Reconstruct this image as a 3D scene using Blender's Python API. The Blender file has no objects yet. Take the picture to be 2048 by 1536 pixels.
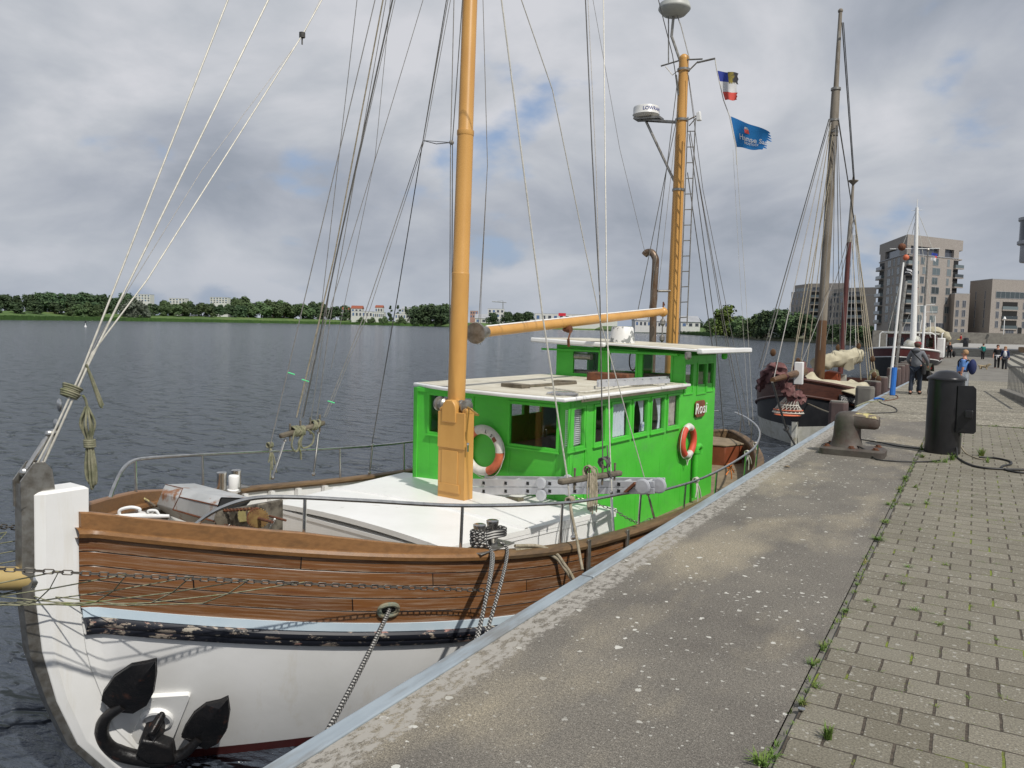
import bpy, bmesh, math, random
from mathutils import Vector as V, Matrix
random.seed(7)
C=bpy.context.scene.collection
SC=bpy.context.scene
R=math.radians
# ---------------------------------------------------------------- camera
F_=1590.0; HX=0.0235; HC=1.9
ycen=626+HX*1024
roll=math.atan(HX); pitch=math.atan((768-ycen)*math.cos(roll)/F_); yaw=math.atan((1945-1024)/F_)
cf=V((-math.sin(yaw)*math.cos(pitch),math.cos(yaw)*math.cos(pitch),-math.sin(pitch)))
r0=V((math.cos(yaw),math.sin(yaw),0)); u0=r0.cross(cf)
cr=math.cos(roll)*r0+math.sin(roll)*u0
cu=math.cos(roll)*u0-math.sin(roll)*r0
CAM=V((0,0,HC))
cd=bpy.data.cameras.new('camera'); cam=bpy.data.objects.new('camera',cd); C.objects.link(cam)
mw=Matrix((cr,cu,-cf)).transposed().to_4x4(); mw.translation=CAM; cam.matrix_world=mw
cd.sensor_width=36; cd.lens=36*F_/2048; cd.clip_start=.05; cd.clip_end=30000
SC.camera=cam
# ---------------------------------------------------------------- light
SUN_EL=R(50); SUN_AZ=math.atan2(1.0,-.50)      # azimuth of the sun seen from above, x=sin, y=cos
sd=V((math.sin(SUN_AZ)*math.cos(SUN_EL),math.cos(SUN_AZ)*math.cos(SUN_EL),math.sin(SUN_EL)))
sl=bpy.data.lights.new('sun','SUN'); sl.energy=3.5; sl.angle=R(1.0); sl.color=(1,.955,.88)
so=bpy.data.objects.new('sun',sl); C.objects.link(so); so.rotation_euler=(-sd).to_track_quat('-Z','Y').to_euler(); so.location=(20,-20,40)
SC.view_settings.view_transform='Standard'; SC.view_settings.look='None'; SC.view_settings.gamma=1; SC.view_settings.exposure=0.0
wd=bpy.data.worlds.new("World"); SC.world=wd; wd.use_nodes=True
nt=wd.node_tree; N=nt.nodes; L=nt.links
bg=N['Background']; bg.inputs[1].default_value=.1
sky=N.new('ShaderNodeTexSky'); sky.sky_type='NISHITA'; sky.sun_disc=False; sky.sun_elevation=SUN_EL; sky.sun_rotation=SUN_AZ
sky.air_density=1.2; sky.dust_density=2.0
tc=N.new('ShaderNodeTexCoord')
sep=N.new('ShaderNodeSeparateXYZ'); L.new(tc.outputs['Generated'],sep.inputs[0])
def mth(nt,op,a,b=None,c=None,clamp=False):
    n=nt.nodes.new('ShaderNodeMath'); n.operation=op; n.use_clamp=clamp
    for i,v in enumerate((a,b,c)):
        if v is None: continue
        if isinstance(v,(int,float)): n.inputs[i].default_value=v
        else: nt.links.new(v,n.inputs[i])
    return n.outputs[0]
def noise(nt,vec,scale,detail=6,rough=.5,dist=0,dim='3D'):
    n=nt.nodes.new('ShaderNodeTexNoise'); n.noise_dimensions=dim
    n.inputs['Scale'].default_value=scale; n.inputs['Detail'].default_value=detail; n.inputs['Roughness'].default_value=rough; n.inputs['Distortion'].default_value=dist
    if vec is not None: nt.links.new(vec,n.inputs['Vector'])
    return n.outputs['Fac']
def ramp(nt,fac,stops,interp='LINEAR'):
    n=nt.nodes.new('ShaderNodeValToRGB'); cr_=n.color_ramp; cr_.interpolation=interp
    while len(cr_.elements)<len(stops): cr_.elements.new(.5)
    for e,(p,c) in zip(cr_.elements,stops):
        e.position=p; e.color=(*c,1) if len(c)==3 else c
    nt.links.new(fac,n.inputs[0]); return n.outputs[0]
def mix(nt,fac,a,b,mode='MIX'):
    n=nt.nodes.new('ShaderNodeMix'); n.data_type='RGBA'; n.blend_type=mode
    for i,v in ((0,fac),(6,a),(7,b)):
        if isinstance(v,(int,float)): n.inputs[i].default_value=v
        elif isinstance(v,tuple): n.inputs[i].default_value=(*v,1)
        else: nt.links.new(v,n.inputs[i])
    return n.outputs[2]
def mapping(nt,vec,loc=(0,0,0),rot=(0,0,0),sc=(1,1,1)):
    n=nt.nodes.new('ShaderNodeMapping'); n.inputs[1].default_value=loc; n.inputs[2].default_value=rot; n.inputs[3].default_value=sc
    nt.links.new(vec,n.inputs[0]); return n.outputs[0]
# cloud deck: direction projected on a high flat layer
zc=mth(nt,'ADD',mth(nt,'MAXIMUM',sep.outputs[2],0.0),.42)
cx=mth(nt,'DIVIDE',sep.outputs[0],zc); cy=mth(nt,'DIVIDE',sep.outputs[1],zc)
cmb=N.new('ShaderNodeCombineXYZ'); L.new(cx,cmb.inputs[0]); L.new(cy,cmb.inputs[1])
cv=cmb.outputs[0]
n1=noise(nt,mapping(nt,cv,loc=(5.6,4.2,0)),1.9,7,.5,.25)
n2=noise(nt,mapping(nt,cv,loc=(8.3,2.2,4)),5.0,6,.5,.2)
dens=mth(nt,'ADD',mth(nt,'MULTIPLY',n1,.68),mth(nt,'MULTIPLY',n2,.32))
cover=ramp(nt,dens,[(.37,(0,0,0)),(.46,(1,1,1))],'EASE')
n3=noise(nt,mapping(nt,cv,loc=(1.3,7.7,2)),2.3,7,.52,.3)
ccol=ramp(nt,n3,[(.34,(3.2,3.55,4.15)),(.45,(4.1,4.4,5.0)),(.56,(5.2,5.45,5.9)),(.66,(6.4,6.5,6.9))])
blue=mix(nt,.7,sky.outputs[0],(2.9,4.0,6.2))
skyc=mix(nt,cover,blue,ccol)
hz=ramp(nt,sep.outputs[2],[(.0,(1,1,1)),(.16,(0,0,0))],'EASE')
skyc=mix(nt,mth(nt,'MULTIPLY',hz,.6),skyc,(3.9,4.35,5.05))
L.new(skyc,bg.inputs[0])
# ---------------------------------------------------------------- pixel -> place helpers
def ray(px,py): return cf+cr*((px-1024)/F_)-cu*((py-768)/F_)
def wp(px,py,x=None,y=None,z=None,d=None):
    r=ray(px,py)
    if d is not None: t=d
    elif x is not None: t=(x-CAM.x)/r.x
    elif y is not None: t=(y-CAM.y)/r.y
    else: t=(z-CAM.z)/r.z
    return CAM+r*t
BTH=.088
ba=V((math.sin(BTH),math.cos(BTH),0)); bb_=V((math.cos(BTH),-math.sin(BTH),0)); BO=V((-5.671,3.331,0))
def B(s,l,z): return BO+ba*s+bb_*l+V((0,0,z))
def bp(px,py,s=None,l=None,z=None):
    r=ray(px,py)
    if z is not None: t=(z-CAM.z)/r.z
    elif s is not None: t=(s-(CAM-BO).dot(ba))/r.dot(ba)
    else: t=(l-(CAM-BO).dot(bb_))/r.dot(bb_)
    return CAM+r*t
def sl_(p): q=p-BO; return (q.dot(ba),q.dot(bb_),q.z)
def g(y):   # height of the quay surface: level, then falling gently
    return 0.0 if y<24 else (-.44*(y-24)/30 if y<54 else -.44)
# ---------------------------------------------------------------- materials
MATS={}
def newmat(name):
    m=bpy.data.materials.new(name); m.use_nodes=True; MATS[name]=m
    return m,m.node_tree,m.node_tree.nodes['Principled BSDF']
def coord(nt,kind='Object'):
    n=nt.nodes.new('ShaderNodeTexCoord'); return n.outputs[kind]
def bump(nt,b,h,strength=.3,dist=.01):
    n=nt.nodes.new('ShaderNodeBump'); n.inputs['Strength'].default_value=strength; n.inputs['Distance'].default_value=dist
    nt.links.new(h,n.inputs['Height']); nt.links.new(n.outputs[0],b.inputs['Normal'])
def mat(name,c1,c2=None,scale=4,rough=.5,metal=0,bmp=.15,bdist=.004,st=(1,1,1),lo=.4,hi=.65,c3=None,s3=1.3,lo3=.55,hi3=.7,bs=None,spec=.5,kind='Object',coat=0):
    m,nt,b=newmat(name); co=coord(nt,kind); v=mapping(nt,co,sc=st)
    f=noise(nt,v,scale,7,.6)
    col=ramp(nt,f,[(lo,c1),(hi,c2 or tuple(x*.8 for x in c1))])
    if c3:
        f3=noise(nt,mapping(nt,co,loc=(5,3,1),sc=st),s3,8,.65)
        col=mix(nt,ramp(nt,f3,[(lo3,(0,0,0)),(hi3,(1,1,1))]),col,c3)
    nt.links.new(col,b.inputs['Base Color']); b.inputs['Roughness'].default_value=rough; b.inputs['Metallic'].default_value=metal
    b.inputs['Specular IOR Level'].default_value=spec
    if coat: b.inputs['Coat Weight'].default_value=coat; b.inputs['Coat Roughness'].default_value=.15
    if bmp: bump(nt,b,noise(nt,mapping(nt,co,loc=(1,2,3),sc=st),bs or scale*6,5,.6),bmp,bdist)
    return m
mat('white_paint',(.82,.82,.81),(.74,.74,.72),1.5,.32,c3=(.50,.50,.45),s3=2.2,lo3=.60,hi3=.75,bmp=.1,bdist=.004,bs=3)
mat('white_roof',(.82,.82,.80),(.75,.75,.72),1.2,.4,c3=(.38,.36,.28),s3=3.5,lo3=.63,hi3=.74)
mat('dirty_roof',(.62,.59,.49),(.50,.46,.36),2.5,.65,c3=(.34,.31,.22),s3=2.0,lo3=.52,hi3=.72,bmp=.2)
mat('chipped_white',(.74,.74,.72),(.66,.66,.63),3,.4,c3=(.22,.23,.22),s3=7,lo3=.55,hi3=.56)
mat('green_paint',(.085,.55,.05),(.07,.48,.042),1.6,.45,c3=(.10,.42,.08),s3=2.2,lo3=.52,hi3=.8,bmp=.18,bdist=.003,st=(1,1,2.2))
mat('ochre_paint',(.60,.325,.09),(.52,.27,.07),2.2,.38,c3=(.40,.19,.05),s3=4,lo3=.66,hi3=.8,st=(1,1,.5),bmp=.12)
mat('blue_stripe',(.66,.78,.86),(.60,.73,.82),3,.4)
mat('steel',(.62,.61,.58),(.45,.44,.42),12,.22,.95,bmp=.05,c3=(.30,.24,.18),s3=9,lo3=.66,hi3=.8)
mat('dull_steel',(.36,.35,.32),(.22,.20,.17),14,.42,.8,bmp=.12)
mat('aluminium',(.56,.57,.59),(.48,.49,.52),8,.4,.3,bmp=.03)
mat('dark_hole',(.008,.008,.008),(.012,.012,.012),5,.7)
mat('black_paint',(.012,.012,.014),(.02,.02,.022),3,.28,bmp=.12,bdist=.003,bs=9,c3=(.045,.04,.04),s3=7,lo3=.68,hi3=.74)
mat('anchor_iron',(.010,.010,.011),(.020,.018,.018),9,.36,.2,bmp=.7,bdist=.008,c3=(.10,.045,.03),s3=6,lo3=.60,hi3=.70,bs=30)
mat('rust',(.17,.06,.025),(.09,.035,.018),14,.8,bmp=.5,c3=(.05,.03,.02),s3=9)
mat('chain_steel',(.13,.12,.105),(.08,.07,.06),14,.55,.5)
mat('rusty_grey',(.44,.45,.45),(.34,.35,.35),4,.5,c3=(.24,.11,.05),s3=4.5,lo3=.58,hi3=.66,bmp=.2,st=(1,1,.45))
mat('greasy_iron',(.20,.18,.14),(.06,.05,.04),12,.55,.3,bmp=.4)
mat('brass',(.62,.42,.12),(.52,.34,.1),10,.3,.9,bmp=.05)
mat('bronze_green',(.20,.24,.19),(.33,.27,.17),16,.5,.3,bmp=.4)
mat('rope_tan',(.36,.31,.23),(.20,.18,.12),26,.9,bmp=.8,bdist=.004)
mat('rope_old',(.26,.25,.17),(.13,.14,.08),20,.95,bmp=.9,bdist=.005,c3=(.17,.20,.06),s3=4,lo3=.6,hi3=.7)
mat('rope_white',(.62,.60,.53),(.46,.44,.38),30,.9,bmp=.6)
mat('wire',(.30,.29,.27),(.20,.19,.18),30,.5,.3,bmp=0)
mat('wire_light',(.56,.54,.48),(.42,.41,.36),30,.55,.2,bmp=0)
mat('wire_dark',(.07,.07,.065),(.12,.115,.105),30,.7,.0,bmp=0)
mat('black_cable',(.012,.012,.012),(.02,.02,.02),5,.5)
mat('orange_rope',(.75,.22,.05),(.6,.16,.03),12,.8)
mat('neon_clip',(.15,.85,.35),(.12,.7,.3),12,.5)
mat('blue_cloth',(.02,.10,.17),(.015,.07,.12),12,.9)
mat('grey_wood',(.17,.145,.105),(.09,.075,.055),7,.85,bmp=.6,bdist=.006,st=(1,1,3),c3=(.10,.11,.05),s3=3)
mat('cap_wood',(.185,.115,.055),(.10,.06,.03),7,.6,bmp=.4,c3=(.055,.04,.028),s3=3,lo3=.5,hi3=.75,st=(2,.35,2))
mat('cap_bright',(.255,.128,.048),(.205,.10,.037),7,.42,bmp=.2,c3=(.15,.078,.032),s3=2.5,lo3=.5,hi3=.72,st=(.6,3.5,6))
mat('deck_wood',(.25,.19,.12),(.17,.13,.08),5,.8,bmp=.3)
mat('lifebuoy_white',(.70,.68,.63),(.52,.50,.45),9,.7,bmp=.3)
mat('lifebuoy_red',(.68,.09,.05),(.55,.07,.04),9,.6,bmp=.25)
mat('lifebuoy_orange',(.66,.17,.08),(.52,.12,.05),9,.6,bmp=.25)
mat('radome',(.72,.72,.70),(.64,.64,.62),3,.35)
mat('dish_grey',(.50,.51,.47),(.42,.43,.40),3,.5)
mat('curtain',(.74,.80,.88),(.64,.70,.80),14,.9)
mat('plaid_curtain',(.56,.50,.46),(.34,.30,.28),9,.9)
mat('bowsprit_paint',(.46,.34,.14),(.36,.27,.11),3,.5)
mat('step_stone',(.34,.325,.28),(.26,.25,.21),2.5,.9,bmp=.3)
mat('blind',(.85,.86,.88),(.60,.62,.65),4,.6)
mat('sign_brown',(.22,.065,.03),(.16,.05,.022),6,.4,bmp=.2)
mat('lettering_white',(.80,.80,.78),(.75,.75,.73),6,.5,bmp=0)
mat('lettering_blue',(.05,.09,.45),(.05,.08,.4),6,.5,bmp=0)
mat('lettering_dark',(.03,.03,.03),(.04,.04,.04),6,.5,bmp=0)
mat('edge_steel',(.40,.46,.50),(.32,.37,.41),3,.5,.35,c3=(.26,.27,.27),s3=2.5,lo3=.5,hi3=.7,bmp=.12,st=(4,.6,1))
mat('concrete_wall',(.20,.19,.165),(.14,.13,.115),1.5,.9,bmp=.4)
mat('bollard_iron',(.115,.102,.085),(.075,.062,.054),5,.6,.2,bmp=.45,bdist=.006,c3=(.085,.055,.045),s3=3,lo3=.5,hi3=.65)
mat('yellow_paint',(.55,.48,.20),(.42,.36,.16),9,.7,bmp=.4,c3=(.16,.13,.10),s3=8,lo3=.47,hi3=.53)
mat('pile_brown',(.115,.075,.07),(.075,.055,.052),2.5,.8,bmp=.3,c3=(.15,.11,.10),s3=3,st=(1,1,.4))
mat('dark_red_hull',(.085,.018,.018),(.06,.014,.014),3,.45,bmp=.2)
mat('mahogany',(.075,.026,.016),(.045,.016,.011),4,.5,bmp=.25,st=(1,.4,3))
mat('black_hull',(.010,.011,.014),(.018,.019,.022),3,.5,bmp=.2)
mat('old_white',(.55,.55,.51),(.42,.42,.36),4,.6,c3=(.30,.27,.18),s3=3)
mat('old_mast',(.24,.21,.17),(.14,.115,.085),4,.8,st=(1,1,.25),bmp=.4,c3=(.33,.32,.29),s3=3)
mat('mast_brown',(.13,.065,.025),(.09,.045,.02),4,.45,st=(1,1,.3),bmp=.2)
mat('mast_red',(.10,.022,.018),(.07,.018,.014),4,.5)
mat('sail_cloth',(.50,.46,.34),(.38,.34,.24),3,.9,bmp=.4,bdist=.03,bs=5)
mat('sail_red',(.19,.09,.085),(.10,.04,.04),5,.9,bmp=.5,bdist=.03,bs=6,c3=(.30,.19,.17),s3=4)
mat('canvas_orange',(.33,.07,.02),(.24,.05,.02),4,.8)
mat('flag_blue',(.015,.20,.52),(.012,.15,.42),3,.8)
mat('flag_navy',(.03,.06,.35),(.03,.05,.3),3,.8)
mat('flag_white',(.72,.72,.72),(.62,.62,.62),3,.8)
mat('flag_red',(.72,.10,.08),(.6,.08,.06),3,.8)
mat('flag_gold',(.30,.24,.05),(.05,.05,.06),9,.8,lo=.45,hi=.55)
mat('flag_black',(.015,.015,.02),(.03,.03,.035),3,.8)
mat('pole_blue',(.02,.16,.55),(.02,.13,.45),3,.5)
mat('skin',(.55,.28,.19),(.48,.23,.15),6,.55,bmp=0)
for n_,c_ in dict(hoodie_grey=(.17,.18,.20),jeans=(.025,.035,.055),cap_red=(.22,.02,.03),shirt_blue=(.12,.27,.62),navy=(.015,.025,.10),cloth_black=(.012,.012,.014),cloth_dark=(.03,.03,.035),teal=(.01,.20,.18),cloth_white=(.65,.65,.66),cloth_red=(.5,.03,.04),cloth_yellow=(.6,.45,.05),olive=(.07,.075,.05),shoe=(.04,.03,.025),lime=(.35,.7,.05)).items(): mat(n_,c_,tuple(x*.75 for x in c_),9,.85,bmp=.3,bdist=.01,bs=12)
mat('hair_blond',(.40,.24,.12),(.28,.16,.07),30,.7)
mat('hair_brown',(.09,.05,.03),(.06,.03,.02),30,.7)
mat('dog_fur',(.42,.34,.22),(.32,.25,.15),14,.95,bmp=.6,bdist=.02)
mat('roof_red',(.30,.08,.04),(.22,.07,.04),3,.8)
mat('render_white',(.62,.62,.60),(.54,.54,.52),1,.8,bmp=0)
mat('render_pink',(.42,.25,.20),(.36,.21,.17),1,.8,bmp=0)
mat('metal_roof',(.36,.37,.39),(.30,.31,.33),.3,.5,bmp=0)
mat('sign_red',(.60,.02,.04),(.55,.02,.04),1,.5,bmp=0)
mat('far_window',(.06,.065,.08),(.09,.10,.12),.5,.15,bmp=0)
mat('balcony_blue',(.10,.17,.32),(.08,.14,.28),.5,.6,bmp=0)
mat('trunk_bark',(.10,.075,.05),(.06,.045,.03),3,.95,bmp=.5)
mat('timber',(.32,.20,.10),(.22,.14,.07),4,.8,st=(.3,1,3))
mat('grass_weed',(.10,.19,.03),(.16,.22,.04),5,.8,c3=(.30,.27,.09),s3=3,lo3=.55,hi3=.65,bmp=0)
mat('moss',(.13,.17,.02),(.10,.10,.035),20,.95,bmp=.5)
mat('handrail',(.22,.22,.21),(.16,.16,.15),5,.4,.6)
def leafmat(name,a,b,sc):
    m,nt,p=newmat(name); co=coord(nt); oi=nt.nodes.new('ShaderNodeObjectInfo')
    col=ramp(nt,noise(nt,co,sc,4,.6),[(.38,a),(.62,b)])
    hs=nt.nodes.new('ShaderNodeHueSaturation'); nt.links.new(col,hs.inputs['Color'])
    nt.links.new(mth(nt,'ADD',mth(nt,'MULTIPLY',oi.outputs['Random'],.55),.72),hs.inputs['Value'])
    nt.links.new(mth(nt,'ADD',mth(nt,'MULTIPLY',oi.outputs['Random'],.03),.485),hs.inputs['Hue'])
    nt.links.new(hs.outputs[0],p.inputs['Base Color']); p.inputs['Roughness'].default_value=.75; p.inputs['Specular IOR Level'].default_value=.2
leafmat('leaf_dark',(.042,.072,.038),(.074,.115,.052),.6)
leafmat('leaf_mid',(.064,.10,.044),(.098,.145,.06),.6)
leafmat('leaf_light',(.085,.14,.03),(.13,.19,.045),.6)
leafmat('leaf_silver',(.13,.16,.12),(.19,.22,.17),.6)
# glass: tinted see-through pane with mirror-like surface
m,nt_,b_=newmat('window_glass')
o_=nt_.nodes['Material Output']; nt_.nodes.remove(b_)
tr=nt_.nodes.new('ShaderNodeBsdfTransparent'); tr.inputs[0].default_value=(.86,.88,.87,1)
gl=nt_.nodes.new('ShaderNodeBsdfGlossy'); gl.inputs['Roughness'].default_value=.03; gl.inputs[0].default_value=(.9,.9,.9,1)
fr=nt_.nodes.new('ShaderNodeLayerWeight'); fr.inputs[0].default_value=.5
mx=nt_.nodes.new('ShaderNodeMixShader'); nt_.links.new(mth(nt_,'ADD',mth(nt_,'MULTIPLY',mth(nt_,'POWER',fr.outputs['Facing'],4.0),.8),.06),mx.inputs[0]); nt_.links.new(tr.outputs[0],mx.inputs[1]); nt_.links.new(gl.outputs[0],mx.inputs[2]); nt_.links.new(mx.outputs[0],o_.inputs[0])
# building glass
m,nt_,b_=newmat('facade_glass'); co=coord(nt_); oi=nt_.nodes.new('ShaderNodeObjectInfo')
nt_.links.new(ramp(nt_,oi.outputs['Random'],[(0,(.045,.055,.062)),(.6,(.10,.13,.14)),(1,(.20,.24,.25))]),b_.inputs['Base Color']); b_.inputs['Roughness'].default_value=.12
# varnished hull planking; uv.y counts planks, uv.x metres along
def plankmat(name,a,b_c,pale,dark):
    m,nt,b=newmat(name); uv=coord(nt,'UV'); sp=nt.nodes.new('ShaderNodeSeparateXYZ'); nt.links.new(uv,sp.inputs[0])
    fr=mth(nt,'FRACT',sp.outputs[1]); pid=mth(nt,'FLOOR',sp.outputs[1])
    d=mth(nt,'MINIMUM',fr,mth(nt,'SUBTRACT',1.0,fr))
    off=mth(nt,'FRACT',mth(nt,'MULTIPLY',pid,.377)); bx=mth(nt,'FRACT',mth(nt,'ADD',mth(nt,'MULTIPLY',sp.outputs[0],.42),off))
    bj=mth(nt,'MINIMUM',bx,mth(nt,'SUBTRACT',1.0,bx))
    seam=mth(nt,'MAXIMUM',mth(nt,'LESS_THAN',d,.035),mth(nt,'LESS_THAN',bj,.0016))
    pos=mapping(nt,uv,sc=(1.2,3.0,1)); grain=noise(nt,mapping(nt,uv,sc=(2.0,22,1)),3,7,.65)
    col=ramp(nt,grain,[(.3,a),(.7,b_c)])
    wn=nt.nodes.new('ShaderNodeTexWhiteNoise'); wn.noise_dimensions='1D'; nt.links.new(mth(nt,'ADD',pid,mth(nt,'FLOOR',mth(nt,'ADD',mth(nt,'MULTIPLY',sp.outputs[0],.42),off))),wn.inputs['W'])
    hs=nt.nodes.new('ShaderNodeHueSaturation'); nt.links.new(col,hs.inputs['Color']); nt.links.new(mth(nt,'ADD',mth(nt,'MULTIPLY',wn.outputs[0],.35),.82),hs.inputs['Value'])
    bl=noise(nt,mapping(nt,uv,loc=(3,1,0),sc=(1.1,3.2,1)),2.2,9,.7)
    sc_=noise(nt,mapping(nt,uv,loc=(3,1,0),sc=(3,34,1)),2.4,6,.7)
    pl=mth(nt,'MULTIPLY',ramp(nt,bl,[(.47,(0,0,0)),(.66,(1,1,1))]),ramp(nt,sc_,[(.36,(0,0,0)),(.66,(1,1,1))]))
    col=mix(nt,mth(nt,'MULTIPLY',pl,.85),hs.outputs[0],pale)
    bl2=noise(nt,mapping(nt,uv,loc=(9,4,0),sc=(1.0,2.2,1)),1.7,7,.6)
    col=mix(nt,ramp(nt,bl2,[(.52,(0,0,0)),(.75,(.75,.75,.75))]),col,dark)
    edge=mth(nt,'LESS_THAN',mth(nt,'ABSOLUTE',mth(nt,'SUBTRACT',fr,.075)),.022)
    en=ramp(nt,noise(nt,mapping(nt,uv,sc=(4,1,1)),3,4,.6),[(.45,(0,0,0)),(.6,(1,1,1))])
    col=mix(nt,mth(nt,'MULTIPLY',mth(nt,'MULTIPLY',edge,en),.6),col,pale)
    col=mix(nt,seam,col,(.012,.008,.006)); nt.links.new(col,b.inputs['Base Color'])
    b.inputs['Roughness'].default_value=.38
    nt.links.new(ramp(nt,pl,[(0,(.33,)*3),(1,(.7,)*3)]),b.inputs['Roughness'])
    h=mth(nt,'SUBTRACT',mth(nt,'MULTIPLY',grain,.15),mth(nt,'MULTIPLY',ramp(nt,d,[(.0,(1,1,1)),(.06,(0,0,0))]),1.0)); bump(nt,b,h,.7,.006)
plankmat('hull_planks',(.225,.097,.033),(.135,.056,.020),(.44,.36,.28),(.11,.028,.014))
# white hull with stains
m,nt,b=newmat('hull_white'); co=coord(nt)
c1=ramp(nt,noise(nt,co,1.2,6,.6),[(.4,(.84,.84,.83)),(.7,(.77,.77,.75))])
st=noise(nt,mapping(nt,co,sc=(2.4,2.4,.25)),1.6,8,.7)
c1=mix(nt,ramp(nt,st,[(.56,(0,0,0)),(.75,(.5,.5,.5))]),c1,(.62,.57,.45))
sp=nt.nodes.new('ShaderNodeSeparateXYZ'); nt.links.new(co,sp.inputs[0])
sc1=noise(nt,mapping(nt,co,loc=(2,2,2)),5,9,.75,1.5)
scr=mth(nt,'MULTIPLY',mth(nt,'LESS_THAN',mth(nt,'ABSOLUTE',mth(nt,'SUBTRACT',sc1,.5)),.012),mth(nt,'LESS_THAN',sp.outputs[2],-.98))
low=ramp(nt,mth(nt,'ADD',sp.outputs[2],2.0),[(.55,(.6,.6,.6)),(1.0,(0,0,0))])
c1=mix(nt,mth(nt,'MULTIPLY',low,ramp(nt,noise(nt,mapping(nt,co,sc=(3,3,1)),2,8,.7),[(.4,(0,0,0)),(.7,(1,1,1))])),c1,(.42,.40,.34))
c1=mix(nt,mth(nt,'MULTIPLY',scr,.8),c1,(.82,.82,.80))
nt.links.new(c1,b.inputs['Base Color']); b.inputs['Roughness'].default_value=.26; bump(nt,b,noise(nt,co,2.2,4,.5),.25,.02)
# flaking black rubbing strake
m,nt,b=newmat('rub_black'); co=coord(nt,'UV')
fl=noise(nt,mapping(nt,co,sc=(2.2,.55,1)),4,10,.72); big=noise(nt,mapping(nt,co,loc=(4,0,0)),.8,3,.5)
mk=ramp(nt,mth(nt,'ADD',fl,mth(nt,'MULTIPLY',mth(nt,'SUBTRACT',big,.5),.35)),[(.55,(0,0,0)),(.575,(1,1,1))])
fc=ramp(nt,noise(nt,mapping(nt,co,sc=(1,2,1)),2.5,5,.6),[(.4,(.42,.38,.31)),(.55,(.30,.24,.19)),(.68,(.45,.14,.12))])
nt.links.new(mix(nt,mk,(.012,.014,.022),fc),b.inputs['Base Color']); b.inputs['Roughness'].default_value=.5; bump(nt,b,mk,-.6,.004)
mat('boot_red',(.13,.022,.02),(.09,.018,.016),4,.6)
mat('anchor_rust_mark',(.45,.28,.08),(.35,.2,.06),6,.7)
# striped rope
m,nt,b=newmat('rope_striped'); uv=coord(nt,'UV'); sp=nt.nodes.new('ShaderNodeSeparateXYZ'); nt.links.new(uv,sp.inputs[0])
a_=mth(nt,'ADD',mth(nt,'MULTIPLY',sp.outputs[0],22.0),mth(nt,'MULTIPLY',sp.outputs[1],1.0)); b2=mth(nt,'SUBTRACT',mth(nt,'MULTIPLY',sp.outputs[0],22.0),mth(nt,'MULTIPLY',sp.outputs[1],1.0))
k=mth(nt,'MULTIPLY',mth(nt,'LESS_THAN',mth(nt,'FRACT',a_),.5),mth(nt,'LESS_THAN',mth(nt,'FRACT',b2),.62))
nt.links.new(mix(nt,k,(.03,.03,.03),(.46,.45,.42)),b.inputs['Base Color']); b.inputs['Roughness'].default_value=.85
bump(nt,b,mth(nt,'ABSOLUTE',mth(nt,'SINE',mth(nt,'MULTIPLY',a_,6.28))),.5,.006)
# quay concrete slab
m,nt,b=newmat('slab_concrete'); co=coord(nt)
f1=noise(nt,co,.9,8,.6); f2=noise(nt,co,55,6,.8)
col=ramp(nt,f1,[(.3,(.108,.097,.084)),(.5,(.145,.132,.112)),(.75,(.19,.172,.142))])
sand=mth(nt,'MULTIPLY',ramp(nt,noise(nt,mapping(nt,co,loc=(2,5,0),sc=(.9,.42,1)),1.0,5,.55),[(.50,(0,0,0)),(.64,(1,1,1))]),.75)
col=mix(nt,sand,col,(.30,.262,.19))
col=mix(nt,.4,col,ramp(nt,f2,[(.36,(.04,.04,.04)),(.5,(.5,.5,.5)),(.64,(1.0,1.0,1.0))]),'OVERLAY')
col=mix(nt,.6,col,ramp(nt,noise(nt,co,150,3,.7),[(.38,(.1,.1,.1)),(.5,(.5,.5,.5)),(.62,(1,1,1))]),'OVERLAY')
col=mix(nt,mth(nt,'MULTIPLY',mth(nt,'GREATER_THAN',noise(nt,co,95,2,.5),.69),.7),col,(.45,.44,.40))
def spots(nt,co,scale,lo,hi,keep,seed=0):
    v=nt.nodes.new('ShaderNodeTexVoronoi'); v.inputs['Scale'].default_value=scale; v.voronoi_dimensions='2D'
    wob=nt.nodes.new('ShaderNodeTexNoise'); wob.inputs['Scale'].default_value=scale*4; wob.inputs['Detail'].default_value=4; nt.links.new(co,wob.inputs['Vector'])
    vv=nt.nodes.new('ShaderNodeVectorMath'); vv.operation='MULTIPLY_ADD'; nt.links.new(wob.outputs['Color'],vv.inputs[0]); vv.inputs[1].default_value=(.16/scale*2.2,)*3; nt.links.new(mapping(nt,co,loc=(seed,seed*1.7,0)),vv.inputs[2])
    nt.links.new(vv.outputs[0],v.inputs['Vector'])
    rn=nt.nodes.new('ShaderNodeSeparateColor'); nt.links.new(v.outputs['Color'],rn.inputs[0])
    rad=mth(nt,'ADD',lo,mth(nt,'MULTIPLY',mth(nt,'POWER',rn.outputs[0],2.0),hi-lo))
    hit=mth(nt,'LESS_THAN',v.outputs['Distance'],rad)
    return mth(nt,'MULTIPLY',hit,mth(nt,'LESS_THAN',rn.outputs[1],keep))
lic=mth(nt,'MAXIMUM',spots(nt,co,6.5,.03,.15,.35),mth(nt,'MULTIPLY',spots(nt,co,17,.05,.2,.28,3.3),.7))
clus=ramp(nt,noise(nt,mapping(nt,co,loc=(7,7,0)),.8,3,.5),[(.38,(.45,.45,.45)),(.52,(1,1,1))])
col=mix(nt,mth(nt,'MULTIPLY',lic,clus),col,(.55,.54,.49))
sp=nt.nodes.new('ShaderNodeSeparateXYZ'); nt.links.new(co,sp.inputs[0])
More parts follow.
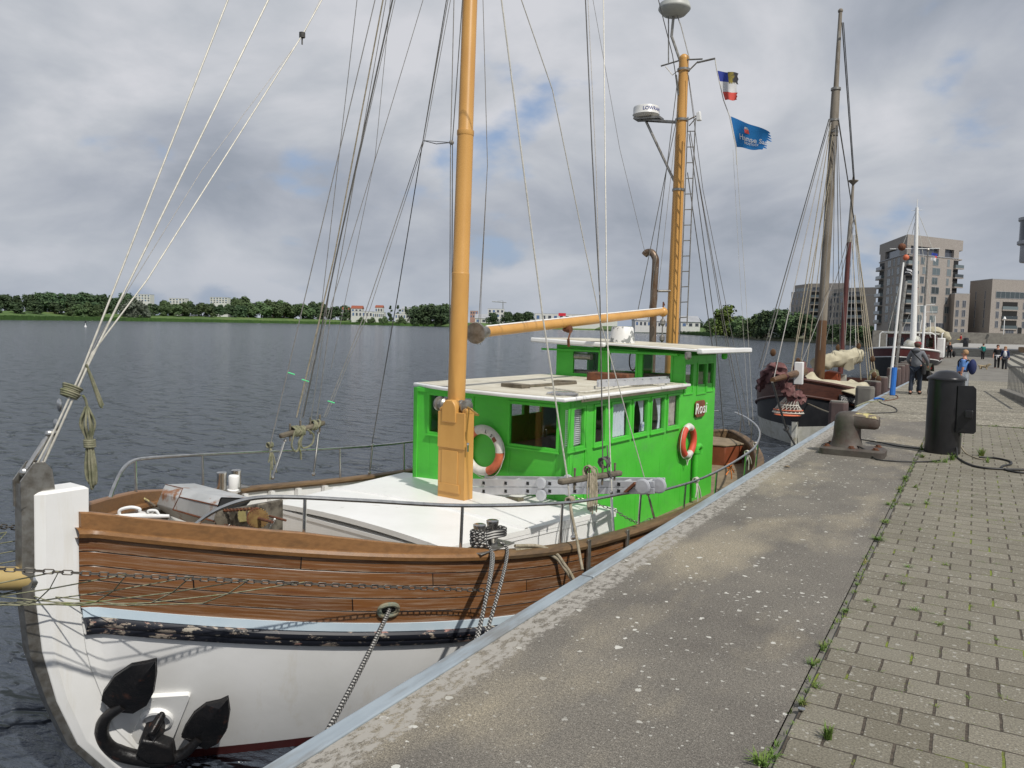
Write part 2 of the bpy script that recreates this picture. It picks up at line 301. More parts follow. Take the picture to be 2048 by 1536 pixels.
edge=mth(nt,'ADD',mth(nt,'MULTIPLY',mth(nt,'ADD',sp.outputs[0],2.22),7),mth(nt,'MULTIPLY',mth(nt,'SUBTRACT',noise(nt,co,14,7,.8),.5),2.6))
em=ramp(nt,edge,[(.0,(1,1,1)),(.25,(0,0,0))]); fl=noise(nt,mapping(nt,co,sc=(1.6,.8,1)),12,9,.75)
col=mix(nt,mth(nt,'MULTIPLY',em,ramp(nt,fl,[(.44,(0,0,0)),(.52,(1,1,1))])),col,(.34,.32,.285))
nt.links.new(col,b.inputs['Base Color']); b.inputs['Roughness'].default_value=.9
bump(nt,b,mth(nt,'ADD',noise(nt,co,70,6,.75),mth(nt,'MULTIPLY',f1,.6)),.5,.006)
# paving blocks: rows 0.205 m along the quay, 0.29 m across
m,nt,b=newmat('paving_blocks'); co=coord(nt)
br=nt.nodes.new('ShaderNodeTexBrick'); br.offset=.5; br.inputs['Scale'].default_value=1; br.inputs['Brick Width'].default_value=.29*.7; br.inputs['Row Height'].default_value=.2055
br.inputs['Mortar Size'].default_value=.0058; br.inputs['Mortar Smooth'].default_value=.35; br.inputs['Bias'].default_value=0
br.inputs['Color1'].default_value=(0,0,0,1); br.inputs['Color2'].default_value=(1,1,1,1); br.inputs['Mortar'].default_value=(.5,.5,.5,1)
wob=nt.nodes.new('ShaderNodeTexNoise'); wob.inputs['Scale'].default_value=9; wob.inputs['Detail'].default_value=5; nt.links.new(co,wob.inputs['Vector'])
va=nt.nodes.new('ShaderNodeVectorMath'); va.operation='MULTIPLY_ADD'; va.inputs[1].default_value=(.01,.012,0); nt.links.new(wob.outputs['Color'],va.inputs[0]); nt.links.new(mapping(nt,co,loc=(.2464,-.1,0),sc=(.7,1,1)),va.inputs[2])
nt.links.new(va.outputs[0],br.inputs['Vector'])
tone=ramp(nt,br.outputs['Color'],[(0,(.155,.140,.105)),(.5,(.178,.163,.125)),(1,(.205,.187,.145))])
f2=noise(nt,co,90,5,.8); col=mix(nt,.6,tone,ramp(nt,f2,[(.36,(.06,.06,.06)),(.5,(.5,.5,.5)),(.64,(1,1,1))]),'OVERLAY')
col=mix(nt,mth(nt,'MULTIPLY',ramp(nt,noise(nt,co,1.3,5,.6),[(.45,(0,0,0)),(.7,(1,1,1))]),.35),col,(.24,.225,.18))
lic=mth(nt,'MAXIMUM',spots(nt,co,16,.05,.24,.25,1.1),spots(nt,co,34,.1,.26,.22,5.3)); col=mix(nt,mth(nt,'MULTIPLY',lic,.6),col,(.42,.41,.37))
mossn=ramp(nt,noise(nt,mapping(nt,co,loc=(3,3,3)),2.6,6,.7),[(.55,(0,0,0)),(.60,(1,1,1))])
jc=mix(nt,mossn,ramp(nt,noise(nt,co,40,3,.6),[(.4,(.045,.036,.026)),(.65,(.10,.08,.06))]),(.16,.20,.02))
mf=mth(nt,'MULTIPLY',br.outputs['Fac'],1.0); col=mix(nt,mf,col,jc)
# wider joints across the rows hold soil
nt.links.new(col,b.inputs['Base Color']); b.inputs['Roughness'].default_value=.9
h=mth(nt,'ADD',mth(nt,'MULTIPLY',mth(nt,'SUBTRACT',1.0,br.outputs['Fac']),1.2),mth(nt,'ADD',mth(nt,'MULTIPLY',noise(nt,co,80,5,.8),.35),mth(nt,'MULTIPLY',br.outputs['Color'],.2))); bump(nt,b,h,.8,.008)
# exposed-pebble paving further on
m,nt,b=newmat('pebble_paving'); co=coord(nt)
vo=nt.nodes.new('ShaderNodeTexVoronoi'); vo.inputs['Scale'].default_value=26; nt.links.new(co,vo.inputs['Vector'])
rn=nt.nodes.new('ShaderNodeSeparateColor'); nt.links.new(vo.outputs['Color'],rn.inputs[0])
col=ramp(nt,rn.outputs[0],[(0,(.17,.15,.115)),(.5,(.30,.275,.215)),(1,(.45,.43,.36))])
col=mix(nt,ramp(nt,vo.outputs['Distance'],[(.35,(0,0,0)),(.6,(.8,.8,.8))]),col,(.13,.115,.085))
col=mix(nt,.5,col,ramp(nt,noise(nt,mapping(nt,co,sc=(.3,1.4,1)),1.2,6,.6),[(.35,(.25,.25,.25)),(.65,(.75,.75,.75))]),'OVERLAY')
nt.links.new(col,b.inputs['Base Color']); b.inputs['Roughness'].default_value=.9; bump(nt,b,vo.outputs['Distance'],-.7,.01)
# brick buildings
m,nt,b=newmat('pale_brick'); co=coord(nt)
col=ramp(nt,noise(nt,mapping(nt,co,sc=(1,1,3)),2.2,8,.8),[(.3,(.19,.172,.156)),(.5,(.31,.28,.255)),(.7,(.43,.395,.36))])
nt.links.new(col,b.inputs['Base Color']); b.inputs['Roughness'].default_value=.9
# lake water
m,nt,b=newmat('lake_water'); co=coord(nt)
b.inputs['Base Color'].default_value=(.055,.066,.085,1); b.inputs['Roughness'].default_value=.12; b.inputs['IOR'].default_value=1.333
w1=noise(nt,mapping(nt,co,rot=(0,0,.5),sc=(1.0,2.0,1)),1.05,3,.55,.5); w2=noise(nt,mapping(nt,co,rot=(0,0,.35),sc=(1,2.2,1)),2.9,5,.6,.3); w3=noise(nt,mapping(nt,co,rot=(0,0,.7),sc=(1,1.7,1)),.11,2,.5)
cr_=ramp(nt,w1,[(.56,(0,0,0)),(.66,(1,1,1))],'EASE')
h=mth(nt,'ADD',mth(nt,'ADD',mth(nt,'MULTIPLY',w1,.8),mth(nt,'MULTIPLY',w2,.5)),mth(nt,'ADD',mth(nt,'MULTIPLY',mth(nt,'MULTIPLY',w3,w1),.9),mth(nt,'MULTIPLY',cr_,.95))); bump(nt,b,h,1.0,.23)
# reeds and meadow
m,nt,b=newmat('meadow'); co=coord(nt)
col=ramp(nt,noise(nt,mapping(nt,co,sc=(.03,.03,.3)),1.2,6,.6),[(.35,(.05,.10,.02)),(.55,(.085,.15,.03)),(.72,(.16,.17,.06))]); nt.links.new(col,b.inputs['Base Color']); b.inputs['Roughness'].default_value=.95
m,nt,b=newmat('reeds'); co=coord(nt)
col=ramp(nt,noise(nt,mapping(nt,co,sc=(.3,.3,.3)),1.2,6,.6),[(.35,(.035,.09,.015)),(.7,(.07,.15,.025))]); nt.links.new(col,b.inputs['Base Color']); b.inputs['Roughness'].default_value=.95
# ---------------------------------------------------------------- mesh builder
class M:
    def __init__(s): s.v=[]; s.f=[]; s.m=[]; s.uv={}; s.mi=0
    def add(s,vs,fs,uvs=None):
        o=len(s.v); s.v+= [V(p) for p in vs]
        for i,f in enumerate(fs):
            if uvs: s.uv[len(s.f)]=uvs[i]
            s.f.append([o+k for k in f]); s.m.append(s.mi)
    def box8(s,p):   # 0-3 bottom ring, 4-7 top ring
        s.add(p,[(3,2,1,0),(4,5,6,7),(0,1,5,4),(1,2,6,5),(2,3,7,6),(3,0,4,7)])
    def bb(s,s0,s1,l0,l1,z0,z1): s.box8([B(s0,l0,z0),B(s0,l1,z0),B(s1,l1,z0),B(s1,l0,z0),B(s0,l0,z1),B(s0,l1,z1),B(s1,l1,z1),B(s1,l0,z1)])
    def wb(s,x0,x1,y0,y1,z0,z1): s.box8([V(p) for p in ((x0,y0,z0),(x1,y0,z0),(x1,y1,z0),(x0,y1,z0),(x0,y0,z1),(x1,y0,z1),(x1,y1,z1),(x0,y1,z1))])
    def prism(s,poly,d):  # poly list of Vectors (planar), d extrusion vector
        n=len(poly); d=V(d); s.add(list(poly)+[p+d for p in poly],[tuple(range(n-1,-1,-1)),tuple(range(n,2*n))]+[(i,(i+1)%n,n+(i+1)%n,n+i) for i in range(n)])
    def bar(s,a,b,w,h=None,up=(0,0,1)):
        a,b=V(a),V(b); h=h or w; d=(b-a).normalized(); x=d.cross(V(up))
        if x.length<1e-4: x=d.cross(V((0,1,0)))
        x.normalize(); y=x.cross(d)
        q=[(-w/2,-h/2),(w/2,-h/2),(w/2,h/2),(-w/2,h/2)]
        s.box8([a+x*i+y*j for i,j in q]+[b+x*i+y*j for i,j in q])
    def tube(s,pts,r,n=8,cap=True,closed=False,strands=0):
        pts=[V(p) for p in pts]; m=len(pts); rr=r if isinstance(r,(list,tuple)) else [r]*m
        T=[]
        for i in range(m):
            if closed: t=pts[(i+1)%m]-pts[i-1]
            else: t=pts[min(i+1,m-1)]-pts[max(i-1,0)]
            T.append(t.normalized() if t.length>1e-9 else V((0,0,1)))
        x=T[0].cross(V((0,0,1)));
        if x.length<.05: x=T[0].cross(V((0,1,0)))
        x.normalize(); vs=[]; acc=0; uvx=[0]
        for i in range(m):
            x=x-T[i]*x.dot(T[i]); x.normalize(); y=T[i].cross(x)
            if i: acc+=(pts[i]-pts[i-1]).length; uvx.append(acc)
            for k in range(n):
                a=2*math.pi*k/n; vs.append(pts[i]+(x*math.cos(a)+y*math.sin(a))*rr[i])
        fs=[];uv=[]
        for i in range(m if closed else m-1):
            j=(i+1)%m
            for k in range(n):
                k2=(k+1)%n; fs.append((i*n+k,i*n+k2,j*n+k2,j*n+k)); uj=uvx[j] if j else acc+.02
                uv.append(((uvx[i],k*2/n),(uvx[i],(k+1)*2/n),(uj,(k+1)*2/n),(uj,k*2/n)))
        if cap and not closed:
            fs.append(tuple(range(n-1,-1,-1))); fs.append(tuple(range((m-1)*n,m*n))); uv+=[[(0,0)]*n]*2
        s.add(vs,fs,uv)
    def lathe(s,c,prof,n=20,axis=(0,0,1),cap=True):
        c=V(c); ax=V(axis).normalized(); x=ax.cross(V((1,0,0)));
        if x.length<.1: x=ax.cross(V((0,1,0)))
        x.normalize(); y=ax.cross(x); vs=[]
        for r,h in prof:
            for k in range(n):
                a=2*math.pi*k/n; vs.append(c+ax*h+(x*math.cos(a)+y*math.sin(a))*max(r,1e-4))
        fs=[(i*n+k,i*n+(k+1)%n,(i+1)*n+(k+1)%n,(i+1)*n+k) for i in range(len(prof)-1) for k in range(n)]
        if cap: fs+= [tuple(range(n-1,-1,-1)),tuple(range((len(prof)-1)*n,len(prof)*n))]
        s.add(vs,fs)
    def grid(s,rows,uv=None,flip=False):
        n=len(rows[0]); vs=[p for r in rows for p in r]; fs=[];us=[]
        for i in range(len(rows)-1):
            for k in range(n-1):
                q=(i*n+k,i*n+k+1,(i+1)*n+k+1,(i+1)*n+k)
                if flip: q=q[::-1]
                fs.append(q)
                if uv: us.append([uv[j//n][j%n] for j in q])
        s.add(vs,fs,us if uv else None)
    def ball(s,c,r,n=10,sc=(1,1,1)):
        c=V(c); vs=[];m=n//2+1
        for i in range(m+1):
            th=math.pi*i/m
            for k in range(n):
                a=2*math.pi*k/n; vs.append(c+V((math.sin(th)*math.cos(a)*r*sc[0],math.sin(th)*math.sin(a)*r*sc[1],math.cos(th)*r*sc[2])))
        s.add(vs,[(i*n+k,(i+1)*n+k,(i+1)*n+(k+1)%n,i*n+(k+1)%n) for i in range(m) for k in range(n)])
    def wallh(s,mk,u0,u1,v0,v1,holes):
        """fill a rectangle except for holes; mk(ua,ub,va,vb) adds a slab"""
        us=sorted(set([u0,u1]+[h[0] for h in holes]+[h[1] for h in holes]))
        for a,b in zip(us[:-1],us[1:]):
            hs=sorted([h for h in holes if h[0]<=a+1e-6 and h[1]>=b-1e-6],key=lambda h:h[2]); v=v0
            for h in hs:
                if h[2]>v+1e-5: mk(a,b,v,h[2])
                v=h[3]
            if v1>v+1e-5: mk(a,b,v,v1)
    def build(s,name,mats,parent=None,smooth=.6,bevel=0,origin=None,double=True):
        if isinstance(mats,str): mats=[mats]
        if parent is not None:
            root=parent
            while root.parent: root=root.parent
            org=V(root.location)
        else:
            if origin is None:
                xs=[p.x for p in s.v];ys=[p.y for p in s.v];zs=[p.z for p in s.v]; origin=((min(xs)+max(xs))/2,(min(ys)+max(ys))/2,min(zs))
            org=V(origin)
        me=bpy.data.meshes.new(name); me.from_pydata([p-org for p in s.v],[],s.f)
        for mt in mats: me.materials.append(MATS[mt])
        me.polygons.foreach_set('material_index',[min(i,len(mats)-1) for i in s.m])
        if s.uv:
            ul=me.uv_layers.new(name='UVMap')
            for fi,p in enumerate(me.polygons):
                u=s.uv.get(fi)
                if u:
                    for k,li in enumerate(p.loop_indices): ul.data[li].uv=u[k]
        me.polygons.foreach_set('use_smooth',[smooth>0]*len(me.polygons))
        if smooth>0:
            try: me.set_sharp_from_angle(angle=smooth)
            except Exception: pass
        me.update()
        o=bpy.data.objects.new(name,me); C.objects.link(o)
        if parent is not None: o.parent=parent
        else: o.location=org
        if bevel:
            bm=o.modifiers.new('bevel','BEVEL'); bm.width=bevel; bm.segments=2; bm.limit_method='ANGLE'; bm.angle_limit=.6
        return o
def tag(o,label=None,cat=None,group=None,kind=None):
    if label: o['label']=label
    if cat: o['category']=cat
    if group: o['group']=group
    if kind: o['kind']=kind
    return o
def thing(name,label,cat,loc,group=None):
    o=bpy.data.objects.new(name,None); C.objects.link(o); o.location=V(loc); o.empty_display_size=.2
    return tag(o,label,cat,group)
def copy_tree(o,parent=None):
    c=o.copy(); C.objects.link(c); c.parent=parent
    for ch in o.children: copy_tree(ch,c)
    return c
def cat_curve(pts,n=6):
    pts=[V(p) for p in pts]; P=[pts[0]*2-pts[1]]+pts+[pts[-1]*2-pts[-2]]; out=[]
    for i in range(1,len(P)-2):
        for k in range(n):
            t=k/n; a,b,c,d=P[i-1:i+3]
            out.append(.5*((2*b)+(c-a)*t+(2*a-5*b+4*c-d)*t*t+(3*b-a-3*c+d)*t**3))
    out.append(pts[-1]); return out
def chain(m,a,b,sag=0,pitch=.05,r=.006,w=.017):
    a,b=V(a),V(b); n=max(2,int((b-a).length/pitch)); d=(b-a).normalized(); sd_=d.cross(V((0,0,1)))
    if sd_.length<.05: sd_=d.cross(V((1,0,0)))
    sd_.normalize(); up=sd_.cross(d)
    for i in range(n):
        t=(i+.5)/n; c=a.lerp(b,t)-V((0,0,sag*4*t*(1-t))); q=sd_ if i%2 else up; Lh=pitch*.5+r
        ring=[]
        for k in range(10):
            an=2*math.pi*k/10; cx=math.cos(an); sx=math.sin(an)
            ring.append(c+d*(cx*w*.6+(Lh-w*.6)*(1 if cx>0 else -1)*min(1,abs(cx)*3))+q*(sx*w))
        m.tube(ring,r,5,closed=True)
def text_mesh(txt,size,o,xd,yd,depth=.004,shear=0,extr=None,align='CENTER',off=.008,sp=1.0):
    """returns verts, faces of text laid in the plane xd,yd at o"""
    cu_=bpy.data.curves.new('lettering','FONT'); cu_.body=txt; cu_.size=size; cu_.align_x=align; cu_.align_y='CENTER'; cu_.extrude=depth; cu_.shear=shear; cu_.resolution_u=3; cu_.offset=size*off; cu_.space_character=sp
    ob=bpy.data.objects.new('lettering',cu_); me=bpy.data.meshes.new_from_object(ob)
    xd=V(xd).normalized(); yd=V(yd).normalized(); zd=xd.cross(yd)
    vs=[V(o)+xd*v.co.x+yd*v.co.y+zd*v.co.z for v in me.vertices]; fs=[tuple(p.vertices) for p in me.polygons]
    bpy.data.meshes.remove(me); bpy.data.objects.remove(ob); bpy.data.curves.remove(cu_)
    return vs,fs
# ================================================================ SETTING
WZ=-1.7
m=M(); m.add([(-9000,-3000,WZ),(9000,-3000,WZ),(9000,12000,WZ),(-9000,12000,WZ)],[(0,1,2,3)]); tag(m.build('water','lake_water',origin=(0,0,WZ)),kind='structure')
m=M(); m.add([(-9000,-3000,-6),(9000,-3000,-6),(9000,12000,-6),(-9000,12000,-6)],[(0,1,2,3)]); tag(m.build('lake_bed','concrete_wall',origin=(0,0,-6)),kind='structure')
QX=-2.4
def strip(name,mt,x0,x1,ys,dz=0,th=0.3,nx=2):
    m=M(); xs=[x0+(x1-x0)*i/nx for i in range(nx+1)]
    m.grid([[V((x,y,g(y)+dz)) for x in xs] for y in ys])
    ring=[(x0,x1)]
    for y0,y1 in zip(ys[:-1],ys[1:]):
        m.add([(x0,y0,g(y0)+dz),(x0,y1,g(y1)+dz),(x0,y1,g(y1)+dz-th),(x0,y0,g(y0)+dz-th)],[(0,1,2,3)])
    return tag(m.build(name,mt,origin=(0,0,0),smooth=0),kind='structure')
strip('concrete_apron','slab_concrete',-2.395,-.70,[-3,2,6,10,15,19.7])
strip('paved_path','paving_blocks',-.655,9,[-3,2,6,10,15,19.6])
m=M(); m.wb(-.70,-.655,-3,19.7,-.3,-.018); tag(m.build('joint','concrete_wall',origin=(0,0,0)),kind='structure')
strip('pebble_path','pebble_paving',-2.395,9,[19.705,24,30,36,42,48,54,60,80,99.6])
# quay wall below, steel edge
m=M(); m.wb(-2.47,9,-4,99,-5,-.32); tag(m.build('quay_wall','concrete_wall',origin=(0,0,0)),kind='structure')
m=M()
ys=[-3,5.42,5.45,11.3,11.33,17.2,17.23,24,30,40,54,70,99]
for i,(a,b) in enumerate(zip(ys[:-1],ys[1:])):
    if b-a<.1: continue
    o=[.0,.006,-.004,.003][i%4]
    m.box8([V((-2.50+o,a,g(a)-.32)),V((-2.397,a,g(a)-.32)),V((-2.397,b,g(b)-.32)),V((-2.50+o,b,g(b)-.32)),V((-2.50+o,a,g(a)+.012)),V((-2.397,a,g(a)+.012)),V((-2.397,b,g(b)+.012)),V((-2.50+o,b,g(b)+.012))])
tag(m.build('quay_edge','edge_steel',bevel=.008,origin=(0,0,0)),kind='structure')
# steps at the far end and beside the quay, plaza and terrace behind
m=M(); PZ=.42
for k in range(5):
    m.wb(-3.2,26,100+k*.9,190,g(99)-1+.0, g(99)+(k+1)*.172)
tag(m.build('steps','step_stone',origin=(0,100,0)),kind='structure')
mat('plaza_paving',(.36,.35,.33),(.28,.27,.25),.6,.85)
m=M(); m.wb(-3.1,60,104.2,260,-.6,PZ+.006); tag(m.build('plaza','plaza_paving',origin=(0,110,0)),kind='structure')
m=M()
for k in range(5):
    m.box8([V((2.35+k*.62,37,g(37)-.5)),V((14,37,g(37)-.5)),V((14,100,-.9)),V((2.35+k*.62,100,-.9)),V((2.35+k*.62,37,g(37)+.17*(k+1)+.05)),V((14,37,g(37)+.17*(k+1)+.05)),V((14,99.99,-.44+.172*(k+1))),V((2.35+k*.62,99.99,-.44+.172*(k+1)))])
tag(m.build('side_steps','step_stone',origin=(4,40,0)),kind='structure')
# terrace with its retaining wall (depth about 155 m)
a=wp(1700,687,z=PZ);
wl=wp(1745,687,d=158); wr=wp(2300,690,d=150); wl.z=wr.z=0
dv=(wr-wl).normalized(); nv=V((-dv.y,dv.x,0))
m=M(); m.box8([V((p.x,p.y,-3)) for p in (wl,wr,wr+nv*.6,wl+nv*.6)]+[V((p.x,p.y,2.55)) for p in (wl,wr,wr+nv*.6,wl+nv*.6)])
tag(m.build('terrace_wall','concrete_wall'),'long grey concrete retaining wall behind the plaza','wall')
m=M(); q=[wl+nv*.61,wr+nv*.61,wr*2.3,wl*2.3]; m.box8([V((p.x,p.y,-3)) for p in q]+[V((p.x,p.y,2.45)) for p in q]); tag(m.build('terrace','pebble_paving'),kind='structure')
# far banks: polyline of shore given by pixel on the water, then a flat meadow behind
shore=[(-500,627),(0,640),(250,642),(450,645),(700,649),(800,651.5),(870,653),(960,657),(1080,657),(1190,659),(1260,664),(1345,668),(1430,671)]
def clampd(p,mx=900):
    q=p-CAM; q.z=0
    if q.length>mx: q=q*(mx/q.length); return V((q.x,q.y,WZ))
    return V((p.x,p.y,WZ))
sp_=[clampd(wp(x,y,z=WZ)) for x,y in shore]
def land(name,mt,pts,depthw,z,slope=3,rise=3.6):
    m=M(); rows=[]
    for p in pts:
        q=V((p.x,p.y,0)).normalized(); rows.append([p+V((0,0,-1)),p+q*.5+V((0,0,z*.4)),p+q*slope+V((0,0,z)),p+q*60+V((0,0,z+rise)),p+q*depthw+V((0,0,z+rise)),p+q*(depthw+4)+V((0,0,-2))])
    m.grid(rows); return tag(m.build(name,mt,smooth=0,origin=(0,0,0)),kind='structure')
land('far_bank','meadow',sp_,1500,1.3)
# right bank behind the boats
sh2=[clampd(wp(x,y,z=WZ)) for x,y in ((1425,668),(1470,676),(1530,681),(1600,684),(1660,688),(1740,693),(1800,697))]
mat('bank_stone',(.13,.125,.085),(.08,.095,.04),.8,.95)
land('near_bank','bank_stone',sh2,420,1.1,1.5,.8)
# reed belts (uncountable): blades standing on the shore
def reeds(name,pts,n,h,wd,back):
    m=M(); 
    segs=list(zip(pts[:-1],pts[1:])); ln=[(b-a).length for a,b in segs]; tot=sum(ln)
    for i in range(n):
        r=random.random()*tot
        for (a,b),l in zip(segs,ln):
            if r<l: break
            r-=l
        p=a.lerp(b,r/l); q=V((p.x,p.y,0)).normalized(); t=(b-a).normalized()
        p=p+q*(random.random()**1.5*back)-q*1.0; w=wd*random.uniform(.6,1.4); hh=h*random.uniform(.5,1.15)
        p.z=WZ-.2; ln_=random.uniform(-.3,.3)*hh
        m.add([p-t*w/2,p+t*w/2,p+t*(w/2*.6+ln_)+V((0,0,hh)),p-t*(w/2*.6-ln_)+V((0,0,hh*.9))],[(0,1,2,3)])
    return tag(m.build(name,'reeds',smooth=0,origin=(0,0,0)),kind='stuff')
reeds('reed_belt',sp_[0:7],9000,2.6,1.8,14)
reeds('reed_belt',[clampd(wp(x,y,z=WZ)) for x,y in ((1265,663),(1350,668),(1425,673))],3500,2.4,1.0,60)
# ================================================================ TREES
def tree_proto(name,leaf,h,w,trunk,nl,nf,seed,low=.12,ls=.5,flat=1.0):
    rd=random.Random(seed); t=thing(name,'x','tree',(0,0,0))
    m=M(); m.tube([(0,0,0),(rd.uniform(-.1,.1),0,h*.3),(rd.uniform(-.2,.2),.1,h*.7)],[trunk,trunk*.7,trunk*.2],7)
    lobes=[]
    for i in range(nl):
        z=rd.uniform(low,.93); rr=math.sin(math.pi*min(1,(z*.86+.16)))**.6*.5*w
        a=rd.uniform(0,6.283); d=rr*rd.uniform(.25,.85)
        c=V((math.cos(a)*d,math.sin(a)*d,z*h)); r=w*rd.uniform(.13,.24)*(1.15-.45*z); lobes.append((c,r))
        if i%2==0: m.tube([(0,0,h*max(.08,z*.5)),c*.6+V((0,0,c.z*.25)),c],[trunk*.35,trunk*.2,trunk*.07],5)
    m.build('trunk','trunk_bark',t)
    m=M()
    for i in range(nf):
        c,r=lobes[rd.randrange(nl)]
        d=V((rd.gauss(0,1),rd.gauss(0,1),rd.gauss(0,1)*.8)).normalized(); k=rd.random()**.35
        p=c+d*r*k*1.12; 
        if p.z<.02*h: continue
        n_=(d+V((rd.gauss(0,.5),rd.gauss(0,.5),rd.gauss(0,.5)+.3))).normalized(); x=n_.cross(V((0,0,1))); 
        if x.length<.05: x=V((1,0,0))
        x.normalize(); y=n_.cross(x); s_=ls*rd.uniform(.6,1.4)
        m.add([p-x*s_-y*s_*.5,p+x*s_*.7-y*s_,p+x*s_+y*s_*.6,p-x*s_*.5+y*s_],[(0,1,2,3)])
    m.build('crown',leaf,t,smooth=0)
    return t
protos={'d1':tree_proto('broadleaf_tree','leaf_dark',12,12,.35,26,2600,1,ls=.42),
 'd2':tree_proto('broadleaf_tree','leaf_dark',12,9,.3,20,2000,2,ls=.4),
 'm1':tree_proto('broadleaf_tree','leaf_mid',12,12,.35,26,2600,3,ls=.42),
 'm2':tree_proto('broadleaf_tree','leaf_mid',12,10,.3,20,2200,4,low=.05,ls=.42),
 'l1':tree_proto('willow_tree','leaf_light',12,13,.4,30,3000,5,low=.05,ls=.4),
 's1':tree_proto('willow_tree','leaf_silver',12,13,.3,24,2200,6,low=.02,ls=.4),
 'p1':tree_proto('poplar_tree','leaf_dark',12,4,.25,16,1200,8,low=.08,ls=.35),
 'b1':tree_proto('shrub','leaf_mid',6,12,.15,16,1600,9,low=.03,ls=.35)}
for k in protos: protos[k]['used']=0
kind_far=True
shn=[(1425,668),(1470,676),(1530,681),(1600,684),(1660,688),(1740,693),(1800,697)]
def tree(kind,px,ybase,ytop,label,group,d=None,wide=1.0,zb=None,z=.2):
    pr=protos[kind]; o=copy_tree(pr) if pr['used'] else pr; pr['used']=1
    if d is None:
        tab=shore if px<1425 and kind_far else shn
        ys=tab[0][1]
        for (xa,ya),(xb,yb_) in zip(tab[:-1],tab[1:]):
            if xa<=px<=xb: ys=ya+(yb_-ya)*(px-xa)/(xb-xa)
        if px>tab[-1][0]: ys=tab[-1][1]
        p=clampd(wp(px,ys,z=WZ)); q=V((p.x,p.y,0)).normalized(); bk_=max(6,(ys-ybase)*5); p=p+q*bk_; z=-1.2+min(1,bk_/60)*(3.4 if px<1425 else .8)
    else: p=wp(px,ybase,d=d)
    dist=(p-CAM).dot(cf)
    top=wp(px,ytop+(ybase-ytop)*.13,d=dist)
    H=top.z-z; base=6 if kind=='b1' else 12
    o.location=(p.x,p.y,z); sc=H/base; o.scale=(sc*wide,sc*wide,sc); o.rotation_euler=(0,0,random.uniform(0,6.28))
    tag(o,label,None,group); o['category']='shrub' if kind=='b1' else 'tree'
    return o
def inset(poly,k): c=sum(poly,V((0,0,0)))/len(poly); return [c+(p-c)*k for p in poly]
# ================================================================ GREEN BOAT
def capz(s): return .357-.196*s+.014*s*s if s<7 else -.329+.0022*(s-7)**2
def hb(s):
    if s<=0: return .0
    if s<4.2: return 2.184*(1-(1-s/4.2)**2.31)
    if s<8: return 2.184
    t=min(1,(s-8)/5.8); return 2.184*max(0,(1-t**1.7))**.8
def stem(z):
    P=[(.8,-.25),(-.06,-.26),(-.5,-.22),(-.9,-.13),(-1.28,.01),(-1.61,.25),(-2.3,.9)]
    if z>=.8: return -.25
    for (a,sa),(b,sb) in zip(P[:-1],P[1:]):
        if z>=b: return sb+(sa-sb)*(z-b)/(a-b)
    return .9
LB=13.75
def hullp(u,z,side,extra=0):
    """u 0..1 from stem to stern at height z"""
    s0=max(.0,stem(z)+.27) if z<.0 else .02
    s=s0+(LB-s0)*u; dz=max(0,min(1,(capz(s)-.6-z)/1.3)) if s>=0 else 0
    fin=1-.18*dz*math.exp(-s/2.6)
    e=(s-s0+.02)*fin; hh=max(hb(e if s<9 else s),.135)*(1-.10*dz)
    if u>=1: hh=0.001
    return s,(hh+extra)*side
def hrow(zoff,side,us,extra=0,absz=None):
    out=[]
    for u in us:
        z=absz if absz is not None else capz(.02+(LB-.02)*u)+zoff
        s,l=hullp(u,z,side,extra); 
        if absz is None: z=capz(s)+zoff
        out.append(B(s,l,z))
    return out
US=[ (i/60)**1.6 for i in range(61)]
boat=thing('fishing_boat','green and white wooden fishing boat with brown planked bulwark moored along the quay','boat',B(7,0,WZ))
# white hull with stripe and boot top
for side in (1,-1):
    pass
offs=[-.64,-.72,-.90,-1.05]
m=M()
for side in (1,-1):
    rows=[hrow(o,side,US) for o in offs]+[hrow(0,side,US,absz=z) for z in (-1.25,-1.60)]
    m.mi=0; m.grid(rows,flip=side>0)
    m.mi=1; m.grid([hrow(0,side,US,absz=z) for z in (-1.60,-1.72,-1.9,-2.3)],flip=side>0)
m.build('hull',['hull_white','boot_red'],boat,smooth=1.0)
m=M()
for side in (1,-1):
    zo=[-.06,-.18,-.30,-.42,-.54,-.60]; rows=[hrow(o,side,US) for o in zo]
    uv=[[((LB*u),5.0-(abs(o)-.06)/.108) for u in US] for o in zo]
    m.grid(rows,uv,flip=side>0)
m.build('bulwark','hull_planks',boat,smooth=1.0)
m=M()
for side in (1,-1): m.grid([hrow(o,side,US,e) for o,e in ((-.585,.0),(-.585,.022),(-.655,.022),(-.67,.0))],flip=side>0)
m.build('painted_stripe','blue_stripe',boat)
m=M()
for side in (1,-1):
    pr=[(-.655,.0),(-.66,.04),(-.68,.062),(-.705,.068),(-.725,.06),(-.732,.048),(-.742,.052),(-.76,.05),(-.785,.035),(-.79,0)]
    us=US[0:]; m.grid([hrow(o,side,us,e) for o,e in pr],[[(LB*u,i*.12+side) for u in us] for i,_ in enumerate(pr)],flip=side>0)
m.build('rubbing_strake','rub_black',boat)
# inner lining and deck
m=M()
for side in (1,-1): m.grid([hrow(o,side,[u for u in US[4:] if u<.66],-.07) for o in (-.05,-.5)],flip=side<0)
m.build('bulwark_lining','white_paint',boat)
m=M()
for side in (1,-1): m.grid([hrow(o,side,[u for u in US if u>.6],-.075) for o in (-.05,-.5)],flip=side<0)
m.build('bulwark_lining','cap_wood',boat)
DK=-.46
m=M(); rows=[]
for u in US[4:-1]:
    s,l=hullp(u,capz(LB*u)+DK,1,-.06); rows.append([B(s,l*k,capz(s)+DK) for k in (-1,-.5,0,.5,1)])
m.grid(rows,flip=True); m.build('deck','deck_wood',boat)
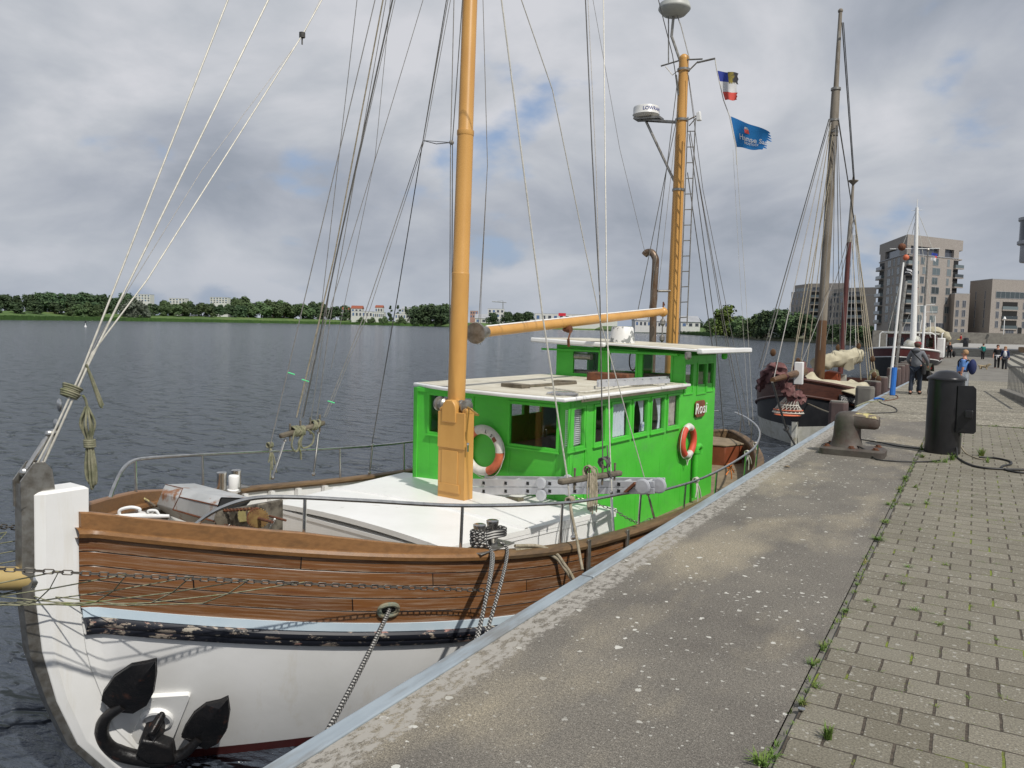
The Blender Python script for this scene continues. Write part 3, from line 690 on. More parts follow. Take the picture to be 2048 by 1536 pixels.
# bulwark stanchions inside (white frames)
for s in [.7,1.15,1.6,2.05,2.5,2.95,3.4,3.85,4.3]:
    for side in (-1,1):
        l=(hb(s)-.12)*side; z=capz(s); m=M(); m.box8([B(s-.03,l-.04,z+DK),B(s-.03,l+.04,z+DK),B(s+.03,l+.04,z+DK),B(s+.03,l-.04,z+DK),B(s-.03,l-.03,z-.06),B(s-.03,l+.03,z-.06),B(s+.03,l+.03,z-.06),B(s+.03,l-.03,z-.06)]); m.build('frame','white_paint',boat)
# cap rail: rounded timber; forward part bright with a raised toe board
def railsweep(prof,s0,s1,side,n=60):
    rows=[[] for _ in prof]
    for i in range(n+1):
        s=s0+(s1-s0)*i/n
        h=max(hb(s),.135 if s<3 else 0)
        for r,(e,z) in zip(rows,prof): r.append(B(s,(h+e)*side,capz(s)+z))
    return rows
capprof=[(-.10,-.055),(-.115,-.03),(-.105,-.005),(-.07,.008),(.0,.008),(.035,-.005),(.05,-.03),(.04,-.06),(-.0,-.07),(-.10,-.055)]
for side in (1,-1):
    m=M(); m.grid(railsweep(capprof,2.75,13.72,side,110),flip=side<0); m.build('cap_rail','cap_wood',boat)
    m=M(); m.grid(railsweep(capprof,.0,2.75,side),flip=side<0)
    pr=[(-.075,.0),(-.075,.115),(-.06,.125),(-.0,.125),(.012,.115),(.018,.0)]
    rows=railsweep(pr,.03,2.62,side,40)
    for r,(e,z) in zip(rows,pr):
        for i in range(len(r)):
            t=i/40; k=1-max(0,(t-.45)/.55)*.85; r[i]=r[i]-V((0,0,z*(1-k)))
    m.grid(rows,flip=side<0); m.add([r[0] for r in rows],[tuple(range(len(rows)))])
    m.build('cap_rail','cap_bright',boat)
# stern fill of bulwark inside: aft deck box
m=M(); lk=[B(a,b,-.76) for a,b in ((12.1,-.7),(12.0,.05),(12.1,.55),(12.6,.72),(13.1,.3),(13.2,-.4))]
m.prism(lk,(0,0,.40)); m.build('stern_locker','sign_brown',boat,bevel=.02); m=M(); m.prism([p+V((0,0,.401)) for p in inset(lk,1.03)],(0,0,.03)); m.build('locker_lid','deck_wood',boat,bevel=.01)
# stem post
m=M()
prof=[]
for z in (.635,.3,-.06,-.5,-.9,-1.28,-1.61,-2.3):
    s=stem(z); w=.10; bk=.36 if z>-.1 else .36-.05*(-.1-z)
    prof.append([B(s,-w*.8,z),B(s,w*.8,z),B(s+.06,w*1.15,z),B(s+bk,w*1.18,z),B(s+bk,-w*1.18,z),B(s+.06,-w*1.15,z),B(s,-w*.8,z)])
m.grid(prof); top=prof[0][:6]; c=[p+V((0,0,.02)) for p in top]; m.add([p*.85+B(stem(.6)+.18,0,.655)*.15 for p in c]+top,[(0,1,2,3,4,5)]+[(i,6+i,6+(i+1)%6,(i+1)%6) for i in range(6)])
sp0=m.build('stem_post','hull_white',boat,smooth=.5,bevel=.006)
m=M(); zs=[.72,.66,.3,-.06,-.5,-.9,-1.28,-1.61,-2.3]
m.grid([[B(stem(z)+.05,-.075,z),B(stem(z)-.01,-.075,z),B(stem(z)-.07+(.02 if z<-.5 else 0),-.05,z),B(stem(z)-.07+(.02 if z<-.5 else 0),.05,z),B(stem(z)-.01,.075,z),B(stem(z)+.05,.075,z)] for z in zs])
for l in (-.055,.055):
    m.prism([B(-.33,l-.008,.55),B(-.10,l-.008,.62),B(-.12,l-.008,.80),B(-.17,l-.008,.86),B(-.24,l-.008,.86),B(-.33,l-.008,.74)],bb_*.016)
m.build('stem_band','dull_steel',boat,smooth=.5)
# hawse hole in the bulwark, hawse plate for the anchor
def surf(s,z,side=1,e=0):
    lo,hi=0,1
    for _ in range(40):
        u=(lo+hi)/2; ss,l=hullp(u,z,side,e)
        if ss<s: lo=u
        else: hi=u
    return B(ss,l,z)
def frame_at(s,z):
    p=surf(s,z); t=(surf(s+.1,z)-surf(s-.1,z)).normalized(); up=(surf(s,z+.08)-surf(s,z-.08)).normalized(); n=t.cross(up); 
    if n.dot(bb_)<0: n=-n
    return p,t,up,n
def pick(px,py):
    best=None
    for i in range(400):
        s=.05+i*.01
        lo,hi=-2.2,.5
        # walk z on this station
        for _ in range(26):
            z=(lo+hi)/2; p=surf(s,z) if i%1==0 else None
            q=p-CAM; d=q.dot(cf); y=768-F_*q.dot(cu)/d
            if y>py: lo=z
            else: hi=z
        x=1024+F_*q.dot(cr)/d
        if best is None or abs(x-px)<best[0]: best=(abs(x-px),s,z)
        if x>px: break
    return best[1],best[2]
hs_,hz_=pick(777,1219); hp,ht,hu,hn=frame_at(hs_,hz_)
def oval(c,t,u,a,b,n=24): return [c+t*(math.copysign(abs(math.cos(k*2*math.pi/n))**.75,math.cos(k*2*math.pi/n))*a)+u*(math.copysign(abs(math.sin(k*2*math.pi/n))**.75,math.sin(k*2*math.pi/n))*b) for k in range(n)]
m=M(); m.tube(oval(hp+hn*.015,ht,hu,.075,.046),.020,8,closed=True); hf=m.build('hawse_hole','bronze_green',boat)
m=M(); o_=oval(hp+hn*.008,ht,hu,.07,.042); m.add(o_,[tuple(range(len(o_)))]); m.build('opening','dark_hole',hf)
as_,az_=pick(318,1440); apx,at_,au_,an_=frame_at(as_,az_)
pl=[apx+at_*x+au_*y+an_*.012 for x,y in ((-.16,-.22),(.13,-.22),(.15,-.20),(.17,.25),(.15,.27),(-.12,.27),(-.14,.25),(-.18,-.20))]
m=M(); m.prism([p-an_*.05 for p in pl],an_*.062)
for x,y in ((-.09,.235),(.03,.24),(.125,.23),(.135,.1),(.13,-.05),(.115,-.19),(0,-.2)): m.lathe(apx+at_*x+au_*y+an_*.01,[(.016,0),(.016,.008),(.008,.014)],8,an_)
hpl=m.build('anchor_plate','hull_white',boat,bevel=.004)
m=M(); ring=[(.125,-.02),(.125,.02),(.118,.045),(.10,.05),(.088,.035),(.088,-.01)]
hc_=apx+at_*(-.02)+au_*.03; hax=(an_+V((0,0,-.15))).normalized()
m.lathe(hc_,ring,28,hax,cap=False); m.build('hawse_pipe','white_paint',hpl)
m=M(); m.lathe(hc_,[(.09,.01),(.0,.012)],20,hax); m.build('opening','rust',hpl)
m=M(); m.prism([apx+at_*x+au_*y+an_*.004 for x,y in ((-.03,-.225),(.07,-.225),(.06,-.31),(.0,-.33))],an_*.012); m.build('rust_stain','anchor_rust_mark',hpl)
# ---- coachroof
cr_top=[B(2.80,1.27,-.19),B(5.32,1.74,-.19),B(5.32,-1.60,-.19),B(2.95,-1.42,-.19)]
body=[V((p.x,p.y,-.85)) for p in inset(cr_top,.990)]
m=M(); n=12
def cambered(p,q,t):  # along l
    r=p.lerp(q,t); return r+V((0,0,.05*(1-(2*t-1)**2)))
m=M(); t4=inset(cr_top,.990); m.box8([body[0],body[1],body[2],body[3]]+[V((p.x,p.y,-.25)) for p in t4])
coach=m.build('coachroof','white_paint',boat,bevel=.01)
m=M(); a0,a1,a2,a3=cr_top
topr=[[cambered(a3,a0,k/n) for k in range(n+1)],[cambered(a2,a1,k/n) for k in range(n+1)]]
botr=[[p-V((0,0,.055)) for p in r] for r in topr]
m.grid(topr,flip=True); m.grid(botr); 
m.grid([topr[0],botr[0]]); m.grid([botr[1],topr[1]])
m.grid([[topr[0][0],topr[1][0]],[botr[0][0],botr[1][0]]],flip=True); m.grid([[topr[0][-1],topr[1][-1]],[botr[0][-1],botr[1][-1]]])
m.build('coachroof_top','white_roof',coach,smooth=.4)
i2=[V((p.x,p.y,0)) for p in inset(cr_top,.997)]
m=M(); m.box8([p+V((0,0,-.285)) for p in i2]+[p+V((0,0,-.247)) for p in i2]); m.build('moulding','white_paint',coach)
m=M(); m.box8([cambered(a3,a0,0)]*0+[B(3.95,-1.48,-.2),B(3.95,1.46,-.2),B(4.0,1.46,-.2),B(4.0,-1.48,-.2),B(3.95,-1.48,-.12),B(3.95,1.46,-.175),B(4.0,1.46,-.175),B(4.0,-1.48,-.12)]) if 0 else None
rows=[[],[],[],[]]
for k in range(n+1):
    t=k/n; a=cambered(a3.lerp(a2,.42),a0.lerp(a1,.42),t)
    for r,(ds,dz) in zip(rows,((-.03,.0),(-.02,.018),(.02,.018),(.03,.0))): r.append(a+ba*ds+V((0,0,dz)))
m=M(); m.grid(rows,flip=True); m.build('ridge','white_roof',coach)
# portlight on the near side of the coachroof
p1=bp(1165,1060,l=1.56); q=sl_(p1); dside=(B(5.3,1.70,0)-B(2.85,1.235,0)).normalized(); ns=V((dside.y,-dside.x,0)); 
pc=B(4.72,0,-.47); # solve onto side plane
sidep=B(5.32,1.705,0); r_=ray(1168,1057); t_=((sidep-CAM).dot(ns))/r_.dot(ns); pc=CAM+r_*t_
m=M(); m.tube(oval(pc+ns*.012,dside,V((0,0,1)),.165,.115,28),.020,6,closed=True); pf=m.build('portlight','aluminium',coach)
m=M(); ov=oval(pc+ns*.010,dside,V((0,0,1)),.16,.11,28); m.add(ov,[tuple(range(28))]); m.build('pane','far_window',pf)
# ---- deckhouse: walls with real window openings
def qbox(px4,plane,off=0):
    """rectangle (u0,u1,z0,z1) on a plane from 4 pixel corners"""
    P=[sl_(bp(x,y,**plane)) for x,y in px4]; i=1 if 's' in plane else 0
    return (min((P[0][i]+P[3][i])/2,(P[1][i]+P[2][i])/2),max((P[0][i]+P[3][i])/2,(P[1][i]+P[2][i])/2),(P[2][2]+P[3][2])/2,(P[0][2]+P[1][2])/2)
def c5(x,y): return (1060+x/3.072,600+y/3.072)
def c4(x,y): return (780+x/3.657,600+y/3.657)
HW=1.22; T=.04
house=thing; 
side_w=[qbox([c5(*p) for p in q],dict(l=HW)) for q in (((247,670),(332,665),(322,895),(235,912)),((403,670),(467,655),(447,868),(393,882)),((510,645),(610,635),(600,832),(498,852)),((640,628),(722,620),(710,808),(628,825)),((752,618),(825,610),(815,790),(740,803)),((852,608),(915,600),(905,768),(840,780)))]
side_w=[(a,b,c,.925) for a,b,c,d in side_w]
zb_=[w[2] for w in side_w]; side_w[0]=(side_w[0][0],side_w[0][1],side_w[0][2],.93)
front_w=[qbox([c4(*p) for p in q],dict(s=5.1)) for q in (((885,752),(1225,795),(1215,1090),(870,1048)),((297,688),(600,730),(595,1010),(285,948)))]
whs=[qbox([c5(*p) for p in q],dict(s=8.38)) for q in (((268,308),(422,308),(420,455),(265,450)),((490,315),(648,320),(650,475),(490,465)),((692,328),(865,340),(865,490),(690,478)))]
wside=[qbox([c5(*p) for p in q],dict(l=HW)) for q in (((950,395),(1000,398),(995,570),(948,575)),((1030,395),(1083,392),(1075,568),(1028,572)),((1091,390),(1128,388),(1118,552),(1085,558)))]
for n_,w_ in (('side',side_w),('front',front_w),('wh',whs),('whside',wside)): print(n_,[tuple(round(x,2) for x in k) for k in w_])
def wall_s(m,s,thick,l0,l1,z0,z1,holes): m.wallh(lambda a,b,c,d:m.bb(s,s+thick,a,b,c,d),l0,l1,z0,z1,holes)
def wall_l(m,l,thick,s0,s1,z0,z1,holes): m.wallh(lambda a,b,c,d:m.bb(a,b,min(l,l-thick),max(l,l-thick),c,d),s0,s1,z0,z1,holes)
m=M(); HT=1.045
wall_s(m,5.1,T,-HW,HW,-.9,HT,front_w)
wall_l(m,HW,T,5.1+T,9.65,-.95,HT,side_w)
wall_l(m,-HW+T,T,5.1+T,9.65,-.95,HT,[(a,b,c,.925) for a,b,c,d in side_w[1:]])
m.bb(9.61,9.65,-HW+T,HW-T,-.95,HT)
dh=m.build('deckhouse','green_paint',boat,smooth=0,bevel=.006)
mat('interior_dark',(.05,.045,.04),(.03,.028,.025),5,.7)
# interior floor, dark
m=M(); m.bb(5.15,9.6,-HW+.05,HW-.05,-.3,-.28); m.bb(5.7,9.5,-1.0,.2,-.28,.1); m.build('interior','interior_dark',dh)
def window(parent,rect,plane,at,out,frame='green_paint',w=.035,pr=.014,name='window',glass='window_glass',sill=True):
    a,b,c,d=rect; m=M()
    def put(u0,u1,z0,z1,e0,e1):
        if plane=='l': m.bb(u0,u1,min(at+out*e0,at+out*e1),max(at+out*e0,at+out*e1),z0,z1)
        else: m.bb(min(at+out*e0,at+out*e1),max(at+out*e0,at+out*e1),u0,u1,z0,z1)
    put(a-w,a,c-w,d+w,-.002,pr); put(b,b+w,c-w,d+w,-.002,pr); put(a,b,d,d+w,-.002,pr); put(a,b,c-w,c,-.002,pr)
    if sill: put(a-w-.01,b+w+.01,c-w-.02,c-w,-.002,pr+.018)
    f=m.build(name,frame,parent,smooth=0,bevel=.003)
    m=M(); 
    if plane=='l': p4=[B(a,at-out*.015,c),B(b,at-out*.015,c),B(b,at-out*.015,d),B(a,at-out*.015,d)]
    else: p4=[B(at-out*.015,a,c),B(at-out*.015,b,c),B(at-out*.015,b,d),B(at-out*.015,a,d)]
    m.add(p4,[(0,1,2,3)]); m.build('pane',glass,f,smooth=0); return f
def curtain(parent,a,b,c,d,l,matn,ga=0,tie=False,n=40):
    rows=[]; 
    for j in range(9):
        v=j/8; z=d-(d-c)*v; r=[]
        for i in range(n+1):
            t=i/n; u=a+(b-a)*t
            if tie: # two halves drawn apart towards the bottom
                k=.5*(1-.55*max(0,math.sin(v*math.pi*.75))); 
                u=a+(b-a)*(t*2*k if t<.5 else 1-(1-t)*2*k)
            r.append(B(u,l+.012*math.sin(t*(n*.9)+v*1.5),z))
        rows.append(r)
    m=M()
    if tie: m.grid([r[:n//2] for r in rows]); m.grid([r[n//2+1:] for r in rows])
    else: m.grid(rows)
    m.build('curtain',matn,parent)
for i,w in enumerate(side_w):
    f=window(dh,w,'l',HW,1)
    a,b,c,d=w
    if i==0:
        m=M(); k=0; z=d-.01
        while z>c+.01: m.bb(a+.01,b-.01,HW-.05,HW-.025,z-.004,z+.004); z-=.024
        for kk in range(1): m.bb(a+.01,b-.01,HW-.06,HW-.055,c,d)
        m.build('blind','blind',f,smooth=0)
    if i==2: curtain(f,a,b,c,d,HW-.055,'curtain')
    if i in (3,4): curtain(f,a,b,c,d,HW-.055,'curtain',tie=True)
    if i==5: curtain(f,a,b,c,d,HW-.055,'plaid_curtain')
    if i==3:
        m=M(); m.bb(b-.09,b-.02,HW-.03,HW-.022,c+.01,c+.13); st_=m.build('sticker','curtain',f,smooth=0)
        m=M(); m.add(*text_mesh('P',.07,B(b-.055,HW-.021,c+.07),ba,(0,0,1),.001)); m.build('lettering','lettering_blue',f,smooth=0)
for w in front_w: window(dh,w,'s',5.1,-1)
for a,b,c,d in [(a,b,c,.925) for a,b,c,d in side_w[1:]]: window(dh,(a,b,c,d),'l',-HW,-1)
# vertical battens and corner posts
m=M()
for s0,s1,z0 in ((5.098,5.16,-.1),(side_w[0][1]+.05,side_w[0][1]+.10,-.75),(6.0,6.0,0)):
    if s1>s0: m.bb(s0,s1,HW,HW+.012,z0,HT)
m.bb(5.083,5.10,HW-.06,HW+.012,-.2,HT); m.bb(5.083,5.10,-HW,-HW+.07,-.2,HT)
m.bb(5.16,8.3,HW,HW+.016,.965,HT); m.bb(5.086,5.1,-HW+.07,HW-.06,.99,HT)
m.build('batten','green_paint',dh,smooth=0,bevel=.003)
m=M()
for s in (6.85,7.6,8.36): m=M(); m.bb(s,s+.008,HW,HW+.004,-.7,.1); m.build('batten','green_paint',dh,smooth=0)
# roof of the deckhouse
rp=[B(4.80,1.32,0),B(8.40,1.32,0),B(8.42,-1.34,0),B(5.20,-1.34,0),B(4.93,-.6,0),B(4.80,.5,0)]
rp=[V((p.x,p.y,HT+.001)) for p in rp]
m=M(); m.prism([rp[i] for i in range(6)],(0,0,.045)); rf=m.build('roof','white_paint',dh,bevel=.015)
m=M(); m.prism([p+V((0,0,.0455)) for p in inset(rp,.955)],(0,0,.006)); m.build('roof_covering','dirty_roof',rf,smooth=0)
m=M(); m.bb(5.15,8.2,1.322,1.335,HT-.02,HT+.012); m.build('drip_edge','grey_wood',rf)
RZ=HT+.052
# roof boards, hatch, cleats on roof
m=M(); m.bb(6.2,6.28,.05,.62,RZ,RZ+.05)
def ontop(px,py): return bp(px,py,z=RZ)
q=[ontop(*c4(*p)) for p in ((840,620),(990,628),(990,660),(840,645))]
def plank(m,a,b,w,h,z=RZ):
    a=V((a.x,a.y,z+h/2));b=V((b.x,b.y,z+h/2)); m.bar(a,b,w,h)
m=M(); plank(m,ontop(1010,773),ontop(1052,777),.16,.05); plank(m,ontop(1052,775),ontop(1150,768),.07,.035); plank(m,ontop(1110,766),ontop(1150,768),.16,.045); m.build('board','grey_wood',rf,bevel=.005)
m=M(); p=ontop(1125,790); m.lathe(p,[(.19,0),(.19,.02),(.14,.035),(.05,.04)],20); m.build('vent_cap','steel',rf)
m=M()
for a_,b_ in (((1195,773),(1335,764)),((1195,779),(1338,770))): plank(m,ontop(*a_),ontop(*b_),.03,.06,RZ+.03)
for k in range(9):
    t=k/8; a=ontop(1195,773).lerp(ontop(1335,764),t); b=ontop(1195,779).lerp(ontop(1338,770),t); a.z=b.z=RZ+.07; m.tube([a,b],.012,6)
m.build('roof_ladder','aluminium',rf)
m=M(); a=ontop(1215,762); m.wb(a.x-.3,a.x+.35,a.y-.1,a.y+.2,RZ,RZ+.12); m.build('skylight','rust',rf,bevel=.01)
m=M(); m.tube(cat_curve([ontop(*p)+V((0,0,.02)) for p in ((1090,778),(1130,783),(1160,787),(1190,785),(1250,776),(1300,772),(1330,774))]),.012,6); m.build('rope','rope_white',rf)
# ---- wheelhouse
m=M(); WL0=-1.05; WT=1.60
def wz(l): return 1.60-(l+1.05)/2.27*.08
wall_s(m,8.38,T,WL0,HW,HT+.03,1.50,whs)
m.wallh(lambda a,b,c,d:m.bb(a,b,HW-T,HW,c,d),8.42,9.65,HT,1.50,wside)
m.wallh(lambda a,b,c,d:m.bb(a,b,WL0,WL0+T,c,d),8.42,9.65,HT,1.50,[(8.6,9.4,1.12,1.45)])
wall_s(m,9.61,T,WL0+T,HW-T,HT,1.50,[(-.8,-.1,1.15,1.46),(.1,.9,1.15,1.46)])
for s0,s1 in ((8.38,8.42),(9.61,9.65)): m.box8([B(s0,WL0,1.50),B(s0,HW,1.50),B(s1,HW,1.50),B(s1,WL0,1.50),B(s0,WL0,1.60),B(s0,HW,1.52),B(s1,HW,1.52),B(s1,WL0,1.60)])
wh=m.build('wheelhouse','green_paint',boat,smooth=0,bevel=.006)
for w in whs: window(wh,w,'s',8.38,-1)
for w in wside: window(wh,w,'l',HW,1,w=.025,sill=False)
m=M(); m.bb(8.42,9.6,WL0+.05,HW-.05,HT-.02,HT); m.bb(8.45,8.75,-.9,.9,HT,HT+.14); m.tube([B(8.9,.1,HT+.33)+V((math.cos(k*.52)*.0,math.cos(k*.524)*.17,math.sin(k*.524)*.17)) for k in range(12)],.012,6,closed=True); m.build('console','grey_wood',wh)
m=M(); 
m.bb(8.30,8.38,WL0-.12,HW+.04,1.075,1.10); m.bb(8.30,8.38,WL0-.25,HW-.1,1.50,1.53); m.build('ledge','green_paint',wh,bevel=.004)
rc=[B(8.15,-1.38,1.665),B(8.15,1.52,1.575),B(9.85,1.62,1.575),B(9.85,-1.35,1.665)]
m=M(); m.prism(rc,(0,0,.035)); wr_=m.build('roof','white_paint',wh,bevel=.01)
m=M()
m.box8([B(8.08,-1.38,1.63),B(8.08,.0,1.59),B(8.15,.0,1.59),B(8.15,-1.38,1.63),B(8.08,-1.38,1.705),B(8.08,.0,1.66),B(8.15,.0,1.66),B(8.15,-1.38,1.705)]); m.build('visor','white_paint',wr_,bevel=.02); m=M()
m.box8([B(8.10,1.50,1.545),B(8.10,1.6,1.545),B(9.9,1.72,1.545),B(9.9,1.6,1.545),B(8.10,1.50,1.625),B(8.10,1.6,1.625),B(9.9,1.72,1.625),B(9.9,1.6,1.625)]); m.build('visor','white_paint',wr_,bevel=.02)
m=M(); m.prism([p+V((0,0,.036)) for p in inset(rc,.93)],(0,0,.005)); m.build('roof_covering','dirty_roof',wr_,smooth=0)
m=M(); p=bp(1244,686,z=1.655); m.lathe(p,[(.21,0),(.20,.05),(.175,.24),(.16,.26),(.0,.265)],24); m.build('vent','chipped_white',wr_)
for px,py in ((1376,712),(1449,712)):
    m=M(); p=bp(px,py,l=1.45); m.lathe(p,[(.02,.06),(.045,.05),(.05,-.02),(.03,-.05),(0,-.055)],12); m.build('deck_lamp','green_paint' if px>1400 else 'dull_steel',wr_)
m=M(); p=bp(1170,713,s=8.36); m.tube([p-bb_*.18,p+bb_*.12],.055,10); m.build('awning_roll','dull_steel',wr_)
# name board on the side
nbx=sl_(bp(1397,817,l=HW)); m=M()
def onside(u,z,e=0): return B(nbx[0]+u,HW+e,nbx[2]+z)
m.prism([onside(u,z,.012) for u,z in ((-.19,-.09),(-.14,-.13),(.14,-.13),(.19,-.09),(.19,.09),(.14,.13),(-.14,.13),(-.19,.09))],bb_*.025)
nb=m.build('name_board','sign_brown',dh,bevel=.006)
m=M(); m.add(*text_mesh('Rosi',.24,onside(0,-.0,.042),ba,(0,0,1),.004,shear=.15,off=.0,sp=1.12)); m.build('lettering','lettering_white',nb,smooth=0)
# green pipe on side
pp=[sl_(bp(x,y,l=HW+.07)) for x,y in ((1392,1000),(1392,905),(1396,893),(1403,893),(1404,912))]
m=M(); pts=[B(9.02,HW+.07,-.7),B(9.02,HW+.07,.02),B(9.05,HW+.07,.08),B(9.13,HW+.07,.10),B(9.2,HW+.07,.06),B(9.2,HW+.07,-.04)]
s_=sl_(bp(1391,930,l=HW+.07))[0]; pts=[p+ba*(s_-9.02) for p in pts]; m.tube(cat_curve(pts,5),.045,12); m.lathe(pts[1]-V((0,0,.02)),[(.058,0),(.058,.04)],14); m.build('drain_pipe','green_paint',dh)
# ---- masts
def mastx(pxa,pya,pxb,pyb,l=0): return bp(pxa,pya,l=l),bp(pxb,pyb,l=l)
mb,mt=bp(912,820,l=0),bp(940,0,l=0); md=(mt-mb).normalized()
top=mb+md*9.2
m=M()
def along(py): # height on the mast for a pixel row
    a=bp(925,py,l=0); return (a.z-mb.z)/md.z
h1,h2=along(548),along(268)
m.tube([mb,mb+md*h1],.104,20); m.tube([mb+md*h1,mb+md*(h1+.02),mb+md*h2],[.104,.098,.095],20); m.tube([mb+md*h2,mb+md*(h2+.02),top],[.095,.088,.08],20)
fm=m.build('foremast','ochre_paint',boat,smooth=.8)
m=M(); m.lathe(mb+md*(h2-.01),[(.098,0),(.1,.01),(.1,.05),(.098,.06)],20,md); m.build('collar','ochre_paint',fm)
# tabernacle box
bx=sl_(bp(928,990,s=4.30)); by=sl_(bp(875,985,s=4.30)); zt=.84
tl0,tl1=by[1],bx[1]; tz0=-.17; tz1=sl_(bp(910,825,s=4.3))[2]
TB=sl_(bp(947,900,l=tl1))[0]; print('TB',TB,tl0,tl1)
m=M(); m.bb(4.30,TB,tl0,tl1,tz0,tz1-.0); 
m.bb(4.292,4.30,tl0+.08,tl1-.06,tz0+.09,tz0+.14); m.bb(4.285,4.30,tl0+.0,tl1-.0,tz1-.42,tz1); m.bb(4.290,4.30,tl0+.06,tl1-.10,tz0+.16,tz1-.45); 
tab=m.build('mast_case','ochre_paint',fm,bevel=.012)
m=M(); m.bb(4.286,4.30,tl0+.02,tl1-.07,tz0+.1,tz0+.2); m.bb(4.40,4.56,tl0-.002,tl0+.06,tz1,tz1+.0) if 0 else None
m.lathe(B(4.33,tl0+.035,tz1-.0),[(.0,0)],3) if 0 else None
m.build('door_batten','ochre_paint',fm,bevel=.004)
cxm=(tl0+tl1)/2
m=M()
prf=[(-.105,tz1-.12),(-.105,tz1+.05),(-.085,tz1+.1),(-.05,tz1+.14),(.05,tz1+.14),(.085,tz1+.1),(.105,tz1+.05),(.105,tz1-.12)]
m.prism([B(4.27,cxm-.03+u,z) for u,z in prf],ba*(TB-4.3)); 
for sg,l_ in ((-1,tl0+.03),(1,tl1-.03)):
    m.prism([B(4.31,l_-.03,tz1-.02),B(4.31,l_+.03,tz1-.02),B(4.31,l_+.03,tz1+.035),B(4.31,l_,tz1+.055),B(4.31,l_-.03,tz1+.035)],ba*(TB-4.32))
m.build('mast_foot','ochre_paint',fm,bevel=.01)
m=M(); p=bp(936,888,s=4.29); m.bar(p,p+V((0,0,-.09))-ba*.0,.012,.02); m.ball(p,.016,8); m.build('latch','steel',fm)
# mast winches either side
for sg,px,py,nm in ((-1,883,790,0),(1,947,790,1)):
    c=bp(px,py,l=0)
    m=M(); ax=(bb_*1.0-ba*.25).normalized()*sg
    c=mb+md*.06+bb_*sg*.10-ba*.06
    m.lathe(c,[(.05,0),(.075,.02),(.075,.045),(.05,.05),(.05,.11),(.085,.12),(.088,.145),(.06,.15),(.03,.155)],20,ax); w_=m.build('mast_winch','dull_steel',fm)
    m=M(); 
    for k in range(5): 
        m.tube([c+ax*(.058+k*.011)+V((0,0,1))*math.sin(a*.6283)*.058+ax.cross(V((0,0,1))).normalized()*math.cos(a*.6283)*.058 for a in range(10)],.005,5,closed=True)
    m.build('wire_turns','wire',w_)
    if sg>0:
        m=M(); e=c+ax*.16; e2=bp(957,830,s=4.22); m.tube([e,e2],.011,7); m.tube([e2,e2-ax*.07],.012,7); m.build('handle','brass',w_)
# boom
b0=bp(972,664,l=.02); b1=bp(1326,624,l=.05)
m=M(); m.tube([b0,b0.lerp(b1,.5),b1],[.062,.066,.058],18); m.ball(b1,.085,12); bo=m.build('boom','ochre_paint',boat,smooth=1)
m=M(); bd=(b1-b0).normalized(); m.lathe(b0-bd*.09,[(.055,0),(.07,.01),(.07,.09),(.066,.1)],18,bd); 
dc=b0-bd*.20; ax=(bb_*1.0+ba*.2).normalized()
m.lathe(dc,[(.05,-.03),(.128,-.025),(.133,0),(.128,.025),(.05,.03)],24,bd*1.0-bb_*.25); m.build('gooseneck','dull_steel',bo)
m=M(); m.tube([b0+V((0,0,.07)),b0.lerp(b1,.5)+V((0,0,.075)),b1+V((0,0,.07))],.012,6); m.build('boom_track','white_paint',bo)
m=M(); p=b0.lerp(b1,.37)-V((0,0,.09)); m.ball(p,.05,10,(1.2,1,.8)); m.lathe(p+bb_*.05,[(.05,-.03),(.05,.03)],12,bb_); m.bar(p+bb_*.08,p+bb_*.1-V((0,0,.14))-ba*.1,.018); m.tube([p+bb_*.1-V((0,0,.14))-ba*.1,p+bb_*.08-V((0,0,.24))-ba*.05],.02,8); m.build('boom_winch','rust',bo)
m=M(); m.tube([b1-V((0,0,.08)),b1-V((0,0,.55))],.012,6); 
for k in range(2): m.lathe(b1-V((0,0,.18+.28*k)),[(.02,-.06),(.045,-.03),(.045,.03),(.02,.06)],12)
m.build('tackle','dull_steel',bo)
m=M(); m.tube([b1+V((0,0,.06)),b1+V((0,0,.17)),b1+V((0,0,.12))+ba*.05],.014,6); m.build('shackle','rust',bo)
# aft mast
A0=B(10.65,-.02,-.7); A1=bp(1368,118,l=0); ad=(A1-A0).normalized()
m=M(); m.tube([A0,A0.lerp(A1,.55),A1],[.115,.105,.085],18); m.ball(A1,.088,12); am=m.build('aft_mast','ochre_paint',boat,smooth=1)
def aft(py,off=0): # point of the aft mast at a pixel row
    lo,hi=0,1.3
    for _ in range(30):
        t=(lo+hi)/2; q=A0.lerp(A1,t)-CAM; y=768-F_*q.dot(cu)/q.dot(cf)
        if y>py: lo=t
        else: hi=t
    return A0.lerp(A1,t)
def apx_(px,py): return bp(px,py,s=10.65)
for py in (140,240,380): m=M(); m.lathe(aft(py),[(.112,-.02),(.112,.02)],18,ad,cap=False); m.build('mast_band','dull_steel',am)
m=M(); P_=lambda x,y:apx_(x,y)
m.tube([P_(1322,132),P_(1362,120),P_(1405,118)],.014,6); m.tube([P_(1395,125),P_(1430,117)],.017,6); m.tube([P_(1376,143),P_(1396,123)],.012,6); m.tube([P_(1331,133),P_(1345,150),P_(1360,138)],.008,5); m.build('spreader','dull_steel',am)
m=M(); m.tube([P_(1363,130),P_(1343,72)],.024,8); m.tube([P_(1343,74),P_(1347,32)],.026,8); m.tube([P_(1337,125),P_(1337,30)],.012,6); m.tube([P_(1379,118),P_(1362,52),P_(1354,30)],.009,6); da=m.build('antenna_bracket','dull_steel',am)
m=M(); c=P_(1349,18); m.lathe(c,[(.05,-.13),(.2,-.10),(.275,-.02),(.285,.0),(.28,.02),(.26,.09),(.16,.14),(0,.16)],28); m.build('satellite_dome','dish_grey',am,smooth=.8)
rc0=P_(1292,232); 
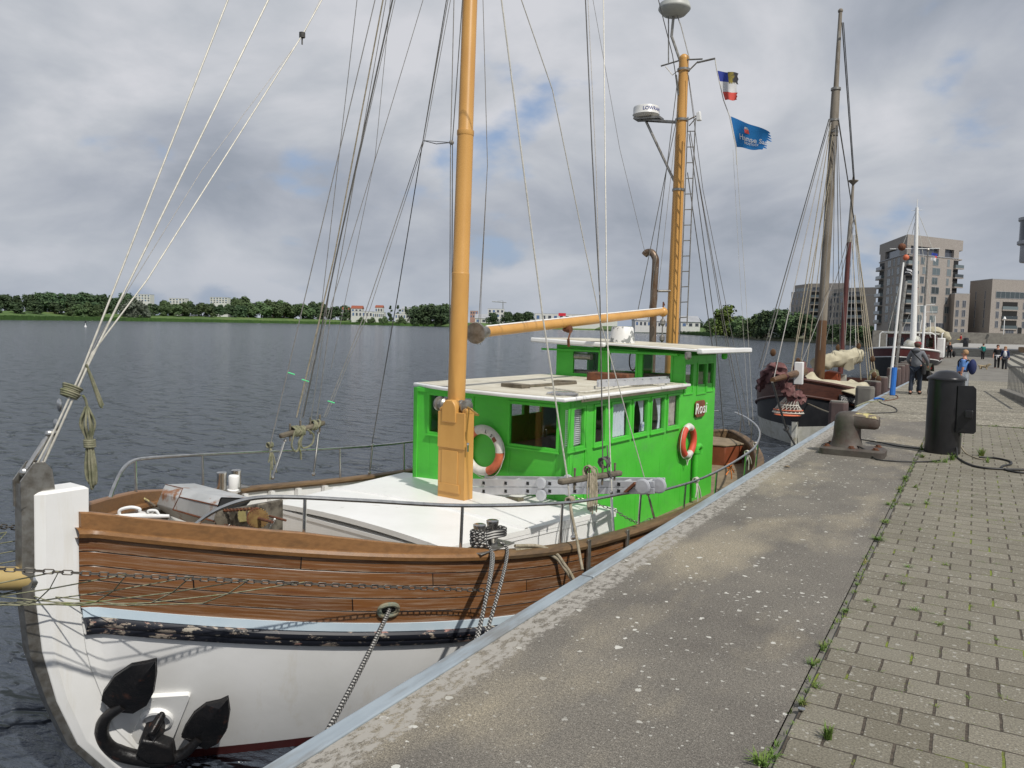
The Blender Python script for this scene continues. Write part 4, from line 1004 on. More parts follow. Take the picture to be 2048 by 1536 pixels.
m=M(); m.lathe(rc0,[(.19,-.03),(.225,.0),(.245,.015),(.235,.03),(.235,.13),(.225,.155),(.18,.17),(0,.18)],32); rd=m.build('radar','radome',am,smooth=.8)
m=M(); tx=(cam.matrix_world.translation-rc0); tx.z=0; tx.normalize(); side=V((-tx.y,tx.x,0))
tv,tf=text_mesh('LOWRANCE',.085,V((0,0,0)),(1,0,0),(0,1,0),.002)
m.add([rc0+V((math.sin(.75+v.x/.235)*side.x*.238-0,math.sin(.75+v.x/.235)*side.y*.238,0))+tx*(math.cos(.75+v.x/.235)*.238)+V((0,0,.085+v.y)) for v in tv],tf); m.build('lettering','lettering_blue',rd,smooth=0)
m=M(); a=aft(245); 
for dx in (-.06,.06): m.bar(rc0+ba*dx-V((0,0,.05))-bb_*.15,a+ba*dx,.025,.03)
m.box8([rc0+V(p) for p in ((-.2,-.12,-.06),(.3,-.12,-.09),(.3,.12,-.09),(-.2,.12,-.06),(-.2,-.12,-.03),(.3,-.12,-.05),(.3,.12,-.05),(-.2,.12,-.03))])
m.tube([rc0-bb_*.02-V((0,0,.05)),aft(380)],.024,8); m.build('radar_bracket','dull_steel',am)
m=M(); c=P_(1398,233); m.box8([c+V(p) for p in ((-.04,-.03,-.07),(.04,-.03,-.07),(.04,.05,-.07),(-.04,.05,-.07),(-.04,-.03,.07),(.02,-.03,.09),(.02,.05,.09),(-.04,.05,.07))]); m.build('floodlight','white_paint',am,bevel=.01)
m=M(); m.tube([P_(1376,240),P_(1392,232)],.012,6); m.tube([P_(1378,252),P_(1392,236)],.009,6); m.build('lamp_arm','dull_steel',am)
m=M(); la,lb,lc,ld=[bp(x,y,s=10.5) for x,y in ((1376,234),(1358,686),(1391,236),(1374,650))]
m.tube([la,lb],.011,6); m.tube([lc,ld],.011,6)
for k in range(14):
    y=262+k*31; t=(y-234)/(686-234); a=la.lerp(lb,t); t2=(y-236)/(650-236)
    if t2<1: m.tube([a,lc.lerp(ld,t2)],.009,5)
m.build('mast_ladder','dull_steel',am)
# exhaust
m=M(); e=[bp(x,y,s=10.3) for x,y in ((1305,690),(1307,600),(1311,530),(1310,515),(1303,505),(1294,505),(1289,510))]; e=[B(10.3,sl_(e[0])[1],-.5)]+e
m.tube(cat_curve(e,4),.062,14); m.build('exhaust_pipe','bronze_green',boat)
mat('exhaust_brown',(.14,.085,.05),(.24,.20,.16),5,.45,.5,st=(1,1,.5),bmp=.3); MATS['exhaust_brown']; bpy.data.objects['exhaust_pipe'].data.materials[0]=MATS['exhaust_brown']
m=M(); m.tube([bp(1315,582,s=10.35),bp(1343,582,s=10.6)],.022,8); m.build('exhaust_bracket','dull_steel',boat)
# ---- railings
def rail(side,s_list,s0,name,kinkfirst=True,h=.40,post_s=None):
    m=M(); pts=[]
    for s,hh in s_list: pts.append(B(s,(hb(s)-.04)*side,capz(s)+hh))
    m.tube(cat_curve(pts,5),.0165,10)
    for s in post_s:
        # height of rail at s
        hh=next((h1+(h2-h1)*(s-a)/(b-a) for (a,h1),(b,h2) in zip(s_list[:-1],s_list[1:]) if a<=s<=b),h)
        m.tube([B(s,(hb(s)-.055)*side,capz(s)),B(s,(hb(s)-.04)*side,capz(s)+hh)],.014,8)
    return m.build(name,'steel',boat)
RNK=[(4.7,.40),(4.95,.385),(5.15,.36),(5.35,.34),(5.8,.33),(6.6,.32),(7.5,.34)]
RN=[(.56,.0),(.62,.10),(.74,.24),(.92,.35),(1.15,.39),(1.6,.405),(2.37,.40),(3.56,.40)]+RNK+[(8.6,.40),(9.6,.41),(11,.41),(12,.41),(13,.40),(13.6,.40)]
rail(1,RN,0,'railing',post_s=(1.23,2.36,3.5,5.1,6.35,7.4,8.7,9.9,11.2,12.4,13.3))
rail(-1,[(.62,.0),(.75,.18),(.92,.34),(1.1,.41),(1.4,.425),(2.32,.42),(3.5,.42),(4.65,.42),(6,.42),(8,.42),(10,.42),(12,.40),(13.0,.40),(13.6,.40)],0,'railing',post_s=(1.14,2.3,4.63,5.9,7.4,9.5,11.5,12.9,13.5))
# bollards on the bulwark
def bollardpair(side,s,off=0,zt=.20):
    m=M(); z=capz(s)
    for ds in (0,.19):
        c=B(s+ds,(hb(s)-.13)*side,z-.03); m.lathe(c,[(.052,0),(.052,zt+.02),(.056,zt+.03),(.056,zt+.05),(.048,zt+.055)],20)
    m.build('bollard','steel',boat)
    m=M(); m.bb(s-.16,s+.33,(hb(s)-.20)*side if side>0 else -(hb(s)+.02),(hb(s)+.02) if side>0 else -(hb(s)-.20),z+.009,z+.022); m.build('bollard_base','dull_steel',boat,bevel=.004)
bs_=2.60
bollardpair(1,bs_); bollardpair(-1,2.55,zt=.20)
# fairlead cleat on foredeck
m=M(); z_=capz(.35)+.125; fq=lambda a,b: B(.27+a*.7,(hb(.27+a*.7)-.03),z_+b*.75)
m.tube([fq(-.08,.008),fq(.1,.012),fq(.32,.008)],[.014,.022,.012],8); m.tube(cat_curve([fq(-.02,0),fq(-.02,.07),fq(.05,.10),fq(.11,.085),fq(.115,.06)]),.012,8); m.tube(cat_curve([fq(.25,0),fq(.23,.06),fq(.18,.065),fq(.17,.045)]),.010,8); m.build('fairlead','white_paint',boat)
mat('sprocket_rust',(.30,.20,.07),(.17,.085,.035),11,.7,.3,bmp=.4)
# ---- windlass
def W_(x,y,s): return bp(x,y,s=s)
def cw(x,y,s): return W_(260+x/3.528,920+y/3.528,s)
def c1_(x,y): return (x/2.844,560+y/2.844)
ed=[((455,165),(870,270),1.80),((250,172),(640,262),1.47),((222,232),(618,322),1.37),((188,318),(590,432),1.36),((235,378),(640,520),1.46)]
Lp=[cw(*e[0],e[2]) for e in ed]; Rp=[cw(*e[1],e[2]) for e in ed]
m=M(); m.grid([Lp,Rp]); m.add(Lp,[(0,1,2,3,4)]); m.add([Lp[0],Lp[4],Rp[4],Rp[0]],[(0,1,2,3)])
wi=m.build('windlass','rusty_grey',boat,smooth=.2,bevel=.012)
ctr=sum(Rp,V((0,0,0)))/5; m=M(); m.add([ctr+(p-ctr)*.93-(Rp[1]-Lp[1]).normalized()*-.004 for p in Rp],[(4,3,2,1,0)]); m.build('opening','dark_hole',wi,smooth=0)
for a_,b_,r_ in ((Lp[2].lerp(Rp[2],.33),Rp[2],.007),(Lp[3].lerp(Rp[3],.3),Rp[3],.009),(Lp[1],Lp[1].lerp(Rp[1],.33),.005),(Lp[1].lerp(Rp[1],.33),Lp[2].lerp(Rp[2],.33),.006),(Lp[2].lerp(Rp[2],.33),Lp[3].lerp(Rp[3],.3),.006)):
    m=M(); m.tube([a_,a_.lerp(b_,.5),b_],[r_*.6,r_,r_*.8],6); m.build('rusty_weld','rust',wi)
cc=cw(655,408,1.40); sc=cw(905,412,1.38)
m=M(); m.lathe(cc,[(.06,-.02),(.072,0),(.072,.02),(.03,.03)],18,bb_-ba*.6); m.build('gear','greasy_iron',wi)
m=M(); q=[cw(*p,1.5) for p in ((700,345),(900,310),(900,560),(860,600),(640,600),(700,480))]; m.prism(q,ba*.28); m.build('engine_block','greasy_iron',wi,bevel=.015)
m=M(); q=[cw(*p,1.495) for p in ((760,350),(850,335),(845,430),(780,440))]; m.prism(q,-ba*.02); m.build('casting','yellow_paint',wi,bevel=.006)
m=M(); nx=(bb_*.8-ba*.75).normalized(); m.lathe(sc,[(.012,-.012),(.078,-.008),(.078,.008),(.012,.014)],24,nx)
xv=nx.cross(V((0,0,1))).normalized(); yv=xv.cross(nx)
for k in range(24):
    a=k*2*math.pi/24; m.ball(sc+(xv*math.cos(a)+yv*math.sin(a))*.082,.009,5)
m.build('sprocket','sprocket_rust',wi)
m=M(); m.tube([sc,cw(1005,438,1.30)],.013,8); m.tube([cw(985,396,1.5),cw(1098,426,1.42)],.010,7); m.build('shaft','rust',wi)
m=M(); chain(m,cc+V((0,0,.065)),sc+V((0,0,.085)),0,.026,.005,.011); chain(m,cc-V((0,0,.065)),sc-V((0,0,.085)),.012,.026,.005,.011); m.tube([sc+(xv*math.cos(R(-90+i*15))+yv*math.sin(R(-90+i*15)))*.088*(1) for i in range(13)],.008,5); m.build('drive_chain','rust',wi)
m=M(); c=cw(215,400,1.42); m.lathe(c,[(.045,-.05),(.07,-.03),(.05,0),(.07,.03),(.045,.05)],16,bb_); m.build('gypsy','greasy_iron',wi)
m=M(); m.tube([cw(165,430,1.05),cw(640,572,1.12)],.015,8); m.build('lever','rusty_grey',wi)
m=M(); m.bb(1.35,1.8,-.35,.25,capz(1.5)+DK,capz(1.5)-.22); m.build('bed','greasy_iron',wi,bevel=.02)
m=M(); m.tube([cw(1022,415,1.40),cw(945,565,1.40)],.009,7); m.build('rod','chipped_white',wi)
m=M(); m.ball(cw(925,600,1.40),.07,16,(1,1,.6)); m.build('chain_cover','rusty_grey',boat)
m=M(); p=W_(*c1_(1030,1440),s=1.02); m.ball(p,.05,10,(1,.7,1)); m.build('rag','blue_cloth',wi)
m=M(); m.tube(cat_curve([W_(*c1_(700,1280),s=1.2),W_(*c1_(705,1250),s=1.2),W_(*c1_(740,1228),s=1.2),W_(*c1_(810,1240),s=1.25),W_(*c1_(880,1285),s=1.35)]),.013,8); m.build('hose','yellow_paint',wi)
m=M(); p=W_(*c1_(1325,1160),s=2.2); m.lathe(p-V((0,0,.08)),[(.045,-.03),(.055,0),(.058,.02),(.045,.03),(.055,.16),(.05,.17)],16,V((.1,0,1))); m.build('plastic_bottle','lettering_white',boat)
m=M(); p=B(1.75,.72,capz(1.7)+DK); m.lathe(p,[(.13,0),(.13,.02),(.09,.05),(.03,.06)],16); m.build('deck_plate','chipped_white',boat)
# ---- rigging: shrouds and stays
def plane_pt(px,py,p0,lam,H=10.5):
    """point on the ray lying on the plane from a chain plate to the mast axis"""
    r=ray(px,py); a=(CAM-BO).dot(bb_); b=r.dot(bb_); l0,z0=lam
    # l = l0*(1-(z-z0)/(H-z0))
    k=l0/(H-z0); t=(l0-k*(CAM.z-z0)-a)/(b+k*r.z); return CAM+r*t
def shroud(name,pix,l0,z0,r,matn,ext=1.5,H=10.5,par=boat,n=6):
    pts=[plane_pt(x,y,None,(l0,z0),H) for x,y in pix]
    if ext: d=(pts[-1]-pts[-2]).normalized(); pts.append(pts[-1]+d*ext)
    m=M(); m.tube(pts,r*.72,n); return m.build(name,matn,par)
FL=-2.12
for pix,r,mt_ in ([[(541,888),(677,310),(750,0)],.008,'wire'],[[(600,842),(640,640),(714,0)],.006,'wire'],[[(593,835),(668,516),(766,0)],.012,'rope_tan'],[[(606,835),(672,516),(785,0)],.013,'wire_dark'],[[(622,838),(662,560),(781,40)],.006,'wire'],[[(592,835),(678,560),(846,0)],.007,'wire'],[[(662,738),(750,316),(775,60)],.005,'wire'],[[(648,834),(732,621),(846,281),(896,0)],.008,'wire'],[[(652,834),(741,615),(849,281),(901,0)],.006,'wire'],[[(742,900),(796,586),(846,281),(893,0)],.009,'wire_dark'],[[(628,870),(640,790),(660,640),(712,340),(772,0)],.007,'wire']):
    shroud('shroud',pix,FL,-.2,r,mt_)
for pix,r,mt_ in ([[(1140,1005),(1135,958),(1085,630),(1003,0)],.012,'wire_light'],[[(1310,1040),(1290,960),(1200,640),(1105,180),(1043,0)],.008,'wire_light'],[[(1228,1075),(1220,900),(1213,560),(1207,0)],.010,'wire_light'],[[(1206,940),(1200,600),(1184,300),(1171,0)],.010,'wire_dark'],[[(1290,505),(1240,300),(1186,0)],.004,'wire'],[[(1199,590),(1193,350),(1176,0)],.006,'wire']):
    shroud('shroud',pix,2.05,-.25,r,mt_)
# running rigging close to the foremast
for pix,r,mt_,s in ([[(903,757),(905,281),(925,0)],.006,'wire_dark',4.5],[[(899,757),(901,300),(908,0)],.006,'wire',4.5],[[(955,690),(975,330),(966,0)],.005,'wire',4.9],[[(961,690),(962,600),(975,330)],.004,'wire',4.9]):
    m=M(); pts=[bp(x,y,s=s) for x,y in pix]; pts.append(pts[-1]+(pts[-1]-pts[-2]).normalized()*1.2 if pix[-1][1]==0 else pts[-1]+V((0,0,.01))); m.tube(pts,r,6); m.build('halyard',mt_,boat)
m=M(); a=plane_pt(846,281,None,(FL,-.2)); b=bp(903,285,s=4.5); m.tube([a,a.lerp(b,.5)-V((0,0,.03)),b],.006,6); m.tube([a,b],.005,6); m.ball(b,.03,8); m.build('lashing','wire',boat)
# turnbuckles on the cap
def turnb(a,b,r=.012):
    a,b=V(a),V(b); m=M(); m.tube([a,a.lerp(b,.18)],r*.9,8); m.tube([a.lerp(b,.15),a.lerp(b,.85)],r*1.25,8); m.tube([a.lerp(b,.8),b],r*.9,8); m.ball(b,r*2,8); m.ball(a,r*2.3,8); m.build('turnbuckle','steel',boat)
for x0,y0,x1,y1 in ((545,955,570,880),(627,948,637,865),(739,945,745,890)):
    turnb(plane_pt(x0,y0,None,(FL,-.2)),plane_pt(x1,y1,None,(FL,-.2)))
for x0,y0,x1,y1 in ((1228,1075,1222,985),(1312,1050,1296,988),(1146,1075,1140,1000)):
    turnb(plane_pt(x0,y0,None,(2.05,-.25)),plane_pt(x1,y1,None,(2.05,-.25)))
# chain plates outside hull
m=M()
for px in (1228,1146):
    s=sl_(plane_pt(px,1078,None,(2.05,-.25)))[0]; m.bb(s-.025,s+.025,hb(s)+.03,hb(s)+.055,capz(s)-.62,capz(s)+.03)
m.build('chain_plate','dull_steel',boat,bevel=.004)
# forestays, in the centre plane
def cpl(x,y): return bp(x,y,l=0)
for pix,r,mt_ in ([[(60,955),(105,860),(160,740),(452,0)],.012,'wire_light'],[[(72,960),(118,850),(172,730),(533,0)],.013,'wire_light'],[[(150,775),(181,705),(290,560),(600,72),(640,0)],.010,'wire_light'],[[(152,770),(190,680),(400,340),(603,70),(636,0)],.004,'wire']):
    m=M(); pts=[cpl(x,y)+bb_*(.03 if i else 0) for i,(x,y) in enumerate(pix)]; pts.append(pts[-1]+(pts[-1]-pts[-2]).normalized()*1.5); m.tube(pts,r*.62,7); m.build('forestay',mt_,boat)
turnb(cpl(48,945),cpl(98,868),.014); turnb(cpl(70,950),cpl(108,865),.014)
m=M(); p=cpl(112,850); m.ball(p,.03,8,(1,.5,1.6)); p=cpl(119,810); m.ball(p,.028,8,(1,.5,1.8)); m.build('shackle','steel',boat)
# belaying bars with pins
for (x0,y0,x1,y1),l_ in (((560,873,648,845),(FL,-.2)),((1120,964,1240,946),(2.05,-.25))):
    a=plane_pt(x0,y0,None,l_); b=plane_pt(x1,y1,None,l_); m=M(); m.bar(a,b,.075,.06); br_=m.build('belaying_bar','grey_wood',boat,bevel=.02)
    m=M()
    for t in (.22,.45,.68,.9)[:4]:
        c=a.lerp(b,t); m.tube([c-V((0,0,.10)),c+V((0,0,.03)),c+V((0,0,.12))],[.012,.010,.014],7)
    m.build('belaying_pin','grey_wood',br_)
# bowsprit pointing forward from the stem, with its whisker chain
bs0=cpl(66,1160); bs1=wp(-160,1150,d=2.9)
bsd=(B(-3.5,-.3,.28)-bs0).normalized()
e_=bp(-10,1160,l=-.03); bsd=(e_-bs0).normalized()
m=M(); m.tube([bs0+V((0,0,0))+ba*.05,bs0+bsd*1.7],.082,18); sprit=m.build('bowsprit','ochre_paint',boat)
bpy.data.objects['bowsprit'].data.materials[0]=MATS['bowsprit_paint']
m=M(); m.lathe(bs0,[(.09,-.02),(.09,.03)],16,bsd); m.ball(bs0+V((0,0,.1)),.035,8); m.ball(bs0+V((0,0,.19)),.03,8); m.build('bowsprit_fitting','steel',sprit)
ce=bp(990,1181,l=2.13)
c0=bp(-30,1136,l=.62)
m=M(); chain(m,ce,c0,.012,.052,.0045,.014); m.build('whisker_chain','chain_steel',boat)
c0b=bp(-30,1050,l=-.35)
m=M(); chain(m,surf(1.2,-.2,-1),c0b,.0,.052,.0055,.016); m.build('whisker_chain','chain_steel',boat)
# safety net slung under the bowsprit between the chains
m=M(); na=[ce.lerp(c0,t) for t in [.45+i*.055 for i in range(11)]]; nbm=[bs0+bsd*(-.1+1.5*i/10)-V((0,0,.10)) for i in range(11)]
def npt(i,j):
    i=max(0,min(10,i)); a=na[i]; b=nbm[i]; t=j/5; return a.lerp(b,t)-V((0,0,.13*math.sin(t*math.pi)))
for i in range(0,10):
    for j in range(5):
        p=npt(i+(j%2)*.0 if 0 else i,j); 
        if (i+j)%2==0: m.tube([npt(i,j),npt(i+1,j+1)],.0045,4,cap=False)
        if (i+j)%2==1: m.tube([npt(i+1,j),npt(i,j+1)],.0045,4,cap=False)
m.tube([npt(i,5) for i in range(11)],.006,5); m.tube([npt(i,4)-V((0,0,.02)) for i in range(11)],.005,5)
m.build('bowsprit_net','rope_old',boat)
m=M(); na2=[surf(.6,-.2,-1).lerp(c0b,t) for t in [.2+i*.08 for i in range(11)]]
for i in range(10):
    for j in range(6):
        a=na2[i].lerp(nbm[i],j/6); b=na2[i+1].lerp(nbm[i+1],(j+1)/6); a2=na2[i+1].lerp(nbm[i+1],j/6); b2_=na2[i].lerp(nbm[i],(j+1)/6)
        if (i+j)%2==0: m.tube([a,b],.0045,4,cap=False)
        else: m.tube([a2,b2_],.0045,4,cap=False)
m.build('bowsprit_net','rope_old',boat)
# ================================================================ THINGS ON AND AROUND THE BOAT
# anchor hanging from the hawse pipe
def ap(px,py,e):
    o=apx+an_*e; r=ray(px,py); t=(o-CAM).dot(an_)/r.dot(an_); return CAM+r*t
anc=thing('anchor','black rust-flecked stockless anchor hanging against the white bow','anchor',ap(310,1500,.05))
def fluke(out,tip,root,e0,e1,name='fluke'):
    m=M(); n=len(out); c=ap(*root,e1+.03); P=[]
    for i,(x,y) in enumerate(out):
        dt=math.hypot(x-tip[0],y-tip[1])/130; P.append(ap(x,y,e1+(e0-e1)*max(0,1-dt)))
    ridge=[ap(tip[0]+(root[0]-tip[0])*t,tip[1]+(root[1]-tip[1])*t,e1+(e0-e1)*(1-t)+.05*math.sin(math.pi*min(1,t+.15))) for t in (0,.25,.5,.75,1)]
    rc_=sum(ridge,V((0,0,0)))/5
    back=[p-an_*.03 for p in P]
    vs=P+back+ridge; fs=[tuple(range(2*n-1,n-1,-1))]
    for i in range(n):
        j=(i+1)%n; fs.append((i,j,n+j,n+i))
        k=min(range(5),key=lambda q:(ridge[q]-P[i]).length); k2=min(range(5),key=lambda q:(ridge[q]-P[j]).length)
        fs.append((i,2*n+k,j)) 
        if k!=k2:
            st=1 if k2>k else -1
            for q in range(k,k2,st): fs.append((j,2*n+q,2*n+q+st))
    m.add(vs,fs); return m.build(name,'anchor_iron',anc,smooth=.9,bevel=.004)
fluke([(311,1322),(312,1350),(306,1388),(293,1412),(266,1428),(252,1418),(232,1428),(202,1402),(206,1386),(228,1355),(262,1332),(295,1326)],(311,1322),(232,1425),.20,.12)
fluke([(455,1397),(459,1425),(453,1462),(436,1488),(412,1500),(392,1482),(362,1475),(370,1455),(388,1428),(412,1410),(440,1404)],(456,1397),(382,1486),.16,.10)
m=M(); m.tube(cat_curve([ap(236,1424,.12),ap(208,1446,.13),ap(203,1478,.13),(ap(222,1500,.12)),ap(262,1514,.12),ap(320,1518,.13),ap(362,1506,.12),ap(385,1484,.11)],5),[.035]*8+[.044]*8+[.05]*8+[.042]*12,10) if 0 else None
pts=cat_curve([ap(246,1412,.12),ap(212,1436,.13),ap(203,1470,.13),ap(222,1497,.12),ap(262,1513,.12),ap(320,1520,.13),ap(365,1508,.12),ap(398,1478,.11)],5)
m.tube(pts,[.034+.026*math.sin(math.pi*i/(len(pts)-1)) for i in range(len(pts))],10); m.build('arm','anchor_iron',anc,smooth=1)
m=M(); q=[ap(x,y,.17) for x,y in ((282,1478),(310,1482),(345,1494),(350,1524),(296,1526),(272,1508))]; m.prism([p-an_*.10 for p in q],an_*.12); m.build('crown','anchor_iron',anc,bevel=.02)
m=M(); m.bar(ap(326,1415,-.10),ap(296,1492,.16),.13,.10); m.bar(ap(326,1425,.04),ap(300,1470,.20),.055,.06); m.build('shank','rust',anc,bevel=.015)
bpy.data.objects['shank'].data.materials[0]=MATS['anchor_iron']
# lifebuoys
def lifebuoy(c,ax,rr,r,bands,mats,label,seg=72):
    c=V(c); ax=V(ax).normalized(); x=ax.cross(V((0,0,1))).normalized(); y=V((0,0,1)); x=-x
    t=thing('lifebuoy',label,'lifebuoy',c,'lifebuoys on the deckhouse walls')
    def arc(a0,a1,r_,n=9,rn=14,e=0):
        m=M(); pts=[c+(x*math.cos(a)+y*math.sin(a))*rr+ax*e for a in [a0+(a1-a0)*i/n for i in range(n+1)]]; m.tube(pts,r_,rn); return m
    for i,(a0,a1) in enumerate(bands):
        arc(R(a0),R(a1),r,16).build('ring_segment',mats[i],t,smooth=1)
    m=M()
    pts=[]
    for k in range(61):
        a=2*math.pi*k/60; s=abs(math.sin(2*(a+.35))); pts.append(c+(x*math.cos(a)+y*math.sin(a))*(rr+r*1.05+.018*s)-V((0,0,.02*s)))
    m.tube(pts,.006,6); m.build('grab_line','rope_white',t)
    return t,x,y,ax
lc1=bp(966,901,s=5.04)
fb,x1,y1,ax1=lifebuoy(lc1,-ba,.262,.055,[(-70,0),(0,112),(112,188),(188,290)],['lifebuoy_orange','lifebuoy_white','lifebuoy_orange','lifebuoy_white'],'white and orange lifebuoy on the front wall beside the mast case')
for tt,an in (('L',72),('S',52)):
    m=M(); a=R(an); o=lc1+(x1*math.cos(a)+y1*math.sin(a))*.262+ax1*.056; td=(y1*math.cos(a)-x1*math.sin(a)); m.add(*text_mesh(tt,.06,o,-td,(x1*math.cos(a)+y1*math.sin(a)),.002)); m.build('lettering','lettering_dark',fb,smooth=0)
m=M(); a=R(38); o=lc1+(x1*math.cos(a)+y1*math.sin(a))*.262+ax1*.05; u_=(y1*math.cos(a)-x1*math.sin(a)); w_=(x1*math.cos(a)+y1*math.sin(a)); m.prism([o+u_*i+w_*j for i,j in ((-.03,-.025),(.03,-.025),(.03,.025),(-.03,.025))],ax1*.008); m.build('patch','sign_brown',fb)
lc2=bp(1376,882,l=1.29)
lifebuoy(lc2,bb_,.215,.05,[(-60,60),(60,120),(120,240),(240,300)],['lifebuoy_red','lifebuoy_white','lifebuoy_red','lifebuoy_white'],'red lifebuoy with white top and bottom under the name board')
m=M(); b_=lc2-V((0,0,.27)); m.tube(cat_curve([lc2+ba*.2-V((0,0,.1)),b_+ba*.05-V((0,0,.02)),b_-V((0,0,.10)),b_-ba*.03-V((0,0,.03)),lc2-ba*.24+V((0,0,.02))]),.006,6)
tag(m.build('rope_tail','rope_white',smooth=1),'thin white rope tail tied below the red lifebuoy','rope')
# folded aluminium ladder on the coachroof
lad=thing('folding_ladder','folded aluminium ladder lying on edge on the white coachroof before the green wall','ladder',bp(1130,990,s=4.75))
sA=4.78
for (ya,yb),(yc,yd) in (((958,973),(963,975)),((974.5,990),(976,988))):
    for ds in (0,.26):
        m=M(); q=[bp(943,yb,s=sA),bp(1308,yd,s=sA),bp(1308,yc,s=sA),bp(943,ya,s=sA)]; m.prism([p+ba*ds for p in q],ba*.028); m.build('stile','aluminium',lad,bevel=.004)
    for i in range(8):
        x=968+i*44+ (6 if i>3 else 0); t=(x-943)/365; yy=((ya+yb)/2)*(1-t)+((yc+yd)/2)*t
        a=bp(x,yy,s=sA); m=M(); m.tube([a+ba*.0-ba*.006,a+ba*.285],.020,8); r_=m.build('rung','aluminium',lad)
        m=M(); m.bar(a-ba*.0065,a-ba*.0085,.038,.038); m.build('rung_end','dark_hole',r_)
for x,y,r,e in ((1083,966,.068,.0),(1112,966,.062,.27),(1083,990,.068,.0),(1112,988,.062,.27),(1286,973,.085,.0),(1314,972,.085,.05)):
    m=M(); m.lathe(bp(x,y,s=sA-.012)+ba*e,[(r,0),(r,.02),(r*.8,.028),(r*.25,.03),(0.,.032)],22,-ba); m.build('hinge','aluminium',lad,smooth=.25)
m=M(); a=bp(1250,985,s=sA-.02); m.bar(a,a+bb_*.12+V((0,0,.12)),.05,.03); tag(m.build('wood_block','rust',smooth=0,bevel=.005),'short scorched wood block leaning on the ladder end','block')
m=M(); m.bar(bp(985,996,s=4.9),bp(1042,1000,s=4.75),.09,.05); tag(m.build('timber_block','grey_wood',smooth=0,bevel=.005),'dark timber block under the folded ladder','block')
# chain and padlock securing the ladder
cc0=bp(1145,993,s=4.95); cc1=bp(1312,1040,l=1.98); cc2=bp(1283,1048,l=1.9)
m=M(); chain(m,cc0,bp(1230,1020,l=1.78),.0,.045,.0045,.013); chain(m,bp(1230,1020,l=1.78),cc2,.02,.045,.0045,.013); chain(m,cc2,cc1,.0,.045,.0045,.013); chain(m,cc2-V((0,0,.0)),cc1+V((0,0,.02)),-.02,.045,.0045,.013)
tag(m.build('security_chain','dull_steel',smooth=1),'thin chain locking the aluminium ladder to the railing','chain')
pl_=thing('padlock','brass padlock hanging on the ladder chain','padlock',cc2)
m=M(); c=cc2-V((0,0,.06)); m.prism([c+ba*0-bb_*.03-V((0,0,.03)),c+bb_*.03-V((0,0,.03)),c+bb_*.03+V((0,0,.02)),c-bb_*.03+V((0,0,.02))],ba*.02); m.build('body','brass',pl_,bevel=.004)
m=M(); m.tube(cat_curve([c-bb_*.02+V((0,0,.02)),c-bb_*.02+V((0,0,.045)),c+V((0,0,.06)),c+bb_*.02+V((0,0,.045)),c+bb_*.02+V((0,0,.02))]),.005,6); m.build('shackle','steel',pl_)
# mooring ropes
m=M(); h0=hp+hn*.03; e=wp(585,1545,x=-2.60); e.z-=.1
m.tube(cat_curve([hp-hn*.05+V((0,0,.0)),h0+V((0,0,.005)),h0.lerp(e,.3)-V((0,0,.03)),h0.lerp(e,.65)-V((0,0,.03)),e],8),.017,10); tag(m.build('mooring_rope','rope_striped',smooth=1),'black and white striped mooring rope running out of the bronze hawse hole','rope')
zb=capz(bs_)
def bol(ds,h,a,r=.072): c=B(bs_+ds,hb(bs_+ds)-.13,zb); return c+(ba*math.cos(a)+bb_*math.sin(a))*r+V((0,0,h))
m=M()
for k in range(4): m.tube([bol(0,.05+k*.026,i*.524,.068+.004*(k%2)) for i in range(12)],.0145,8,closed=True)
for k in range(3):
    pts=[bol(0,.11+k*.024,math.pi*(.5+i/8),.07) for i in range(9)]+[bol(.19,.11+k*.024,-math.pi/2+math.pi*i/8,.07) for i in range(9)]; m.tube(pts,.0145,8,closed=True)
for k,(px,dx,h) in enumerate(((948,0,.05),(953,.0,.08),(962,.03,.06))):
    e=wp(px-8,1285,x=-2.60); e.z-=.15; a=bol(0 if k<2 else .19,h,math.pi*(.5+.1*k)); mid=a.lerp(e,.3)+bb_*.09
    m.tube(cat_curve([a-V((0,0,0)),a+bb_*.08-V((0,0,.06)),mid,a.lerp(e,.65)+bb_*.05,e],6),.0145,8)
tag(m.build('mooring_rope','rope_striped',smooth=1),'black and white mooring rope wound around the steel bollards','rope')
m=M()
for k in range(2):
    P=[(1030+0*k,1092+8*k,2.02),(1075,1092+9*k,2.08),(1110,1106+9*k,2.15),(1128,1128+8*k,2.22),(1148,1160+8*k,2.33)]
    pts=[bp(x,y,l=l) for x,y,l in P]; e=wp(1185,1200,x=-2.56); e.z-=.25; m.tube(cat_curve(pts+[pts[-1].lerp(e,.7)],6),.016,9)
tag(m.build('mooring_rope','rope_tan',smooth=1),'doubled tan laid rope curving over the cap rail beside the bollards','rope')
m=M(); a=bp(1140,1000,l=2.10)
for k in range(4): m.tube([a+(V((0,0,1))*math.cos(i*.785)+ba*.3*math.sin(i*.785)+bb_*math.sin(i*.785))*.03+ba*(k*.018-.03) for i in range(8)],.010,6,closed=True)
m.tube(cat_curve([a,bp(1143,1025,l=2.16),bp(1152,1070,l=2.24),bp(1165,1140,l=2.42)],5),.014,8)
tag(m.build('rail_rope','rope_tan',smooth=1),'tan rope knotted on the railing and leading down to the quay','rope')
def knotrope(px,py,l,tails,matn,label,side=1,r=.009):
    m=M(); a=bp(px,py,l=l)
    for k in range(4): m.tube([a+(V((0,0,1))*math.cos(i*.785)+bb_*math.sin(i*.785))*.032+ba*(k*.018-.03) for i in range(8)],r,6,closed=True)
    for x,y in tails: m.tube(cat_curve([a,bp((px+x)/2+2,(py+y)/2,l=l+.03),bp(x,y,l=l+.03)],4),r,6)
    return tag(m.build('rail_rope',matn,smooth=1),label,'rope')
